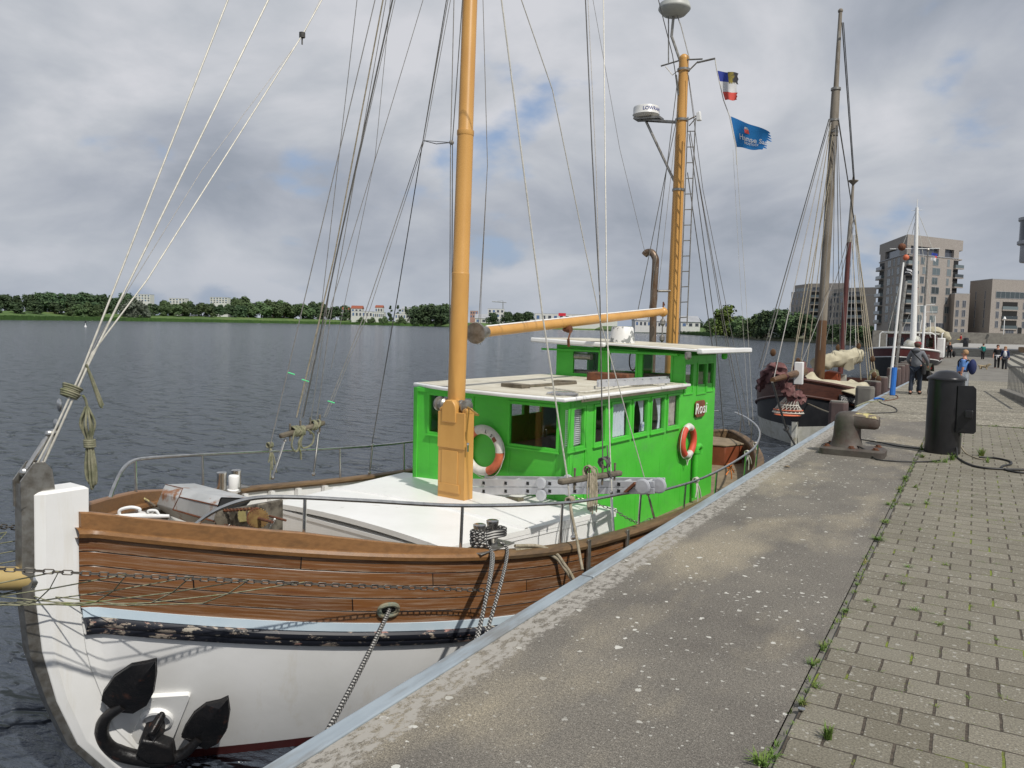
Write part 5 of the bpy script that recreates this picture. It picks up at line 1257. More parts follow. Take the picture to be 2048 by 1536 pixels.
knotrope(1392,960,2.12,[(1391,995),(1395,1003),(1402,996)],'rope_white','short white rope knotted on the railing below the green pipe')
knotrope(1494,905,1.75,[(1491,925),(1503,928),(1497,940)],'rope_white','white rope knotted on the aft railing post')
knotrope(1511,888,1.3,[(1520,915),(1528,922),(1512,930)],'rope_white','pale rope looped over the aftermost railing corner')
knotrope(1458,932,2.0,[(1452,950),(1468,945),(1463,958)],'orange_rope','orange cord tangled on the railing near the stern')
knotrope(540,890,-2.12,[(537,925),(545,940),(553,945),(540,960)],'rope_old','grey-green rope hitched over the far railing under the shrouds')
# rope coils on the forestay and hanging hank
m=M(); c=cpl(140,780); fd=(cpl(160,740)-cpl(120,830)).normalized(); xx=fd.cross(bb_).normalized()
for k in range(6): m.tube([c+fd*((k-3)*.015)+(bb_*math.cos(i*.5236)*.05+xx*math.sin(i*.5236)*.055)*(1+.1*(k%3))+xx*.01 for i in range(12)],.0085,7,closed=True)
tag(m.build('rope_coil','rope_old',smooth=1),'grey rope wrapped in tight turns around the forestay foot','rope')
def hank(px0,py0,px1,py1,n,w,matn,label,r=.0085,pl=dict(l=0),off=0,name='rope_hank',turn=.40):
    a=bp(px0,py0,**pl)+bb_*off; b=bp(px1,py1,**pl)+bb_*off; m=M(); d=b-a
    for k in range(n):
        an=k*2.4; wx=w*(.35+.65*random.random())
        q=lambda t,s_: a+d*t+(ba*math.cos(an)+bb_*math.sin(an))*wx*s_+V((0,0,random.uniform(-.01,.01)))
        le=random.uniform(.86,1.0)
        m.tube(cat_curve([q(0,.2),q(turn*.5,1.0),q(turn,.35),q(.7,.7),q(le*.97,.6),q(le,.0),q(le*.95,-.5),q(.7,-.5),q(turn,-.3)],4),r,6)
    for k in range(4): m.tube([a+d*(turn+.025*k)+(ba*math.cos(i*.7854)+bb_*math.sin(i*.7854))*w*.62 for i in range(8)],r,6,closed=True)
    return tag(m.build(name,matn,smooth=1),label,'rope')
hank(169,815,180,975,8,.06,'rope_old','mossy hank of rope hanging from the forestay coil',pl=dict(l=.0),off=.04)
m=M(); m.tube(cat_curve([cpl(160,790)+bb_*.04,cpl(166,800)+bb_*.04,cpl(170,820)+bb_*.04]),.009,6)
for dx,dy in ((0,0),(5,3),(9,-2)): m.tube(cat_curve([cpl(168,728)+bb_*.03,cpl(178+dx*.3,760)+bb_*.04,cpl(194+dx*.6,812+dy)+bb_*.05],5),.009,7)
tag(m.build('rope_tail','rope_old',smooth=1),'frayed rope ends dangling beside the forestays','rope')
def pl2(l,px,py,side=(2.05,-.25)): return plane_pt(px,py,None,side)
# ropes belayed on the two bars
def barrope(side,wraps,hang,matn,label,r=.009):
    m=M()
    for (x,y) in wraps:
        c=plane_pt(x,y,None,side)
        for k in range(6): 
            o=c+ba*random.uniform(-.05,.05); t_=random.uniform(-.5,.5)
            m.tube([o+V((0,0,1))*math.cos(i*.7854)*.06+bb_*math.sin(i*.7854)*.055+ba*t_*math.cos(i*.7854)*.08 for i in range(8)],r,6,closed=True)
    for P in hang: m.tube(cat_curve([plane_pt(x,y,None,side)+bb_*.05 for x,y in P],5),r,6)
    return tag(m.build('belayed_rope',matn,smooth=1),label,'rope')
barrope((FL,-.2),[(590,862),(600,862),(630,850)],[[(585,860),(578,890),(588,902),(597,880),(602,860)],[(600,870),(592,885),(596,905),(597,918)],[(610,858),(622,870),(618,888),(600,895),(595,880)]],'rope_old','thick old rope belayed around the far pin bar',.012)
barrope((2.05,-.25),[(1178,942),(1182,946)],[[(1168+k*4,945),(1166+k*5,985),(1168+k*4,1018+(k%3)*4),(1172+k*3,985),(1174+k*2,950)] for k in range(5)],'rope_tan','grey rope hank hung under the near pin bar',.008)
barrope((2.05,-.25),[(1209,925)],[[(1209,925),(1207,940),(1214,955),(1210,940)],[(1206,890),(1207,905),(1209,925)]],'wire_dark','dark line made fast at the outer end of the near pin bar',.008)
m=M(); c=plane_pt(600,70,None,(.03,0)); c=cpl(600,70)+bb_*.03
for k in range(4): m.tube([c+V((0,0,(k-2)*.012))+(ba*math.cos(i*.785)+bb_*math.sin(i*.785))*.022 for i in range(8)],.007,5,closed=True)
m.tube([c,c-V((0,0,.09))],.007,5); tag(m.build('stay_knot','wire_dark',smooth=1),'small dark knot tying the upper forestay lines together','knot')
for x,y,lab in ((582,746,'bright green clip on the outermost far shroud'),(610,760,'bright green clip on the thick twin shrouds'),(662,803,'bright green clip on the aft slanting shrouds')):
    m=M(); a=plane_pt(x-6,y-1,None,(FL,-.2)); b=plane_pt(x+7,y+3,None,(FL,-.2)); m.tube([a,b],.008,7); tag(m.build('shroud_clip','neon_clip',smooth=1),lab,'clip','green clips on the far shrouds')
# aft mast rigging
def P3(x,y,s): return bp(x,y,s=s)
for pix,r,mt_ in ([[(1354,170,10.6),(1296,640,9.9)],.008,'wire_dark'],[[(1357,220,10.6),(1272,640,9.8)],.007,'wire_dark'],[[(1352,260,10.6),(1310,640,10.0)],.005,'wire'],[[(1378,268,10.6),(1430,650,11.5),(1447,860,11.9)],.008,'wire_dark'],[[(1380,262,10.7),(1440,600,11.8),(1490,860,13.2)],.008,'wire'],[[(1381,268,10.7),(1435,590,11.8),(1478,830,13.0)],.006,'wire'],[[(1376,150,10.7),(1406,380,11.6),(1470,700,13.0),(1503,870,13.6)],.006,'wire'],[[(1375,345,10.6),(1428,715,11.2)],.008,'wire_dark'],[[(1377,150,10.6),(1390,240,10.6)],.005,'wire'],[[(1317,0,10.2),(1345,110,10.5),(1353,160,10.6)],.008,'wire_dark'],[[(1352,150,10.6),(1357,190,10.6)],.018,'wire_dark']):
    m=M(); m.tube([P3(*p) for p in pix],r,6); m.build('aft_stay',mt_,boat)
hal=[P3(1430,118,12.2),P3(1433,138,12.2),P3(1447,200,12.3),P3(1459,232,12.4),P3(1472,295,12.4),P3(1474,330,12.4)]
m=M(); m.tube(hal,.009,6); m.tube([hal[-1],P3(1490,560,12.9),P3(1506,840,13.4)],.004,5); m.tube([P3(1466,300,12.5),P3(1478,520,12.9),P3(1498,850,13.3)],.003,5); m.build('flag_halyard','rope_white',boat)
# flags: waving cloth
def flagm(corn,s,n=16,wave=.05,ph=0,rag=0,thick=True):
    """corn: 4 pixel corners TL TR BR BL ; returns function(u,v)->point"""
    a,b,c,d=[P3(x,y,s) for x,y in corn]
    nrm=ba
    def f(u,v):
        p=a.lerp(b,u).lerp(d.lerp(c,u),v); return p+nrm*(wave*math.sin(u*7+v*2.5+ph)*min(1,u*2.5))+V((0,0,1))*(wave*.35*math.sin(u*9+ph)*u)
    return f
def patch(f,u0,u1,v0,v1,nu=10,nv=6,rag=0):
    m=M(); rows=[]
    for j in range(nv+1):
        r=[]
        for i in range(nu+1):
            u=u0+(u1-u0)*i/nu; v=v0+(v1-v0)*j/nv
            if rag and i==nu: u-=rag*((j*7)%3)/3
            r.append(f(u,v))
        rows.append(r)
    m.grid(rows); m.grid([[p+ba*.004 for p in r] for r in rows],flip=True); return m
t=thing('flag','small frayed blue white and red flag with gold crest','flag',hal[1],'flags on the aft mast halyard')
f=flagm([(1433,141),(1476,148),(1474,200),(1450,200)],12.25,wave=.04)
patch(f,0,.55,0,.36).build('blue_band','flag_navy',t,smooth=1); patch(f,.55,1,-.02,.40,rag=.1).build('crest','flag_gold',t,smooth=1); patch(f,0,.9,.36,.72).build('white_band','flag_white',t,smooth=1); patch(f,0,1,.72,1,rag=.15).build('red_band','flag_red',t,smooth=1)
t=thing('flag','blue flag with white lettering and torn fly edge','flag',hal[3],'flags on the aft mast halyard')
f=flagm([(1460,232),(1548,268),(1532,302),(1473,294)],12.4,wave=.07,ph=1)
m=patch(f,0,.86,0,1,14,8); m.build('cloth','flag_blue',t,smooth=1)
m=M()
for j in range(9):
    v0=j/9; L_=.86+.14*((j*5)%4+1)/4; m.add([f(.86,v0),f(L_,v0+.03),f(L_,v0+.07),f(.86,v0+.111)],[(0,1,2,3)]); m.add([f(.86,v0)+ba*.004,f(L_,v0+.03)+ba*.004,f(L_,v0+.07)+ba*.004,f(.86,v0+.111)+ba*.004],[(3,2,1,0)])
m.build('torn_edge','flag_blue',t,smooth=0)
m=M(); m.add([f(-.01,0),f(.02,0),f(.02,1),f(-.01,1)],[(3,2,1,0)]); m.v=[p-ba*.006 for p in m.v]; m.build('hem','flag_white',t,smooth=0)
def flagtext(txt,size,u,v,par,matn):
    tv,tf=text_mesh(txt,1,(0,0,0),(1,0,0),(0,1,0),0,align='LEFT'); m=M(); m.add([f(u+p.x*size*.62,v-p.y*size)-ba*.012 for p in tv],tf); m.build('lettering',matn,par,smooth=0)
flagtext('Hanse Sail',.30,.17,.62,t,'flag_white'); flagtext('ROSTOCK',.13,.32,.80,t,'flag_white')
m=M(); m.add([p for p in [f(.34,.26),f(.46,.26),f(.48,.42),f(.36,.42)]],[(3,2,1,0)]); m.v=[p-ba*.012 for p in m.v]; em=m.build('emblem','flag_red',t,smooth=0)
m=M(); m.add([p for p in [f(.36,.18),f(.44,.18),f(.47,.27),f(.34,.27)]],[(3,2,1,0)]); m.v=[p-ba*.013 for p in m.v]; m.build('emblem','flag_white',t,smooth=0)
# ================================================================ QUAY FURNITURE
# mooring bollard
bc=wp(1692,907,z=0); bo_=thing('mooring_bollard','grey cast iron mooring bollard with a yellow painted horn on the concrete apron','bollard',(bc.x,bc.y,0))
m=M(); 
def rrect(cx,cy,a,b,z,n=6,r=.1):
    out=[]
    for sx,sy,a0 in ((1,1,0),(-1,1,90),(-1,-1,180),(1,-1,270)):
        for k in range(n+1):
            an=R(a0+90*k/n); out.append(V((cx+sx*(a-r)+math.cos(an)*r,cy+sy*(b-r)+math.sin(an)*r,z)))
    return out
r1=rrect(bc.x+.10,bc.y,.47,.30,.001); r2=rrect(bc.x+.10,bc.y,.47,.30,.09); r3=rrect(bc.x+.10,bc.y,.43,.26,.12)
n=len(r1); m.grid([r1+[r1[0]],r2+[r2[0]],r3+[r3[0]]],flip=True); m.add(r3,[tuple(range(n))]); m.build('base','bollard_iron',bo_,smooth=.5)
for dx,dy in ((-.26,-.2),(.10,-.22),(.44,-.2),(.44,.2),(.1,.22),(-.26,.2)):
    m=M(); m.lathe((bc.x+dx,bc.y+dy,.118),[(.055,0),(.055,.012),(.035,.014),(.035,.035),(.0,.04)],8); m.build('bolt','rust',bo_)
m=M(); rows=[]
for z,rx,ry,ox in ((.11,.27,.25,0),(.15,.235,.22,0),(.28,.205,.19,0),(.42,.20,.185,.0),(.52,.205,.19,.01),(.60,.20,.18,.02),(.65,.17,.15,.03),(.67,.10,.09,.04),(.672,.001,.001,.04)):
    rows.append([V((bc.x+ox+rx*math.cos(a),bc.y+ry*math.sin(a),z)) for a in [i*2*math.pi/28 for i in range(29)]])
m.grid(rows,flip=True); m.build('column','bollard_iron',bo_,smooth=1)
m=M(); rows=[]
for x,h,w,zc_ in ((-.05,.13,.17,.54),(.15,.125,.165,.535),(.30,.115,.155,.53),(.40,.105,.145,.52),(.445,.085,.125,.52),(.46,.05,.08,.52),(.462,.001,.001,.52)):
    rows.append([V((bc.x+x,bc.y+w*math.copysign(abs(math.cos(a))**.6,math.cos(a)),zc_+h*math.copysign(abs(math.sin(a))**.6,math.sin(a)))) for a in [i*2*math.pi/24 for i in range(25)]])
m.grid(rows,flip=False); m.build('horn','bollard_iron',bo_,smooth=1)
m=M(); rows=[]
for x,h,w,zc_ in ((.02,.117,.165,.545),(.15,.118,.166,.54),(.30,.113,.156,.533),(.405,.106,.146,.523),(.45,.085,.125,.522)):
    rows.append([V((bc.x+x+.004,bc.y+1.02*w*math.copysign(abs(math.cos(a))**.6,math.cos(a)),zc_+(h+.006)*math.copysign(abs(math.sin(a))**.6,math.sin(a)))) for a in [R(25+i*130/12) for i in range(13)]])
m.grid(rows); m.build('painted_cap','yellow_paint',bo_,smooth=1)
# power supply post
pc_=wp(1884,905,z=0); pp_=thing('power_post','round black shore power post with domed cap and open door','post',(pc_.x,pc_.y,0))
m=M(); n=40; zs=[0,.06,1.17]
m.lathe((pc_.x,pc_.y,0),[(.258,0),(.262,.05),(.262,1.18)],40); m.build('body','black_paint',pp_,smooth=.9)
m=M(); m.lathe((pc_.x,pc_.y,1.18),[(.262,0),(.285,.005),(.288,.03),(.275,.045),(.20,.085),(.16,.125),(.10,.15),(.0,.16)],40); m.build('cap','black_paint',pp_,smooth=.9)
dq=[wp(x,y,y=pc_.y-.22) for x,y in ((1912,866),(1947,868),(1952,864),(1953,778),(1947,772),(1916,771))]
m=M(); m.prism(dq,(0,.02,0)); dr=m.build('door','black_paint',pp_,smooth=0,bevel=.004)
q=wp(1938,828,y=pc_.y-.26); m=M(); m.wb(q.x-.055,q.x+.055,q.y-.07,q.y+.035,q.z-.06,q.z+.06); m.build('lock_box','black_paint',dr,bevel=.01)
q=wp(1925,861,y=pc_.y-.24); m=M(); m.wb(q.x-.06,q.x+.06,q.y-.005,q.y+.005,q.z-.02,q.z+.02); m.build('slot','dark_hole',dr)
m=M(); q=wp(1910,790,y=pc_.y-.16); m.tube([V((pc_.x+.255,pc_.y-.12,.30)),V((pc_.x+.255,pc_.y-.12,1.10))],.014,8); m.build('door_hinge','steel',pp_)
def gcable(P,r,matn,label,z=None,name='cable'):
    pts=[]
    for p in P:
        if len(p)==2: q=wp(p[0],p[1],z=.0); q.z=g(q.y)+r
        else: q=wp(p[0],p[1],z=p[2])
        pts.append(q)
    m=M(); m.tube(cat_curve(pts,8),r,8); return tag(m.build(name,matn,smooth=1),label,'cable')
gcable([(1722,880),(1760,886),(1800,894),(1842,899),(1860,905)],.010,'black_cable','thin black cable running from behind the iron bollard to the power post')
gcable([(1652,908,.0),(1643,893,.06),(1656,886,.14),(1690,888,.15),(1722,895,.14),(1738,905,.07),(1752,920),(1790,924),(1850,925),(1880,922)],.012,'black_cable','black cable draped over the base of the iron bollard')
gcable([(1908,905,.12),(1912,915),(1928,926),(1955,936),(1995,940),(2060,942)],.016,'black_cable','thick black cable lying on the paving right of the power post')
gcable([(1958,916),(1990,918),(2018,924),(2022,930),(2006,934),(2004,939),(2030,946),(2060,948)],.015,'black_cable','black cable making a loop on the paving at the right edge')
gcable([(1906,846,.42),(1915,862,.30),(1918,885,.15),(1932,908),(1954,918),(1975,921)],.011,'rope_tan','beige cable hanging from the power post door')
gcable([(1904,850,.40),(1911,870,.28),(1913,895,.12),(1914,915)],.013,'black_cable','black cable dropping out of the power post')
gcable([(1700,834),(1730,828),(1785,826),(1794,821),(1785,814),(1765,808),(1755,800)],.012,'black_cable','black cable zigzagging across the pebble paving towards the piles')
gcable([(1768,802),(1790,797),(1796,793),(1793,788),(1780,783)],.012,'rust','rusty cable curling by the foot of the blue flagpole')
# brown fender piles standing along the quay wall
pile=None
def mkpile(x,y,top,w,label,matn='pile_brown'):
    global pile
    if pile is None or matn!='pile_brown':
        t=thing('fender_pile','x','pile',(x,y,-4),'fender piles along the quay wall'); m=M()
        sec=[(-.26,-.2),(-.26,.2),(-.18,.26),(.18,.26),(.26,.2),(.26,-.2),(.18,-.26),(-.18,-.26)]
        m.prism([V((x+a,y+b,-4)) for a,b in sec],(0,0,4)); m.build('shaft',matn,t,smooth=0,bevel=.02)
        m=M(); m.prism([V((x+a*.92,y+b*.92,0)) for a,b in sec],(0,0,.03)); m.build('cap_plate','concrete_wall',t,smooth=0)
        if matn=='pile_brown': pile=t
    else: t=copy_tree(pile)
    t.location=(x,y,top-4.0); t.scale=(w,w,1); tag(t,label); return t
ordn=['first','second','third','fourth','fifth','sixth','seventh','eighth','ninth','tenth','eleventh','twelfth','thirteenth','fourteenth','fifteenth','sixteenth','seventeenth','eighteenth','nineteenth','twentieth']
mkpile(-2.84,21.2,.17,.8,'low brown pile nearest the iron bollard')
mkpile(-2.86,26.9,.22,1,'grey pile between the two sailing boat bows','concrete_wall')
k=0
for y,top in ((28.8,.30),(31.2,.34),(37,.45),(39.2,.5),(41.4,.5),(43.6,.52),(46,.52),(48.6,.52),(51.4,.52),(54.4,.5),(57.8,.5),(61.5,.5),(65.5,.5),(70,.52),(75,.55),(81,.6),(88,.6)):
    mkpile(-2.86,y,top,1,'brown fender pile, %s in the row leading away past the stroller'%ordn[k]); k+=1
# steel posts and railing at right
m=M(); p=wp(1926,828,z=0); m.lathe((p.x,p.y,0),[(.075,0),(.075,.98),(.07,1.0),(.03,1.02),(0,1.022)],18); tag(m.build('steel_post','steel',smooth=.8),'polished steel post standing behind the black power post','post')
rl=thing('handrail','grey steel barred railing on a low concrete kerb at the right edge','railing',(1.3,30,0))
ra=V((1.15,34.3,-.15)); rb=V((1.75,24.5,0)); 
rtop=wp(2022,751,d=(ra-CAM).dot(cf)).z
m=M(); dq_=V((.25,0,0)); m.box8([ra-dq_+V((0,0,-.3)),rb-dq_+V((0,0,-.3)),rb+dq_+V((0,0,-.3)),ra+dq_+V((0,0,-.3)),ra-dq_+V((0,0,.14)),rb-dq_+V((0,0,.22)),rb+dq_+V((0,0,.22)),ra+dq_+V((0,0,.14))]); m.build('kerb','concrete_wall',rl,smooth=0,bevel=.03)
m=M(); m.bar(ra+V((0,0,.98)),rb+V((0,0,1.06)),.05,.05); m.build('top_rail','handrail',rl)
for i in range(26):
    t=i/25; a=ra.lerp(rb,t); m=M(); m.bar(a+V((0,0,.14+.08*t)),a+V((0,0,.96+.08*t)),.022,.05,up=(0,1,0)); m.build('baluster','handrail',rl)
# blue and white flagpole leaning at the quay
fp=thing('flagpole','tall white leaning flagpole with a blue foot at the quay edge','flagpole',wp(1779,790,z=-.05))
f0=wp(1779,790,z=-.05); f1=wp(1784,735,y=f0.y+.1); f2=wp(1797,613,y=f0.y+.3); f3=wp(1803,560,y=f0.y+.4); f4=wp(1807,525,y=f0.y+.5)
m=M(); m.tube([f0+V((.08,0,0)),f1+V((.07,0,0))],.085,10); m.build('foot','pole_blue',fp)
m=M(); m.tube([f0.lerp(f1,.25),f1,f2],[.045,.045,.04],10); m.tube([f2,f3,f4],[.038,.034,.025],10); m.build('pole','lettering_white',fp)
m=M(); m.tube([f1+V((.10,0,-.6)),f2+V((.12,0,0)),f4+V((.1,.1,-.6))],.045,8); m.build('second_pole','dull_steel',fp)
t=thing('flag','black pirate flag with pale emblem flying on the white flagpole','flag',f3); d0=(f3-CAM).dot(cf)
def cloth(pts4,d,matn,par,name,wave=.12,off=0,u0=0,u1=1,v0=0,v1=1):
    a,b,c,e=[wp(x,y,d=d) for x,y in pts4]; m=M(); rows=[]
    for j in range(7):
        v=v0+(v1-v0)*j/6; rows.append([a.lerp(b,u).lerp(e.lerp(c,u),v)+cf*(wave*math.sin(u*6+v*2)+off)+V((0,0,wave*.6*math.sin(u*5+1)*u)) for u in [u0+(u1-u0)*i/12 for i in range(13)]])
    m.grid(rows); m.grid([[p+cf*.004 for p in r] for r in rows],flip=True); return m.build(name,matn,par,smooth=1)
cp=[(1809,532),(1826,537),(1824,552),(1808,550)]
cloth(cp,d0,'flag_black',t,'cloth'); cloth(cp,d0,'flag_white',t,'emblem',off=-.012,u0=.35,u1=.7,v0=.2,v1=.45); cloth(cp,d0,'flag_white',t,'crossbones',off=-.012,u0=.2,u1=.85,v0=.62,v1=.72)
# weeds in the joints: blades and rosettes
m=M(); rd=random.Random(5)
def tuft(x,y,h,n,sp):
    for i in range(n):
        a=rd.uniform(0,6.28); le=h*rd.uniform(.4,1.1); b=V((x+rd.gauss(0,sp*.3),y+rd.gauss(0,sp*.3),-.004)); d=V((math.cos(a),math.sin(a),0)); w=h*.03+.0012; s_=d.cross(V((0,0,1)))*w
        k=rd.uniform(.3,1.0)*sp*2.2; p1_=b+d*k*.4+V((0,0,le*.6)); p2_=b+d*k+V((0,0,le*(.95 if k<h else .6)))
        m.add([b-s_,b+s_,p1_+s_*.8,p1_-s_*.8,p2_],[(0,1,2,3),(3,2,4)])
jx=-.675
for px,py,h,n,sp in ((1655,1478,.075,90,.022),(1520,1530,.07,50,.035),(1545,1515,.05,30,.03),(1625,1330,.05,30,.03),(1630,1375,.05,24,.03),(1608,1408,.05,30,.03),(1648,1295,.05,30,.03),(1690,1224,.035,40,.03),(1832,1221,.035,24,.03),(1890,1130,.03,30,.03),(1757,1080,.06,60,.05),(1770,1045,.05,30,.04),(1777,1010,.05,34,.04),(1800,980,.05,30,.04),(1810,960,.08,40,.04),(1815,1010,.04,50,.06),(1853,1008,.05,30,.04),(1830,975,.06,30,.05),(1962,912,.14,60,.05),(1975,925,.10,20,.04),(1845,915,.08,40,.05),(1870,925,.06,40,.08),(1905,920,.12,50,.06),(1845,900,.12,20,.05),(1890,925,.10,20,.08),(1818,1135,.04,24,.03),(1807,1168,.04,20,.03),(1735,1202,.03,20,.03),(1880,1250,.04,24,.03),(1640,905,.06,16,.04),(1868,868,.03,20,.06)):
    p=wp(px,py,z=0); tuft(p.x,p.y,h,n,sp)
for i in range(150):
    y=rd.uniform(3.4,19.5); tuft(jx+rd.gauss(0,.012),y,rd.uniform(.015,.05),rd.randint(4,14),.02)
for i in range(420):
    r_=rd.randint(20,90); y=-.1+.0+r_*.2055; x=-.352-.29*2+.29*rd.randint(1,12)+(.145 if r_%2 else 0); 
    if x<-.6: continue
    if rd.random()<.5: tuft(x,y+.1,rd.uniform(.01,.03),rd.randint(4,12),.02)
    else: tuft(x+rd.uniform(-.1,.1),y+.0,rd.uniform(.006,.018),rd.randint(5,14),.03)
for i in range(60): tuft(rd.uniform(-.2,5),19.62+rd.gauss(0,.08),rd.uniform(.02,.07),14,.05)
tag(m.build('weeds','grass_weed',smooth=0,origin=(0,0,0)),kind='stuff')
# dead leaf on the apron
m=M(); p=wp(1573,935,z=0); m.add([p+V(q) for q in ((-.05,-.02,.01),(0,-.04,.025),(.06,0,.01),(.01,.035,.03))],[(0,1,2,3)]); tag(m.build('dead_leaf','deck_wood',smooth=0),'single dry leaf lying on the concrete near the quay edge','leaf')
m=M(); p=wp(1603,1423,z=0); m.lathe((p.x,p.y,.012),[(.018,0),(.018,.004)],14); tag(m.build('bottle_cap','steel',smooth=.5),'small silvery bottle cap in the weeds of the joint','cap')
# ================================================================ OTHER BOATS
def hull2(par,x0,y0,L,hw,cap,stemf,zrows,mats,matrow,bow=4.0,p=2.2,us=None,fin=.5,stern=.35):
    us=us or [(i/40)**1.4 for i in range(41)]
    def hbb(s):
        if s<bow: return hw*(1-(1-s/bow)**p)
        t=(s-bow)/(L-bow); return hw*(1-(1-stern)*max(0,(t-.55)/.45)**2)
    def pt(u,z,side,e=0):
        s0=stemf(z); s=s0+(L-s0)*u; c=cap(s); d=max(0,min(1,(c-z)/3.0)); h=max(.07,hbb((s-s0)*(1-fin*d*math.exp(-s/3)))*(1-.18*d**2))+e
        return V((x0+h*side,y0+s,z))
    for mi,(z0,z1) in zip(matrow,zip(zrows[:-1],zrows[1:])):
        pass
    def rowpts(zspec,side,e=0):
        out=[]
        for u in us:
            s=stemf(0)+(L-stemf(0))*u; z=cap(s)+zspec[1] if zspec[0]=='c' else zspec[1]
            out.append(pt(u,min(z,cap(s)),side,e))
        return out
    m=M()
    for side in (1,-1):
        for mi,(a,b) in zip(matrow,zip(zrows[:-1],zrows[1:])):
            m.mi=mi; m.grid([rowpts(a,side),rowpts(b,side)],flip=side>0)
    # transom
    m.mi=matrow[0]; a=rowpts(zrows[0],1)[-1]; b=rowpts(zrows[0],-1)[-1]; c=rowpts(zrows[-1],-1)[-1]; d=rowpts(zrows[-1],1)[-1]; m.add([a,b,c,d],[(0,1,2,3)])
    h=m.build('hull',mats,par,smooth=1)
    return rowpts,pt
# --- dark wooden sailing boat
S2=thing('sailing_boat','dark brown and black wooden sailing boat with stowed sails behind the green boat','boat',(-4.75,26,WZ),None)
def cap2(s): return .42-.70*min(1,s/3.6)+.03*max(0,s-9)
def stem2(z): return 0.0 if z>-1 else (-1-z)*.35
mats2=['mahogany','black_hull','old_white','black_hull']
row,pt2=hull2(S2,-4.75,26.1,13.5,2.0,cap2,stem2,[('c',0),('c',-.48),('c',-.50),('z',-1.10),('z',-1.6),('z',-2.4)],mats2,[0,0,1,2,2],bow=4.2,p=2.6,fin=.45)
m=M(); 
for side in (1,-1): m.tube(row(('c',.02),side),.06,6); m.tube(row(('c',-.5),side,.03),.045,6)
m.build('rubbing_strake','mahogany',S2)
m=M(); rr_=[[p for p in (a,a.lerp(b,.5),b)] for a,b in zip(row(('c',-.45),1,-.06),row(('c',-.45),-1,-.06))]; m.grid(rr_); m.build('deck','deck_wood',S2)
m=M(); m.wb(-4.83,-4.67,25.92,26.16,-2.2,-.9); m.build('stem_post','old_white',S2,bevel=.02)
m=M(); m.wb(-4.86,-4.64,25.9,26.2,-.9,.1); m.build('stem','black_hull',S2,bevel=.02)
# white fender box on the stemhead
m=M(); a=wp(1598,742,y=26.0); m.wb(a.x-.13,a.x+.13,a.y-.1,a.y+.1,a.z-.42,a.z+.28); m.build('white_board','lettering_white',S2,bevel=.02)
bt=wp(1545,760,y=22.9); br=V((-4.75,27.2,.62))
m=M(); m.tube([bt,br],[.07,.13],10); m.build('bowsprit','mast_brown',S2)
m=M(); m.tube([bt+V((0,0,-.05)),wp(1572,858,y=25.2),wp(1590,890,y=25.9)],.035,6); m.ball(wp(1572,857,y=25.2),.10,8); m.build('bobstay','dull_steel',S2)
# crumpled sails on the bowsprit
def crumple(pts,r,matn,name,par,seed=0,n=14,amp=.35,fl=.8):
    rd=random.Random(seed); m=M(); P=cat_curve(pts,8); rows=[]
    ph=[rd.uniform(0,6.28) for _ in range(6)]
    for i,p in enumerate(P):
        t=i/(len(P)-1); d=(P[min(i+1,len(P)-1)]-P[max(i-1,0)]).normalized(); x=d.cross(V((0,0,1))).normalized(); y=x.cross(d); rr=r*(.55+.45*math.sin(math.pi*min(1,max(0,t*.9+.05)))**.6)
        rows.append([p+(x*math.cos(a)*fl+y*math.sin(a))*rr*(1+amp*math.sin(3*a+ph[0]+t*9)*math.sin(t*23+ph[1])+amp*.6*math.sin(5*a+ph[2]-t*17)+amp*.4*math.sin(t*41+ph[3]+2*a)) for a in [k*2*math.pi/n for k in range(n+1)]])
    m.grid(rows,flip=True); m.add([q for q in rows[0][:-1]],[tuple(range(n-1,-1,-1))]); m.add([q for q in rows[-1][:-1]],[tuple(range(n))]); return m.build(name,matn,par,smooth=1)
crumple([wp(1520,775,y=25.5),wp(1530,752,y=25),wp(1550,738,y=24.5),wp(1565,752,y=24.5),wp(1562,775,y=25)],.19,'sail_red','stowed_jib',S2,3,16,.5)
crumple([wp(1565,765,y=24.8),wp(1580,785,y=25),wp(1598,795,y=25.3),wp(1606,800,y=25.5)],.16,'sail_red','stowed_foresail',S2,5,14,.5)
crumple([wp(1592,740,y=28),wp(1602,738,y=28.3),wp(1612,750,y=28.6),wp(1622,762,y=28.8)],.2,'sail_red','stowed_foresail',S2,9,14,.5)
# white net basket hanging under the bowsprit
m=M(); c=wp(1583,820,y=25.2); k0=V((c.x-.1,c.y,c.z)); 
for i in range(20):
    a=i*math.pi/10; b=k0+V((math.cos(a)*.46,math.sin(a)*.3,-.08)); a2=(i+2)*math.pi/10
    m.tube([k0+V((.15+math.cos(a2)*.1,0,.55)),k0+V((math.cos(a)*.3,math.sin(a)*.2,.15)),b],.010,4)
    m.tube([k0+V((.15+math.cos(a)*.1,0,.5)),k0+V((math.cos(a2)*.32,math.sin(a2)*.2,.13)),b],.010,4)
for z,r_ in ((-.08,.46),(-.12,.40),(.15,.3)): m.tube([k0+V((math.cos(i*.314)*r_,math.sin(i*.314)*r_*.65,z)) for i in range(20)],.02,5,closed=True)
m.build('hanging_net','rope_white',S2)
m=M(); m.lathe(k0+V((0,0,-.16)),[(.38,-.01),(.41,.01),(.38,.04)],20); m.tube([k0+V((math.cos(i*.314)*.43,math.sin(i*.314)*.3,.0)) for i in range(20)],.018,5,closed=True); m.build('net_ring','lifebuoy_orange',S2)
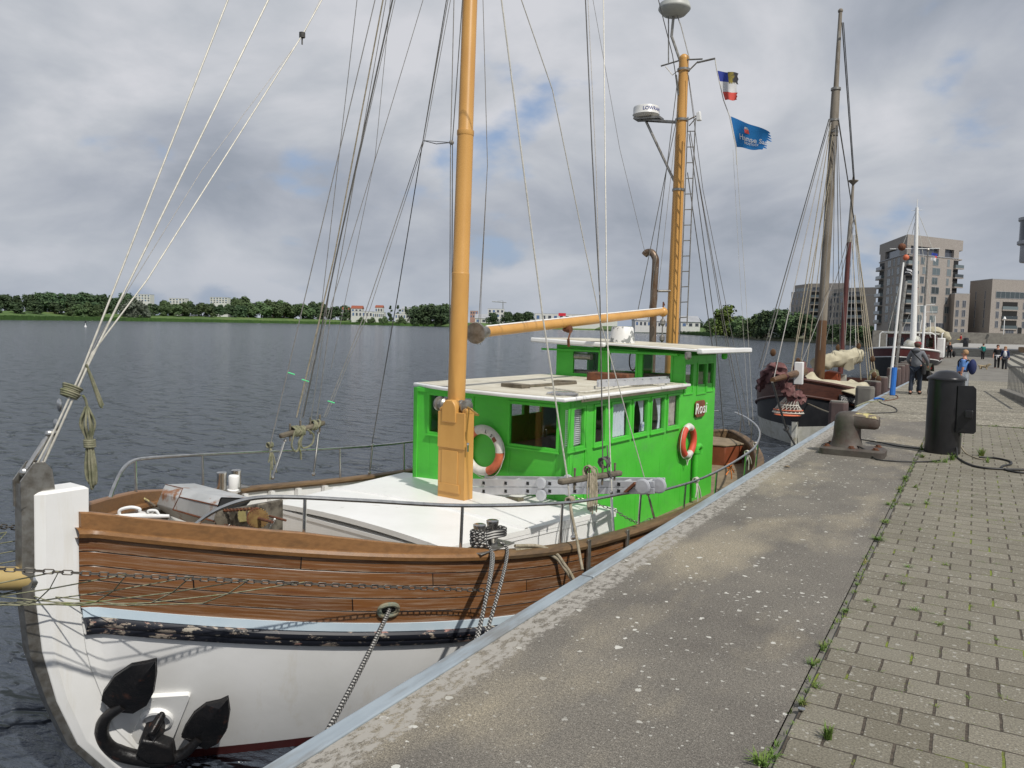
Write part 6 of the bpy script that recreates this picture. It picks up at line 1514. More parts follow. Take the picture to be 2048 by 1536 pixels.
# masts
ma=V((-4.75,30.1,-.4)); mt2=wp(1681,22,x=-4.75)
def on2(a,b,t): return a.lerp(b,t)
m=M(); m.tube([ma,on2(ma,mt2,.12),on2(ma,mt2,.2)],[.19,.18,.165],16); m.build('mast_foot','mast_brown',S2,smooth=1)
m=M(); m.tube([on2(ma,mt2,.2),on2(ma,mt2,.45),on2(ma,mt2,.72)],[.165,.15,.125],16); m.tube([on2(ma,mt2,.68),on2(ma,mt2,.8)],[.16,.14],14); m.tube([on2(ma,mt2,.72),mt2],[.10,.06],12); m.ball(mt2,.09,8); m.build('main_mast','old_mast',S2,smooth=1)
for t in (.69,.72,.80): m=M(); m.lathe(on2(ma,mt2,t),[(.17,-.04),(.17,.04)],14,(mt2-ma).normalized()); m.build('mast_band','dull_steel',S2)
mz0=wp(1684,700,x=-4.75); mz0=V((-4.75,35.3,-.4)); mz1=wp(1706,372,x=-4.75)
m=M(); m.tube([mz0,mz0.lerp(mz1,.75)],[.11,.09],14); m.build('mizzen_mast','mast_red',S2,smooth=1)
m=M(); m.tube([mz0.lerp(mz1,.72),mz1],[.10,.05],12); m.lathe(mz1,[(.03,0),(.07,.08),(.20,.2),(.20,.23),(.05,.26),(.03,.4)],14); m.build('mizzen_top','old_mast',S2)
# stowed mainsails on booms
crumple([wp(1628,728,y=30.3),wp(1660,722,y=31),wp(1690,716,y=31.6),wp(1712,712,y=32.2),wp(1722,711,y=32.4)],.29,'sail_cloth','stowed_mainsail',S2,11,18,.16)
m=M(); q=[wp(x,y,y=31.4) for x,y in ((1690,722),(1706,716),(1708,738),(1698,742),(1688,738))]; m.prism(q,(0,.05,0)); m.build('sail_fold','sail_cloth',S2)
# tarpaulin over the deck
m=M(); rows=[]
tp=[((1610,752),(1612,806)),((1622,746),(1630,796)),((1640,755),(1652,784)),((1665,762),(1678,783)),((1690,764),(1700,786)),((1706,761),(1716,788)),((1722,766),(1730,780)),((1743,773),(1743,782))]
for i,((xa,ya),(xb,yb)) in enumerate(tp):
    a=wp(xa,ya,y=27.7+i*.2); b=wp(xb,yb,y=26.9+i*.12); rows.append([a.lerp(b,t)+V((.06*math.sin(i*2.1+t*5),0,.10*math.sin(t*3.14)+.05*math.sin(i*1.7+t*9))) for t in [k/6 for k in range(7)]])
sm=[]
for j in range(7): sm.append(cat_curve([r[j] for r in rows],4))
m.grid(sm); m.grid([[p-V((0,0,.02)) for p in r] for r in sm],flip=True); m.build('tarpaulin','sail_cloth',S2,smooth=1)
m=M(); q=[wp(x,y,y=31.5) for x,y in ((1645,772),(1645,745),(1655,742),(1678,747),(1677,765))]; m.prism(q,(0,.8,0)); m.build('canvas_cover','canvas_orange',S2,bevel=.05)
m=M(); a=wp(1684,762,y=32); m.wb(a.x-.12,a.x+.12,a.y,a.y+.3,a.z-.3,a.z+.25); m.build('deck_box','old_white',S2,bevel=.02)
# name boards
a=wp(1692,800,x=-2.72); m=M(); yb0=wp(1673,797,x=-2.76).y; yb1=wp(1709,803,x=-2.76).y; zc_=(wp(1691,800,x=-2.76).z)
pm=pt2(.0,0,1)
yy0,yy1=28.5,30.6; 
def side2(y,z,e): 
    best=None
    for k in range(200):
        p=pt2(k/200,z,1,e)
        if best is None or abs(p.y-y)<abs(best.y-y): best=p
    return best
# find station where the board shows at px 1673..1709
def s2x(px,z):
    best=None
    for k in range(300):
        p=pt2(k/300,z,1); q=p-CAM; x=1024+F_*q.dot(cr)/q.dot(cf)
        if best is None or abs(x-px)<best[0]: best=(abs(x-px),p)
    return best[1]
def s2xy(px,py):
    best=None
    for zi in range(30):
        p=s2x(px,.1-zi*.03); q=p-CAM; y=768-F_*q.dot(cu)/q.dot(cf)
        if best is None or abs(y-py)<best[0]: best=(abs(y-py),p)
    return best[1]
pa=s2xy(1674,797)+V((.06,0,0)); pb=s2xy(1707,801)+V((.06,0,0)); 
m=M(); m.box8([pa+V((0,0,-.12)),pa+V((.03,0,-.12)),pb+V((.03,0,-.12)),pb+V((0,0,-.12)),pa+V((0,0,.13)),pa+V((.03,0,.13)),pb+V((.03,0,.13)),pb+V((0,0,.13))]); nb2=m.build('name_board','black_hull',S2,bevel=.02)
dirb=(pb-pa).normalized(); L_=(pb-pa).length
tv,tf=text_mesh('SPÖKENKIEKER',1,(0,0,0),(1,0,0),(0,1,0),0,off=-.01); wid=max(v.x for v in tv)-min(v.x for v in tv)
m=M(); ms=(pa+pb)/2+V((.036,0,0)); m.add([ms+dirb*(v.x/wid*L_*.88)+V((0,0,v.y*.20)) for v in tv],tf); m.build('lettering','lettering_white',nb2,smooth=0)
def s2xl(px,z):
    best=None
    for k in range(300):
        p=pt2(k/300,z,-1); q=p-CAM; x=1024+F_*q.dot(cr)/q.dot(cf)
        if best is None or abs(x-px)<best[0]: best=(abs(x-px),p)
    return best[1]
pa=s2xl(1524,.02); pb=s2xl(1541,.12)
# rigging of the sailing boat
def W2(x,y,yy): return wp(x,y,y=yy)
lines=[((1658,238,30.3),(1518,735,28),.022,'wire_dark'),((1660,240,30.3),(1523,740,27),.02,'wire'),((1662,245,30.3),(1546,765,24),.02,'wire'),((1662,250,30.3),(1580,760,27),.02,'rope_tan'),((1664,330,30.2),(1578,770,27),.018,'rope_tan'),((1665,270,30.2),(1600,735,28),.02,'rope_tan'),((1672,250,30.2),(1640,700,29.8),.015,'wire'),((1673,250,30.2),(1680,700,31),.018,'wire_dark'),((1675,250,30.2),(1690,700,31.5),.015,'wire'),((1670,280,30.2),(1664,740,31),.015,'wire'),((1677,240,30.2),(1708,440,33.5),.026,'wire_dark'),((1677,245,30.2),(1710,450,33.5),.02,'wire_dark'),((1684,45,30.2),(1707,360,35.5),.025,'wire_dark'),((1687,45,30.2),(1709,360,35.5),.02,'wire_dark'),((1707,440,35.5),(1660,600,32),.016,'wire_dark'),((1705,455,35.5),(1650,690,31),.016,'wire_dark'),((1708,430,35.5),(1690,690,34),.014,'wire'),((1709,440,35.5),(1755,780,30.5),.024,'rope_tan'),((1710,430,35.5),(1748,775,31),.022,'rope_tan'),((1711,460,35.5),(1742,770,31.4),.02,'rope_tan'),((1710,470,35.5),(1736,765,32),.018,'rope_tan'),((1706,470,35.5),(1712,705,33),.016,'wire'),((1704,480,35.5),(1722,760,32),.02,'rope_tan'),((1706,500,35.5),(1700,700,34),.014,'wire'),((1712,480,35.5),(1745,700,33),.014,'wire'),((1660,360,30.2),(1612,740,28.5),.018,'rope_tan'),((1668,560,30.3),(1588,765,27),.014,'wire')]
for a,b,r,mt_ in lines:
    m=M(); m.tube([W2(*a),W2(*b)],r*.8,5); m.build('rigging_line',mt_,S2)
for x,y,yy in ((1546,705,24.5),(1596,722,28),(1676,695,31.5),(1717,692,32.3),(1745,718,31),(1748,750,30.8),(1600,735,27.6),(1757,758,30.6)):
    m=M(); c=W2(x,y,yy); m.ball(c,.09,8,(1,.6,1.3)); m.build('pulley_block','mast_brown',S2)
m=M(); c=W2(1747,758,31)
for k in range(7): m.tube([c+V((math.cos(i*.785)*.16,random.uniform(-.05,.05)+k*.02-.06,math.sin(i*.785)*.24+.02*k)) for i in range(8)],.02,5,closed=True)
m.build('rope_coil','rope_old',S2)
for k in range(6):
    m=M(); a=pt2(.28+k*.09,cap2(4+k*1.2),1,-.1); m.tube([a,a+V((0,0,.55))],.018,6); m.build('stanchion','steel',S2)
m=M(); m.tube([pt2(.28,.1,-1,-.1)+V((0,0,.5)),pt2(.8,.1,-1,-.1)+V((0,0,.5))],.015,6); m.build('lifeline','wire_dark',S2)
m=M(); m.tube([W2(1700,785,30.0),W2(1712,800,29.5),W2(1722,820,29)],.04,7); m.tube([W2(1700,785,30),W2(1735,785,30.3)],.03,7); m.build('boat_pole','lettering_white',S2)
# mooring line of the dark boat
m=M(); m.tube(cat_curve([W2(1610,805,26.8),W2(1650,822,24),W2(1668,826,21.0)]),.02,6); tag(m.build('mooring_rope','rope_tan',smooth=1),'thin rope from the dark sailing boat bow to the nearest pile','rope')
gcable([(1775,796,.0),(1755,803,.0),(1735,806),(1712,815)],.025,'rope_old','old mooring rope at the quay edge by the first fender piles',name='mooring_rope')
m=M(); p=wp(1757,800,z=0); m.tube(cat_curve([V((p.x-.12,p.y,.03)),V((p.x,p.y+.1,.04)),V((p.x+.14,p.y-.05,.03))]),.028,8); tag(m.build('blue_sleeve','pole_blue',smooth=1),'bright blue hose sleeve around the rope at the quay edge','hose')
# --- dark red cabin boat
S3=thing('cabin_boat','dark red boat with white railed wheelhouse moored beyond the sailing boat','boat',(-4.6,62,WZ))
def cap3(s): return 1.0-.45*min(1,s/7)-.0*s
def stem3(z): return max(0,(.9-z)*.25)
row,pt3=hull2(S3,-4.55,61.5,18,2.35,cap3,stem3,[('c',0),('c',-.62),('c',-.68),('z',-1.55),('z',-2.2)],['dark_red_hull','black_hull','lettering_white'],[0,2,1,1],bow=5,p=2.4,fin=.4)
m=M()
for side in (1,-1): m.tube(row(('c',.03),side),.07,6)
m.build('cap_rail','lettering_white',S3)
m=M(); m.grid([[a,a.lerp(b,.5),b] for a,b in zip(row(('c',-.3),1,-.1),row(('c',-.3),-1,-.1))]); m.build('deck','old_white',S3)
def W3(x,y,yy=66): return wp(x,y,y=yy)
cl,crt=W3(1771,700,66.5),W3(1868,700,66.5); zt=W3(1820,668,66.5).z
hol=[]; X0,X1=cl.x,crt.x
for i in range(5):
    a=X0+(X1-X0)*(i+.12)/5; b=X0+(X1-X0)*(i+.88)/5; hol.append((a,b,zt-.95,zt-.28))
m=M(); m.wallh(lambda a,b,c,d:m.wb(a,b,66.5,66.6,c,d),X0,X1,.3,zt,hol); m.wb(X0,X0+.08,66.6,71,.3,zt); m.wb(X1-.08,X1,66.6,71,.3,zt); m.wb(X0,X1,71,71.08,.3,zt); cb=m.build('cabin','dark_red_hull',S3,smooth=0)
m=M(); m.wb(X0-.15,X1+.15,66.3,71.2,zt,zt+.1); m.build('roof','old_white',cb,bevel=.03)
for a,b,c,d in hol:
    m=M(); m.wb(a,b,66.56,66.58,c,d); m.build('window','window_glass',cb,smooth=0)
m=M(); fr=[(1758,702),(1760,668),(1764,664),(1864,666),(1870,670),(1871,700)]
m.tube([W3(x,y,65.8) for x,y in fr],.045,7); m.tube([W3(1772,702,65.8),W3(1774,668,65.8)],.035,6); m.build('rail_frame','lettering_white',S3)
m=M(); m.wb(X1+.1,X1+.6,68,70.5,.2,zt-.25); m.build('side_cabin','lettering_white',S3,bevel=.04)
m=M(); c=W3(1823,690,65.2); m.ball(c,.55,14,(1,1,.85)); m.ball(c+V((.25,0,.35)),.35,12); m.build('white_cover','old_white',S3,smooth=1)
mm0=W3(1826,690,65); mm1=W3(1834,415,65); m=M(); m.tube([mm0,mm0.lerp(mm1,.5),mm1],[.22,.18,.10],12); m.tube([mm1,mm1+V((0,0,.6))],.03,6)
m.build('mast','lettering_white',S3,smooth=1)
for a_,b_,r_ in ((W3(1780,498,65),W3(1880,497,65),.035),(W3(1830,612,65),W3(1870,609,65),.03),(mm1-V((.35,0,.2)),mm1+V((.35,0,-.2)),.02),(W3(1852,624,65),W3(1874,624,65),.02)): m=M(); m.tube([a_,b_],r_,6); m.build('yard','lettering_white',S3)
for a,b in (((1831,440),(1776,665)),((1835,440),(1872,670)),((1832,600),(1800,670)),((1832,605),(1862,675)),((1826,500),(1822,670)),((1838,500),(1840,680)),((1831,425),(1802,500)),((1836,425),(1866,500))):
    m=M(); m.tube([W3(*a,65),W3(*b,65)],.018,5); m.build('stay','old_white',S3)
p0=W3(1845,701,63.5); p1=W3(1856,500,63.5); m=M(); m.tube([p0,p0.lerp(p1,.45)],[.085,.08],9); m.build('flagstaff','lettering_white',S3)
m=M(); m.tube([p0.lerp(p1,.45)+V((-.02,0,0)),p1],[.075,.05],9); m.ball(p1,.12,8); m.build('flagstaff_top','dull_steel',S3)
m=M(); m.ball(W3(1804,494,65),.28,10); m.build('signal_ball','rust',S3)
m=M(); m.ball(W3(1812,515,65),.22,10); m.build('signal_ball','lifebuoy_orange',S3)
for s in range(4):
    m=M(); m.tube([W3(1838+s*11,672,66),W3(1843+s*9,640-8*(s%2),66)],.03,5); m.build('antenna_frame','lettering_white',S3)
m=M(); c=pt3(.10,cap3(1.2)-.28,-1,.03)
pa=pt3(.045,.5,-1,.03); pb=pt3(.16,.5,-1,.03); dd=(pa-pb).normalized()
pa=pt3(.03,.5,1,.03)
for tt,dz in (('PAULA',.24),('ROSTOCK',-.05)):
    tv,tf=text_mesh(tt,.26,(0,0,0),(1,0,0),(0,1,0),0); a=pt3(.02,.5+dz,-1,.05); b=pt3(.13,.5+dz,-1,.05); dd=(a-b).normalized(); mid=(a+b)/2+V((0,0,-.02))
    m.add([mid+dd*v.x+V((0,0,v.y)) for v in tv],tf)
m.build('lettering','lettering_white',S3,smooth=0)
t=thing('flag','blue white and red flag at the top of the dark staff','flag',W3(1864,505,63.5)); d0=(W3(1864,505,63.5)-CAM).dot(cf); q4=[(1864,505),(1876,507),(1873,522),(1863,521)]
cloth(q4,d0,'flag_navy',t,'blue_band',.1,v1=.35); cloth(q4,d0,'flag_red',t,'red_band',.1,u0=.5,v0=.35,v1=.6); cloth(q4,d0,'flag_white',t,'white_band',.1,v0=.6)
t=thing('flag','small black red and gold flag low beside the white mast','flag',W3(1829,575,65)); d0=(W3(1829,575,65)-CAM).dot(cf); q4=[(1831,573),(1837,574),(1836,580),(1829,580)]
cloth(q4,d0,'flag_black',t,'black_band',.05,v1=.33); cloth(q4,d0,'flag_red',t,'red_band',.05,v0=.33,v1=.66); cloth(q4,d0,'flag_gold',t,'gold_band',.05,v0=.66)
# --- further boat, only its cover and bow seen
S4=thing('barge','dark red moored barge under a crumpled brown cover at the far end','boat',(-4.6,86,WZ))
m=M(); rows=[]
for z,k in ((1.6,1),(.6,.95),(-.6,.85),(-1.9,.6)): rows.append([V((-4.4-1.9*k,86+3,z)),V((-4.4-1.2*k,86.5,z)),V((-4.4,85.5-(z*.3),z)),V((-4.4+1.2*k,86.5,z)),V((-4.4+1.9*k,89,z)),V((-4.4+1.9*k,96,z))])
m.grid(rows,flip=True); m.build('hull','dark_red_hull',S4,smooth=.5)
crumple([V((-4.8,88,1.9)),V((-3.6,88,2.3)),V((-2.6,88.5,1.9)),V((-2.2,89,1.5))],.42,'sail_cloth','cover',S4,4,14,.15)
m=M(); m.tube([V((-2.7,85.5,.2)),V((-2.7,85.5,2.0)),V((-2.6,85.6,2.1))],.06,8); m.build('fender','lettering_white',S4)
# ================================================================ PEOPLE
def skinmesh(J,E,mod_sub=2,name='body'):
    me=bpy.data.meshes.new(name); me.from_pydata([p for p,_ in J],E,[]); o=bpy.data.objects.new(name,me); C.objects.link(o)
    md_=o.modifiers.new('s','SKIN'); md_.use_smooth_shade=True
    sv=me.skin_vertices[0].data
    for i,(p,r) in enumerate(J): sv[i].radius=(r,r) if not isinstance(r,tuple) else r; sv[i].use_root=(i==0)
    sb=o.modifiers.new('u','SUBSURF'); sb.levels=mod_sub; sb.render_levels=mod_sub
    dg=bpy.context.evaluated_depsgraph_get(); m2=bpy.data.meshes.new_from_object(o.evaluated_get(dg)); bpy.data.objects.remove(o); bpy.data.meshes.remove(me)
    for p in m2.polygons: p.use_smooth=True
    return m2
def person(px,py,H,face,label,z=None,top='cloth_black',legs='cloth_dark',hair='hair_brown',shoes='shoe',arms=None,stride=.0,lean=0,belly=0,seated=False,hat=None,sleeves=True,d=None,hairlong=False,knee=0,head=0):
    p=wp(px,py,z=0) if z is None else wp(px,py,z=z)
    if z is None:
        for _ in range(6): p=wp(px,py,z=g(p.y))
        zz=g(p.y)
    else: zz=z
    t=thing('person',label,'person',(p.x,p.y,zz)); f=V(face).normalized(); s=f.cross(V((0,0,1))) # right side
    k=H/1.75
    def P(x,y,z_): return (s*x+f*y+V((0,0,z_)))*k   # x right, y forward
    ln=lean
    hz=.93 if not seated else .48
    def up(z_): return hz+(z_-.93)
    J={}; J['pel']=(P(0,0,up(.96)),.125*k); J['sp']=(P(0,ln*.3+belly*.5,up(1.12)),(.13+belly*.5)*k); J['ch']=(P(0,ln*.7,up(1.32)),.145*k); J['nb']=(P(0,ln,up(1.46)),.07*k); J['nk']=(P(0,ln*1.1+.01,up(1.52)),.052*k); J['hd']=(P(0,ln*1.2+.02,up(1.60)),.078*k); J['ht']=(P(0,ln*1.2+.02,up(1.69)),.082*k)
    A=arms or {}
    for sd_,n in ((1,'R'),(-1,'L')):
        J['sh'+n]=(P(.16*sd_,ln*.9,up(1.42)),.06*k); e,h=A.get(n,((.23,-.02,1.16),(.25,.08,.93)))
        J['el'+n]=(P(e[0]*sd_,e[1]+ln*.6,up(e[2])),.042*k); J['wr'+n]=(P(h[0]*sd_,h[1]+ln*.3,up(h[2])),.028*k)
        hv=(J['wr'+n][0]-J['el'+n][0]).normalized()
        J['pa'+n]=(J['wr'+n][0]+hv*.07*k,.036*k); 
        for q,(a,b) in enumerate(((-.03,.085),(-.01,.1),(.012,.095),(.03,.08))): J['f%d'%q+n]=(J['pa'+n][0]+hv*b*k+f*a*k-V((0,0,.01)),.010*k)
        J['th'+n]=(J['wr'+n][0]+hv*.06*k+f*.05*k,.011*k)
        st=stride*sd_
        if seated:
            J['hi'+n]=(P(.09*sd_,.02,hz),.085*k); J['kn'+n]=(P(.11*sd_,.42,hz+.02),.06*k); J['an'+n]=(P(.11*sd_,.44,.08),.04*k); J['to'+n]=(P(.11*sd_,.60,.035),.035*k)
        else:
            J['hi'+n]=(P(.09*sd_,0,.88),.088*k); J['kn'+n]=(P(.10*sd_,st*.5+.03+knee*(sd_<0),.50),.062*k); J['an'+n]=(P(.10*sd_,st,.085),.042*k); J['to'+n]=(P(.11*sd_,st+.16,.035),.035*k); J['he'+n]=(P(.10*sd_,st-.04,.035),.035*k)
    names=list(J); idx={n:i for i,n in enumerate(names)}
    E=[('pel','sp'),('sp','ch'),('ch','nb'),('nb','nk'),('nk','hd'),('hd','ht')]
    for n in 'RL':
        E+=[('nb','sh'+n),('sh'+n,'el'+n),('el'+n,'wr'+n),('wr'+n,'pa'+n),('pa'+n,'f0'+n),('pa'+n,'f1'+n),('pa'+n,'f2'+n),('pa'+n,'f3'+n),('wr'+n,'th'+n),('pel','hi'+n),('hi'+n,'kn'+n),('kn'+n,'an'+n),('an'+n,'to'+n)]
        if 'he'+n in J: E.append(('an'+n,'he'+n))
    def sub(keys,grow,nm,matn,caps=None,par=t,lv=1):
        ks=[q for q in names if q in keys]; ii={n:i for i,n in enumerate(ks)}
        e=[(ii[a],ii[b]) for a,b in E if a in ii and b in ii]; gg=lambda q: grow[q] if isinstance(grow,dict) and q in grow else (grow if not isinstance(grow,dict) else grow.get('*',.015))
        m2=skinmesh([(J[q][0],J[q][1]+gg(q)*k) for q in ks],e,lv,nm); m2.materials.append(MATS[matn]); o=bpy.data.objects.new(nm,m2); C.objects.link(o); o.parent=par; return o
    bd=sub(names,0,'body','skin',lv=2)
    tk=['hiR','hiL','pel','sp','ch','nb']+['sh'+n for n in 'RL']+['el'+n for n in 'RL']+(['wr'+n for n in 'RL'] if sleeves else [])
    sub(tk,{'*':.028,'pel':.035,'hiR':.036,'hiL':.036,'elR':.018 if sleeves else .012,'elL':.018 if sleeves else .012,'nb':.03,'wrR':.018,'wrL':.018},'jacket' if sleeves else 'shirt',top)
    sub(['pel']+[a+n for a in ('hi','kn','an') for n in 'RL'],{'*':.022,'pel':.02,'anR':.03,'anL':.03},'trousers',legs)
    for n in 'RL': sub(['an'+n,'to'+n,'he'+n] if 'he'+n in J else ['an'+n,'to'+n],.018,'shoe',shoes)
    hc=(J['hd'][0]*.45+J['ht'][0]*.55); m=M(); org=V((p.x,p.y,zz)); c=org+hc
    m.ball(c+f*(-.022*k)+V((0,0,.022*k)),.112*k,14,(.92,1,1.0)); 
    for v in range(len(m.v)):
        q=m.v[v]-c
        if q.dot(f)>.035*k and q.z<.055*k: m.v[v]=m.v[v]-f*(q.dot(f)-.03*k)
        if not hairlong and q.z<-.05*k: m.v[v].z=c.z-.05*k
    if hairlong: m.ball(c-f*.07*k-V((0,0,.09*k)),.10*k,12,(.9,.6,1.1))
    m.build('hair',hair,t,smooth=1)
    if hat:
        m=M(); m.lathe(c+V((0,0,.035*k)),[(.118*k,0),(.116*k,.03*k),(.10*k,.07*k),(.05*k,.095*k),(0,.1*k)],16); m.box8([c+f*.09*k+s*a*k+V((0,0,b*k)) for a,b in ((-.08,.035),(.08,.035))]+[c+f*.20*k+s*a*k+V((0,0,.02*k)) for a in (.06,-.06)]+[c+f*.09*k+s*a*k+V((0,0,.048*k)) for a in (-.08,.08)]+[c+f*.20*k+s*a*k+V((0,0,.03*k)) for a in (.06,-.06)]); m.build('cap',hat,t,smooth=.8)
    m=M(); m.ball(c+f*.095*k-V((0,0,.02*k)),.018*k,8,(.7,1,1.3)); m.ball(c+f*.084*k-V((0,0,.062*k)),.022*k,8,(1.1,.4,.35))
    for sd_ in (1,-1): m.ball(c+s*.088*k*sd_-V((0,0,.015*k)),.024*k,8,(.5,.9,1.2))
    hd_=m.build('face','skin',t,smooth=1)
    for sd_ in (1,-1):
        m=M(); m.ball(c+f*.088*k+s*.033*k*sd_+V((0,0,.01*k)),.011*k,6); m.build('eye','dark_hole',hd_)
    return t,(lambda x,y,z_: org+P(x,y,z_)),s,f,k
# man in grey hoodie pushing a stroller
tm,PM,sm_,fm_,km=person(1829,789,1.72,(.18,1,0),'man in grey hooded jacket, jeans and dark red cap pushing a stroller',top='hoodie_grey',legs='jeans',hair='hair_brown',hat='cap_red',stride=.17,lean=.02,belly=.06,arms={'R':((.30,.10,1.16),(.27,.36,.98)),'L':((.28,-.05,1.16),(.20,.12,1.0))})
m=M(); m.ball(PM(0,-.09,1.50),.115*km,12,(1.15,.8,.7)); m.build('hood','hoodie_grey',tm,smooth=1)
m=M(); m.tube([PM(.09,-.05,1.53),PM(0,-.10,1.545),PM(-.09,-.05,1.53),PM(-.06,.07,1.50),PM(.06,.07,1.50)],.022,8,closed=True); m.build('collar','lime',tm,smooth=1)
bg_=thing('shoulder_bag','black shoulder bag hanging at the hip of the man in grey','bag',PM(.25,-.08,.75))
m=M(); c=PM(.26,-.10,.86); m.box8([c+sm_*a+fm_*b+V((0,0,z_)) for z_ in (-.17,.14) for a,b in ((-.04,-.13),(.05,-.13),(.05,.13),(-.04,.13))]); m.build('pouch','cloth_black',bg_,smooth=0,bevel=.03)
m=M(); m.tube(cat_curve([PM(.26,-.16,1.0),PM(.18,-.19,1.15),PM(.0,-.19,1.33),PM(-.14,-.08,1.47),PM(-.13,.1,1.42),PM(.05,.19,1.2),PM(.25,.08,.98)],5),.022,6); m.build('strap','cloth_black',bg_,smooth=1)
# stroller
so_=PM(.05,.85,0); st=thing('stroller','dark stroller with green hood pushed by the man in grey','stroller',so_)
def SP(x,y,z_): return V((so_.x,so_.y,so_.z))+sm_*x+fm_*y+V((0,0,z_))
m=M(); rows=[]
for j in range(7):
    a=R(10+j*27); rows.append([SP(x,.05-.32*math.cos(a)*.9,.72+.30*math.sin(a)) for x in (-.24,-.12,0,.12,.24)])
m.grid(rows,flip=True); m.grid([[p-V((0,0,.012)) for p in r] for r in rows]); m.build('hood','olive',st,smooth=1)
m=M(); m.box8([SP(-.22,-.20,.45),SP(.22,-.20,.45),SP(.22,.35,.40),SP(-.22,.35,.40),SP(-.24,-.30,.80),SP(.24,-.30,.80),SP(.24,.40,.66),SP(-.24,.40,.66)]); m.build('seat','cloth_black',st,smooth=0,bevel=.04)
for sd_ in (-1,1):
    m=M(); m.tube([SP(.24*sd_,-.45,.98),SP(.24*sd_,-.2,.70),SP(.25*sd_,.40,.12)],.013,7); m.tube([SP(.24*sd_,.2,.65),SP(.25*sd_,-.35,.12)],.013,7); m.build('frame','dull_steel',st)
m=M(); m.tube([SP(-.24,-.45,.98),SP(.24,-.45,.98)],.018,8); m.build('handle','cloth_black',st)
for sx in (-.26,.26):
    for sy in (-.37,.42):
        m=M(); m.lathe(SP(sx,sy,.115),[(.07,-.02),(.115,-.018),(.115,.018),(.07,.02)],16,sm_); w_=m.build('wheel','black_cable',st,smooth=.6)
        m=M(); m.lathe(SP(sx,sy,.115),[(.05,-.022),(.05,.022)],12,sm_); m.build('hub','lettering_white',w_)
m=M(); m.ball(SP(.02,.30,.86),.13,12,(1.3,1,.6)); m.build('blanket','cloth_red',st,smooth=1)
# woman in blue
tw,PW,sw,fw,kw=person(1921,800,1.47,(-1,.15,0),'woman in light blue T-shirt leaning on the steel post, dark rucksack on her back',z=0,top='shirt_blue',legs='cloth_dark',hair='hair_blond',belly=.10,lean=-.05,sleeves=False,arms={'R':((.22,-.12,1.12),(.20,-.05,.90)),'L':((.24,-.02,1.14),(.22,.0,.95))})
rk=thing('rucksack','dark blue rucksack on the back of the woman in light blue','rucksack',PW(0,-.28,1.1))
m=M(); c=PW(0,-.30,1.18); m.ball(c,.17,16,(1,1,1)); 
for i in range(len(m.v)):
    q=m.v[i]-c; m.v[i]=c+sw*q.dot(sw)*.85+fw*q.dot(fw)*.65+V((0,0,q.z*1.35))
m.build('pack','navy',rk,smooth=1)
m=M(); m.tube(cat_curve([PW(.13,-.18,1.38),PW(.14,-.02,1.47),PW(.14,.12,1.36),PW(.13,.08,1.15),PW(.15,-.14,1.02)],4),.02,6); m.tube(cat_curve([PW(-.13,-.18,1.38),PW(-.14,-.02,1.47),PW(-.14,.12,1.36),PW(-.13,.08,1.15),PW(-.15,-.14,1.02)],4),.02,6); m.build('straps','cloth_black',rk,smooth=1)
# walkers
person(1898,718,1.66,(-.3,-1,0),'person in black with a striped top beside the quay piles',top='cloth_dark',legs='cloth_black',hair='hair_blond',hairlong=True,stride=.12)
m=M(); c=wp(1907,707,z=.3); c=wp(1908,708,d=(wp(1898,718,z=-.44)-CAM).dot(cf)); m.ball(c,.22,10,(.7,.7,1.5)); tag(m.build('tote_bag','cloth_black',smooth=1),'large black bag carried by the person beside the piles','bag')
person(1965,721,1.62,(-.6,.8,0),'woman in teal jacket and black trousers seen from behind before the far steps',top='teal',legs='cloth_black',hair='hair_brown',arms={'L':((.25,.10,1.25),(.26,.34,1.30))})
ta,PA,sa_,fa_,ka=person(1993,739,1.74,(.0,-1,0),'man in black T-shirt with a white jumper tied round his waist',top='cloth_black',legs='cloth_black',hair='hair_brown',stride=.16,sleeves=False)
m=M(); m.tube([PA(math.cos(a)*.17,math.sin(a)*.14,1.0) for a in [i*.628 for i in range(10)]],.04,8,closed=True); m.tube([PA(.02,.15,1.0),PA(.05,.18,.85),PA(.05,.16,.72)],.035,8); m.tube([PA(-.02,.15,1.0),PA(-.07,.18,.86)],.035,8); m.build('tied_jumper','cloth_white',ta,smooth=1)
tb,PB,sb_,fb_,kb=person(2008,742,1.66,(-.05,-1,0),'woman in white T-shirt and dark blue jacket walking beside the man in black',top='navy',legs='cloth_dark',hair='hair_blond',hairlong=True,stride=-.18,shoes='cloth_white')
m=M(); m.ball(PB(0,.10,1.22),.15,12,(.75,.6,1.55)); m.build('t_shirt','cloth_white',tb,smooth=1)
person(1922,690,1.6,(-1,-.2,0),'person in red top and yellow trousers sitting at the far end of the quay',z=.0,top='cloth_red',legs='cloth_yellow',hair='hair_brown',seated=True)
bpy.context.view_layer.update()
for o in bpy.data.objects:
    if o.get('label','').startswith('person in red top'):
        q=wp(1921,686,d=105); o.location=q; m=M(); m.wb(q.x-1.2,q.x+1.2,q.y-.25,q.y+.55,q.z,q.z+.43); tag(m.build('stone_bench','concrete_wall',smooth=0,bevel=.02),'low concrete bench under the person in red','bench')
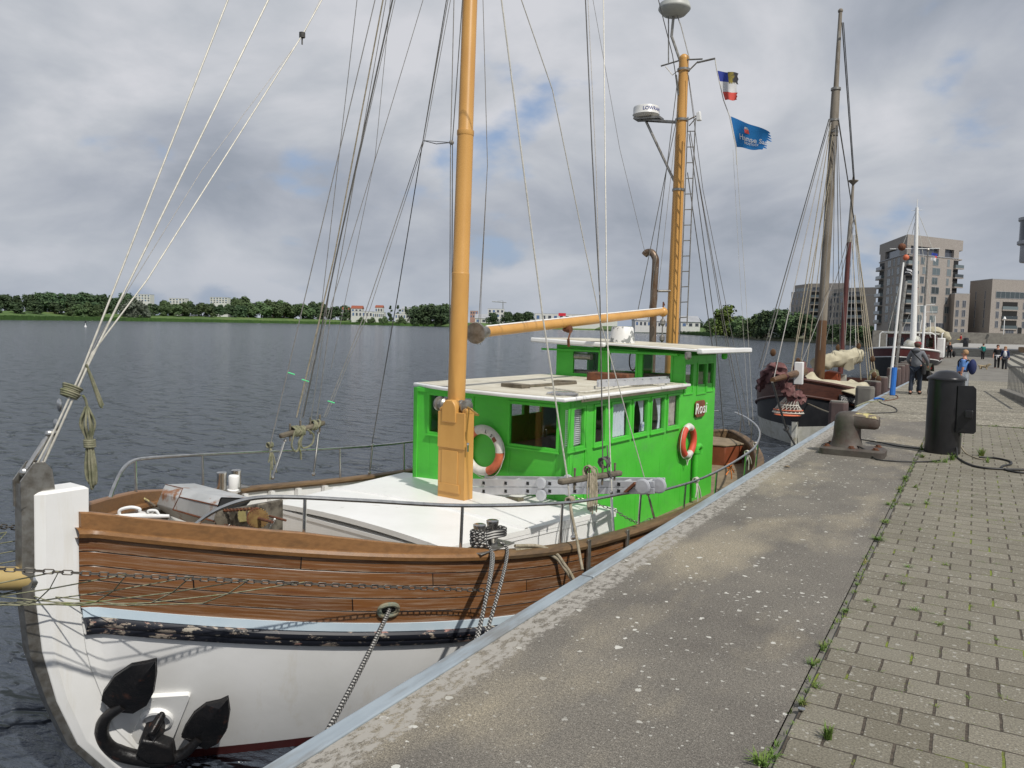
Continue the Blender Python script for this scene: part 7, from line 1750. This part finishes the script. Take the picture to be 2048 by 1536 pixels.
# dog
dg_=thing('dog','sandy curly dog walking in front of the couple','dog',(0,0,0)); dp=wp(1967,742,z=-.44)
for _ in range(3): dp=wp(1967,742,z=g(dp.y))
dg_.location=(dp.x,dp.y,g(dp.y)); dg_.scale=(.75,.75,.75); fd_=V((1,-.25,0)).normalized(); sd2=fd_.cross(V((0,0,1)))
def D(x,y,z_): return fd_*x+sd2*y+V((0,0,z_))
J=[(D(-.20,0,.42),.115),(D(.0,0,.41),.12),(D(.20,0,.43),.145),(D(.32,0,.52),.10),(D(.42,0,.62),.10),(D(.50,0,.62),.075),(D(.60,0,.58),.045),(D(-.32,0,.44),.09),(D(-.44,0,.50),.035),(D(-.52,0,.60),.025)]
E_=[(0,1),(1,2),(2,3),(3,4),(4,5),(5,6),(0,7),(7,8),(8,9)]
for sx in (-1,1):
    i=len(J); J+=[(D(.22,.09*sx,.30),.065),(D(.24+.04*sx,.09*sx,.16),.038),(D(.23+.05*sx,.09*sx,.03),.032),(D(.28+.05*sx,.09*sx,.02),.03)]; E_+=[(2,i),(i,i+1),(i+1,i+2),(i+2,i+3)]
    i=len(J); J+=[(D(-.26,.09*sx,.30),.08),(D(-.20-.03*sx,.09*sx,.22),.05),(D(-.32-.05*sx,.09*sx,.13),.032),(D(-.29-.05*sx,.09*sx,.03),.03),(D(-.24-.05*sx,.09*sx,.02),.03)]; E_+=[(7,i),(i,i+1),(i+1,i+2),(i+2,i+3),(i+3,i+4)]
    i=len(J); J+=[(D(.40,.09*sx,.66),.03),(D(.38,.12*sx,.56),.028)]; E_+=[(4,i),(i,i+1)]
m2=skinmesh(J,E_,2,'body'); m2.materials.append(MATS['dog_fur']); o=bpy.data.objects.new('body',m2); C.objects.link(o); o.parent=dg_
m=M(); org=V(dg_.location); m.ball(org+D(.645,0,.585),.02,8); 
for sx in (-1,1): m.ball(org+D(.53,.045*sx,.655),.013,6)
m.build('nose_and_eyes','dark_hole',dg_)
m=M(); m.tube([org+D(.26+.0*math.cos(a),.15*math.cos(a),.46+.15*math.sin(a)) for a in [i*.628 for i in range(10)]],.018,6,closed=True); m.build('harness','cloth_black',dg_)
# litter bin
bp_=wp(1931,694,z=PZ); bi=thing('litter_bin','tall black litter bin standing on the plaza behind the steps','bin',(bp_.x,bp_.y,PZ)); m=M(); m.lathe((bp_.x,bp_.y,PZ),[(.30,0),(.32,.05),(.32,1.0),(.30,1.02)],18); m.build('body','black_paint',bi,smooth=.8); m=M(); m.lathe((bp_.x,bp_.y,PZ+1.02),[(.34,0),(.34,.1),(.2,.2),(0,.22)],18); m.build('lid','black_paint',bi,smooth=.8)
# timber wall on the steps
a=wp(2037,706,z=.5); a=wp(2036,706,d=88); b=wp(2075,712,d=80); zt_=wp(2036,694,d=88).z; m=M(); m.box8([V((a.x,a.y,-.3)),V((b.x,b.y,-.3)),V((b.x+.4,b.y+3,-.3)),V((a.x+.4,a.y+3,-.3)),V((a.x,a.y,zt_)),V((b.x,b.y,zt_)),V((b.x+.4,b.y+3,zt_)),V((a.x+.4,a.y+3,zt_))]); tag(m.build('timber_bench','timber',smooth=0,bevel=.03),'brown timber bench block at the right edge above the side steps','bench')
# ================================================================ BUILDINGS
def ptz(p,z): return V((p.x,p.y,z))
def base(px,d): q=wp(px,665,d=d); return V((q.x,q.y,0))
def zat(px,py,d): return wp(px,py,d=d).z
def slab(m,poly,z0,z1): m.prism([ptz(p,z0) for p in poly],(0,0,z1-z0))
def wall_frame(a,b):
    d=(b-a); L_=d.length; d=d.normalized(); n=V((d.y,-d.x,0)); 
    if n.dot(CAM-a)<0: n=-n
    return d,n,L_
def fwin(par,a,b,t0,t1,z0,z1,kind='window',proud=.06,glass='facade_glass',frame='metal_roof',mull=1):
    d,n,L_=wall_frame(a,b); x0,x1=t0*L_,t1*L_; m=M()
    def bx(u0,u1,v0,v1,e0,e1): 
        m.box8([ptz(a+d*u+n*e,z_) for z_ in (v0,v1) for u,e in ((u0,e0),(u1,e0),(u1,e1),(u0,e1))])
    m.mi=0; bx(x0,x1,z0,z1,.0,proud); m.mi=1
    w=.09; bx(x0-w,x0,z0-w,z1+w,.0,proud+.05); bx(x1,x1+w,z0-w,z1+w,.0,proud+.05); bx(x0,x1,z1,z1+w,.0,proud+.05); bx(x0,x1,z0-w,z0,.0,proud+.05)
    for q in range(mull):
        xm=x0+(x1-x0)*(q+1)/(mull+1); bx(xm-.04,xm+.04,z0,z1,.0,proud+.04)
    return m.build(kind,[glass,frame],par,smooth=0)
def balcony(par,a,b,t0,t1,z0,z1,depth=1.2,recess=True,wrap=0):
    d,n,L_=wall_frame(a,b); x0,x1=t0*L_,t1*L_; m=M()
    def bx(u0,u1,v0,v1,e0,e1): m.box8([ptz(a+d*u+n*e,z_) for z_ in (v0,v1) for u,e in ((u0,e0),(u1,e0),(u1,e1),(u0,e1))])
    m.mi=0; bx(x0,x1+wrap,z0-.35,z0,0,depth); m.mi=1; bx(x0+.05,x1+wrap-.05,z0,z0+1.05,depth-.08,depth-.04); bx(x0+.05,x0+.1,z0,z0+1.05,.0,depth-.08)
    if recess: m.mi=2; bx(x0+.1,x1-.1,z0+.02,z1,.0,.05)
    return m.build('balcony',['pale_brick','facade_glass','dark_hole'],par,smooth=0)
def building(name,label,poly,z0,z1,cat='building',mt_='pale_brick',roofmat='metal_roof',ztops=None):
    c=sum(poly,V((0,0,0)))/len(poly); t=thing(name,label,cat,(c.x,c.y,z0)); m=M()
    n=len(poly); zt=ztops or [z1]*n
    m.add([ptz(p,z0) for p in poly]+[ptz(p,z) for p,z in zip(poly,zt)],[(i,(i+1)%n,n+(i+1)%n,n+i) for i in range(n)]); m.build('wall',mt_,t,smooth=0)
    m=M(); m.add([ptz(p,z-.02) for p,z in zip(inset(poly,1.004),zt)]+[ptz(p,z+.22) for p,z in zip(inset(poly,1.004),zt)],[tuple(range(n,2*n))]+[(i,(i+1)%n,n+(i+1)%n,n+i) for i in range(n)]); m.build('roof',roofmat,t,smooth=0)
    return t
# tower
dc=255; Ct=base(1804,dc); Rt=base(1908,268); Lt=base(1752,286); Bk=Lt+(Rt-Ct)
z0=2.4; zT=zat(1808,470,dc)
tw_=building('apartment_tower','ten-storey pale brick apartment tower with angled top floor and wrapped balconies',[Ct,Rt,Bk,Lt],z0,zT-6.2)
Cx=Ct+(Ct-(Lt+Rt)/2).normalized()*0; dRL=(Rt-Ct).normalized(); dLL=(Lt-Ct).normalized()
topp=[Ct,Rt+dRL*1.9,Bk+dRL*1.9+dLL*1.5,Lt+dLL*1.6]
m=M(); slab(m,topp,zT-3.4,zT); m.build('crown_storey','pale_brick',tw_,smooth=0)
m=M(); slab(m,inset([Ct,Rt,Bk,Lt],.93),zT-6.3,zT-3.3); m.build('recessed_storey','far_window',tw_,smooth=0)
fh=3.1; 
nfl=int((zT-6.2-z0-3.6)/fh)
m=M(); slab(m,inset(topp,1.0),zT-6.55,zT-6.2); m.build('balcony','pale_brick',tw_,smooth=0)
for t0,t1 in ((.0,.07),(.60,.72),(.9,1.0)):
    d,n_,L_=wall_frame(Ct,Rt); m=M(); m.box8([ptz(Ct+d*u+n_*e,z_) for z_ in (zT-6.2,zT-3.4) for u,e in ((t0*L_,-1.0),(t1*L_,-1.0),(t1*L_,0),(t0*L_,0))]); m.build('pier','pale_brick',tw_,smooth=0)
for t0,t1 in ((.0,.25),(.80,1.0)):
    d,n_,L_=wall_frame(Ct,Lt); m=M(); m.box8([ptz(Ct+d*u+n_*e,z_) for z_ in (zT-6.2,zT-3.4) for u,e in ((t0*L_,-1.0),(t1*L_,-1.0),(t1*L_,0),(t0*L_,0))]); m.build('pier','pale_brick',tw_,smooth=0)
for f_ in range(nfl+1):
    zf=zT-6.2-(f_+1)*fh
    if zf<z0+1.0: break
    b0=.0
    # right (sunny) face
    if f_%2==0 or True: balcony(tw_,Ct,Rt,.0,.20,zf,zf+2.5,.9)
    sh=.04*(f_%2)
    for a,b_ in ((.27+sh,.34+sh),(.50,.60+sh),(.78,.86 if f_%2 else .82)): fwin(tw_,Ct,Rt,a,b_,zf+.35,zf+2.5)
    if f_<6: balcony(tw_,Ct,Rt,.90,1.0,zf,zf+2.5,.9,wrap=1.9)
    else: fwin(tw_,Ct,Rt,.88,.95,zf+.35,zf+2.5)
    for a,b_ in ((.22,.30),(.40+sh,.45+sh),(.55,.66)): fwin(tw_,Ct,Lt,a,b_,zf+.35,zf+2.5)
    balcony(tw_,Ct,Lt,.80,1.0,zf,zf+2.4,1.0,wrap=1.2)
for a,b_ in ((.02,.14),(.2,.34),(.40,.52),(.62,.78)): fwin(tw_,Ct,Rt,a,b_,z0+.6,z0+3.4,mull=2,glass='far_window')
for a,b_ in ((.1,.3),(.4,.5)): fwin(tw_,Ct,Lt,a,b_,z0+.6,z0+3.0,mull=2,glass='far_window')
# low wing right of tower
Wa=base(1905,262); Wb=base(1935,262); zW=zat(1920,588,262); back=(Bk-Rt).normalized()*14
lw=building('apartment_wing','low brick wing joining the tower and the right-hand block',[Wa,Wb,Wb+back,Wa+back],z0,zW)
rdw=random.Random(3)
for f_ in range(4):
    zf=zW-1.6-(f_+1)*fh
    for a,b_ in ((.12,.30),(.55,.75)): fwin(lw,Wa,Wb,a,b_,zf+.4,zf+2.5,glass='far_window')
# right block
Cc=base(1978,258); Cl=base(1934,272); Cr=base(2085,262); zC=zat(1979,559,258); Bc=Cl+(Cr-Cc)
rb_=building('apartment_block','pale brick apartment block with dark blank side wall right of the tower',[Cc,Cr,Bc,Cl],2.4,zC)
for k in range(2):
    for f_ in range(4): fwin(rb_,Cc,Cl,.25+k*.42,.29+k*.42,zC-6.2-f_*3.1,zC-3.6-f_*3.1,mull=0,glass='far_window')
fwin(rb_,Cc,Cr,.08,.95,zC-5.9,zC-3.9,mull=9)
for f_ in range(4):
    zf=zC-6.6-(f_+1)*3.1
    if zf<2.3: continue
    for a,b_ in ((.10,.15),(.60,.68)): fwin(rb_,Cc,Cr,a,b_,zf+.4,zf+2.5,glass='far_window')
    for a,b_ in ((.21,.50),(.72,.95)): balcony(rb_,Cc,Cr,a,b_,zf+.1,zf+2.6,.35)
fwin(rb_,Cc,Cr,.30,.45,2.6,5.0,glass='far_window',mull=2); fwin(rb_,Cc,Cr,.52,.60,2.5,5.0,kind='doorway',glass='dark_hole',mull=0)
# left blocks
for nm,pxl,pxc,pxr,dcn,pyc,lab,seedk in (('A',1579,1615,1690,362,567.5,'pale brick apartment block farthest left behind the trees',0),('B',1655,1687,1748,335,576,'pale brick apartment block between the sailing boat masts',1)):
    a=base(pxc,dcn); hC=zat(pxc,pyc,dcn); l_=base(pxl,dcn*1.06); r_=base(pxr,dcn*.97); bk=l_+(r_-a)
    t=building('apartment_block',lab,[a,r_,bk,l_],-.5,hC-3.2)
    ins=[a,r_,bk,l_+(a-l_)*.18]; m=M(); slab(m,ins,hC-3.2,hC); m.build('attic_storey','pale_brick',t,smooth=0)
    fwin(t,a,ins[3],.1,.9,hC-2.9,hC-1.7,mull=4); fwin(t,a,r_,.08,.5,hC-2.9,hC-1.7,mull=4,glass='far_window')
    for f_ in range(6):
        zf=hC-3.2-(f_+1)*3.1
        if zf<0: break
        for q in (.15,.38,.60,.82): fwin(t,a,l_,q,q+.07+.05*((f_+int(q*10))%2),zf+.3,zf+2.4,mull=0,glass='far_window')
        balcony(t,a,r_,.05,.38 if nm=='A' else .6,zf+.1,zf+2.6,.9)
        if nm=='A': balcony(t,a,r_,.60,.90,zf+.1,zf+2.6,.9)
# corner of a rounded building at the right edge
q=wp(2075,500,d=80); t=thing('building_corner','rounded white and dark glazed building corner at the upper right edge','building',(q.x,q.y,0))
def zq(py): return wp(2048,py,d=80).z
rad=(wp(2075,500,d=80)-wp(2039,500,d=80)).length
m=M(); m.lathe((q.x,q.y,0),[(rad-.15,zq(482)),(rad-.15,zq(442))],40); m.build('glazing','far_window',t,smooth=.5)
for ya,yb,rr in ((442,434,0),(489,481,0)):
    m=M(); m.lathe((q.x,q.y,0),[(rad-rr-.1,zq(ya)),(rad-rr,zq(ya)+.08),(rad-rr,zq(yb)-.05),(rad-rr-.1,zq(yb))],40); m.build('balcony_band','metal_roof',t,smooth=.5)
m=M(); m.lathe((q.x,q.y,0),[(rad*.8,zq(524)),(rad*.83,zq(522)),(rad*.83,zq(489)-.02)],40); m.build('lower_balcony','metal_roof',t,smooth=.5)
m=M(); m.wb(q.x+rad*.55,q.x+14,q.y-2,q.y+12,2.4,zq(434)+3); m.build('wall','pale_brick',t,smooth=0)
# street lamps
lampo=None
for px,pyt,pyb,d,lab in ((2007,635,669,152,'white street lamp on the terrace in front of the right-hand block'),(1625,634,665,300,'white street lamp by the waterside trees left of the tall mast')):
    q=wp(px,pyb,d=d); zt2=wp(px,pyt,d=d).z
    if lampo is None:
        t=thing('street_lamp',lab,'street lamp',(q.x,q.y,q.z),'street lamps'); H_=zt2-q.z
        m=M(); m.tube([q,ptz(q,zt2-.3)],.07,8); m.build('pole','lettering_white',t); m=M(); m.lathe(ptz(q,zt2-.4),[(.1,0),(.28,.15),(.1,.55),(0,.6)],12); m.build('lamp_head','lettering_white',t); lampo=t; H0=H_
    else:
        t=copy_tree(lampo); t.location=q; k=(zt2-q.z)/H0; t.scale=(1.6,1.6,k); tag(t,lab)
for x0,x1,y0,y1,d,lab in ((1987,2034,668,675,151,'pale low planter wall on the terrace by the lamp'),(1888,1925,664,669,158,'planter box in front of the apartment tower')):
    a=wp(x0,y1,d=d); b=wp(x1,y1,d=d); m=M(); zb2=wp(x0,y0,d=d).z; m.box8([ptz(a,2.4),ptz(b,2.4),ptz(b,2.4)+V((0,1,0)),ptz(a,2.4)+V((0,1,0)),ptz(a,zb2),ptz(b,zb2),ptz(b,zb2)+V((0,1,0)),ptz(a,zb2)+V((0,1,0))]); tag(m.build('planter','concrete_wall',smooth=0),lab,'planter')
# ================================================================ TREES
def nth(i,n): return ordn[i] if i<20 else 'next'
gidx={}
def G(kind,px,yb,yt,desc,grp,where,**kw):
    i=gidx.get(desc+grp,0); gidx[desc+grp]=i+1
    cnt=['','second ','third ','fourth ','fifth ','sixth ','seventh ','eighth ','ninth ','tenth ','eleventh ','twelfth ','thirteenth ','fourteenth ','fifteenth '][i%15]
    rnd='' if i<15 else 'farther '
    tree(kind,px,yb,yt,('%s%s, %sfrom left %s'%('' if i<15 else ('farther ' if i<30 else 'farthest '),desc,cnt or 'first ',where)),grp,**kw)
# far left wood
rt=random.Random(21)
far='trees on the far bank'
for px,yt in ((-20,588),(10,586),(34,585),(58,587),(82,583),(100,581),(118,579),(136,583),(152,586),(168,582),(186,584),(204,586),(232,594),(262,590)):
    G('d1' if rt.random()<.6 else 'd2',px,624,yt+rt.uniform(-2,2),'dark tree in the far wood',far,'behind the forestays',wide=rt.uniform(.9,1.3))
for px,yt in ((-10,603),(30,600),(70,598),(110,600),(150,598),(190,600)):
    G('d2',px,632,yt,'low dark tree in front of the wood',far,'along the far reeds',wide=rt.uniform(1.3,1.7))
for px,yt,w in ((137,612,1.3),(157,605,1.4),(178,600,1.4),(196,606,1.3)): G('m2',px,636,yt,'bushy mid green tree at the water beside the forestays',far,'of its clump',wide=w)
for px,yt in ((212,582),(222,585)): G('p1',px,620,yt,'slim dark poplar rising above the wood',far,'of the pair')
G('d1',252,618,583,'round very dark tree next to the white flats',far,'there')
for px,yt,k in ((258,600,'s1'),(270,596,'s1'),(290,614,'s1'),(256,618,'s1')): G(k,px,637,yt+ (0),'silvery willow bush on the far bank',far,'in the pale clump',wide=1.3)
x=285
while x<900:
    w=rt.uniform(17,24); G('m1' if rt.random()<.5 else 'd2',x,632 if x<700 else 642,603+rt.uniform(-3,4)+(x>600)*3,'leafy tree in the long far hedge',far,'in the row',wide=rt.uniform(1.3,1.7)) if not(705<x<830) else None
    x+=w
for px,yt in ((330,598),(375,600),(488,590),(475,593),(540,597),(562,598),(625,601),(640,603)): G('m1',px,625,yt,'taller tree standing above the far hedge',far,'above the hedge',wide=1.1)
for px,yt in ((720,617),(742,618),(765,616),(800,616)): G('b1',px,650,yt+16,'low shrub before the white houses',far,'on the bank',wide=1.0)
for px,yt,w in ((835,612,1.3),(862,606,1.4),(882,608,1.2),(985,622,1.1),(1015,620,1.0),(1035,622,1.1),(1055,620,1.2)): G('d1',px,652,yt,'rounded dark tree near the foremast on the far shore',far,'there',wide=w)
for px,yt in ((690,606),(780,606),(796,605),(812,608),(683,608)): G('p1',px,640,yt,'small dark conifer between the far house roofs',far,'there')
# right bank
near='trees on the near bank'
for k,px,yb,yt,w in (('l1',1432,676,614,1.05),('l1',1460,679,606,1.1),('m1',1478,680,626,1.2),('m2',1420,674,632,1.1),('b1',1500,682,645,1.0),('m2',1455,682,640,1.5),('m1',1510,681,622,1.0),('d1',1532,682,614,1.0),('d1',1558,683,610,1.1),('s1',1562,684,626,1.2),('m1',1585,684,618,1.1),('d1',1610,685,622,1.2),('m2',1575,686,640,1.5),('d2',1665,688,642,1.3),('m2',1685,690,640,1.3),('d1',1700,690,646,1.2),('m1',1722,691,648,1.2),('d2',1740,692,645,1.1),('m2',1640,686,645,1.2),('b1',1755,694,662,1.0),('d2',1775,694,655,1.2)):
    G(k,px,yb,yt,{'l1':'bright green willow at the waterside','m1':'mid green tree at the waterside','m2':'bushy green tree low over the water','d1':'dark full tree on the near bank','d2':'dark upright tree on the near bank','s1':'silvery green tree on the near bank','b1':'low green shrub at the water edge'}[k],near,'right of the aft mast',wide=w)
for px,yt in ((1375,632),(1392,634),(1355,636)): G('d1',px,662,yt,'distant tree behind the white sheds',far,'there',d=700,wide=1.2)
# ================================================================ FAR HOUSES
def farhouse(px0,px1,pyt,pyb,d,label,name='apartment_block',wall='render_white',floors=3,cols=5,roof='metal_roof',gable=False,winmat='far_window',dep=12):
    a=wp(px0,pyb,d=d); b=wp(px1,pyb,d=d); zt=wp((px0+px1)/2,pyt,d=d).z; a=ptz(a,0); b=ptz(b,0); dd,n_,L_=wall_frame(a,b); poly=[a,b,b-n_*dep,a-n_*dep]; z0=min(-1,wp(px0,pyb,d=d).z)
    t=thing(name,label,'house' if gable else 'building',(a.x,a.y,z0)); m=M(); slab(m,poly,z0,zt); m.build('wall',wall,t,smooth=0)
    if gable:
        rz=zt+L_*.16+dep*.12; m=M(); q=[ptz(p,zt+.01) for p in inset(poly,1.06)]; r0_=(q[0]+q[3])/2; r1_=(q[1]+q[2])/2; r0_.z=r1_.z=rz; m.add(q+[r0_,r1_],[(0,1,5,4),(2,3,4,5),(1,2,5),(3,0,4)]); m.build('roof',roof,t,smooth=0)
    else: m=M(); slab(m,inset(poly,1.01),zt,zt+.4); m.build('roof',roof,t,smooth=0)
    zb2=wp(px0,pyb,d=d).z
    for f_ in range(floors):
        for c in range(cols):
            za=zb2+(zt-zb2)*(f_+.25)/floors; zc2=zb2+(zt-zb2)*(f_+.75)/floors
            fwin(t,a,b,(c+.25)/cols,(c+.75)/cols,za,zc2,mull=0,glass=winmat if (c+f_)%3 else 'balcony_blue')
    return t
farhouse(270,300,589,603,980,'white and red high-rise flats rising behind the very dark tree',floors=3,cols=5)
farhouse(338,370,597,606,980,'low pale flats half hidden by the far hedge',floors=2,cols=5)
farhouse(420,455,595,606,980,'white flats with blue balconies above the middle of the hedge',floors=3,cols=6)
for x0,x1,yt,yb,lab in ((682,697,619,626,'small house with red roof at the left of the white row'),(702,724,617,624,'house with wide red roof above the white row'),(750,765,615,625,'brown roofed house in the middle of the far village'),(803,818,618,625,'grey roofed house at the right of the far village')):
    farhouse(x0,x1,yt,yb,940,lab,'house',floors=1,cols=3,roof='roof_red' if 'red' in lab or 'brown' in lab else 'metal_roof',gable=True)
for x0,x1,yt,yb,lab in ((703,745,623,634,'white terraced building behind the left pair of shrubs'),(745,768,625,636,'low white annex in the far village'),(790,822,628,638,'long white shed left of the rounded trees'),(1070,1140,628,641,'grey and white warehouse with a red sign on its roof'),(1140,1235,630,640,'long pale warehouse behind the boom'),(1060,1075,640,646,'small white shed below the warehouse')):
    farhouse(x0,x1,yt,yb,900,lab,'warehouse' if 'ware' in lab or 'shed' in lab else 'house',floors=1,cols=6)
farhouse(940,955,622,636,900,'orange brick building just right of the foremast',wall='render_pink',floors=2,cols=3)
farhouse(975,1008,618,644,900,'white office building with roof masts behind the dark tree',floors=3,cols=4)
farhouse(950,985,637,646,880,'white boat shed with grey roof below the brick building','boat_shed',floors=1,cols=3,gable=True,dep=16)
farhouse(1270,1302,641,653,560,'white shed with grey roof left of the aft mast','boat_shed',floors=1,cols=4,gable=True,dep=16)
farhouse(1308,1336,643,655,560,'white shed with grey roof behind the exhaust pipe','boat_shed',floors=1,cols=4,gable=True,dep=16)
farhouse(1362,1400,644,655,540,'white gabled shed right of the aft mast','boat_shed',floors=1,cols=3,gable=True,dep=18)
a=wp(1117,626,d=890); b=wp(1131,626,d=890); zt=wp(1124,632,d=890).z; m=M(); m.box8([ptz(a,zt),ptz(b,zt),ptz(b,zt)+V((0,1,0)),ptz(a,zt)+V((0,1,0)),ptz(a,a.z),ptz(b,a.z),ptz(b,a.z)+V((0,1,0)),ptz(a,a.z)+V((0,1,0))]); tag(m.build('roof_sign','sign_red',smooth=0),'red sign board with a white mark on the warehouse roof','sign')
cr_=thing('tower_crane','thin grey tower crane on the horizon right of the foremast','crane',wp(1006,640,d=950)); q=wp(1006,640,d=950)
m=M(); m.tube([q,wp(1006,603,d=950)],.7,4); m.build('tower','metal_roof',cr_); m=M(); m.tube([wp(984,603,d=950),wp(1013,605,d=950)],.5,4); m.tube([wp(1006,601,d=950),wp(990,603.5,d=950)],.2,4); m.build('jib','metal_roof',cr_)
m=M(); q=wp(1180,642,d=840); m.box8([wp(x,y,d=d_) for y in (655.5,652) for x,d_ in ((1190,560),(1350,560),(1350,600),(1190,600))]); 
# small beacon on the water
q=wp(171,654,z=WZ); t=thing('beacon','tiny dark navigation beacon on the open water','beacon',q); m=M(); m.lathe(q,[(.35,-.3),(.3,.3),(.08,.5),(.06,1.3)],8); m.build('float','lettering_white',t); m=M(); m.lathe(q+V((0,0,1.3)),[(.3,0),(.02,.7)],6); m.build('topmark','black_paint',t)
for k,o in list(protos.items()):
    if not o.get('used'):
        for c in list(o.children): bpy.data.objects.remove(c)
        bpy.data.objects.remove(o)
    
for o in bpy.data.objects:
    if 'used' in o: del o['used']
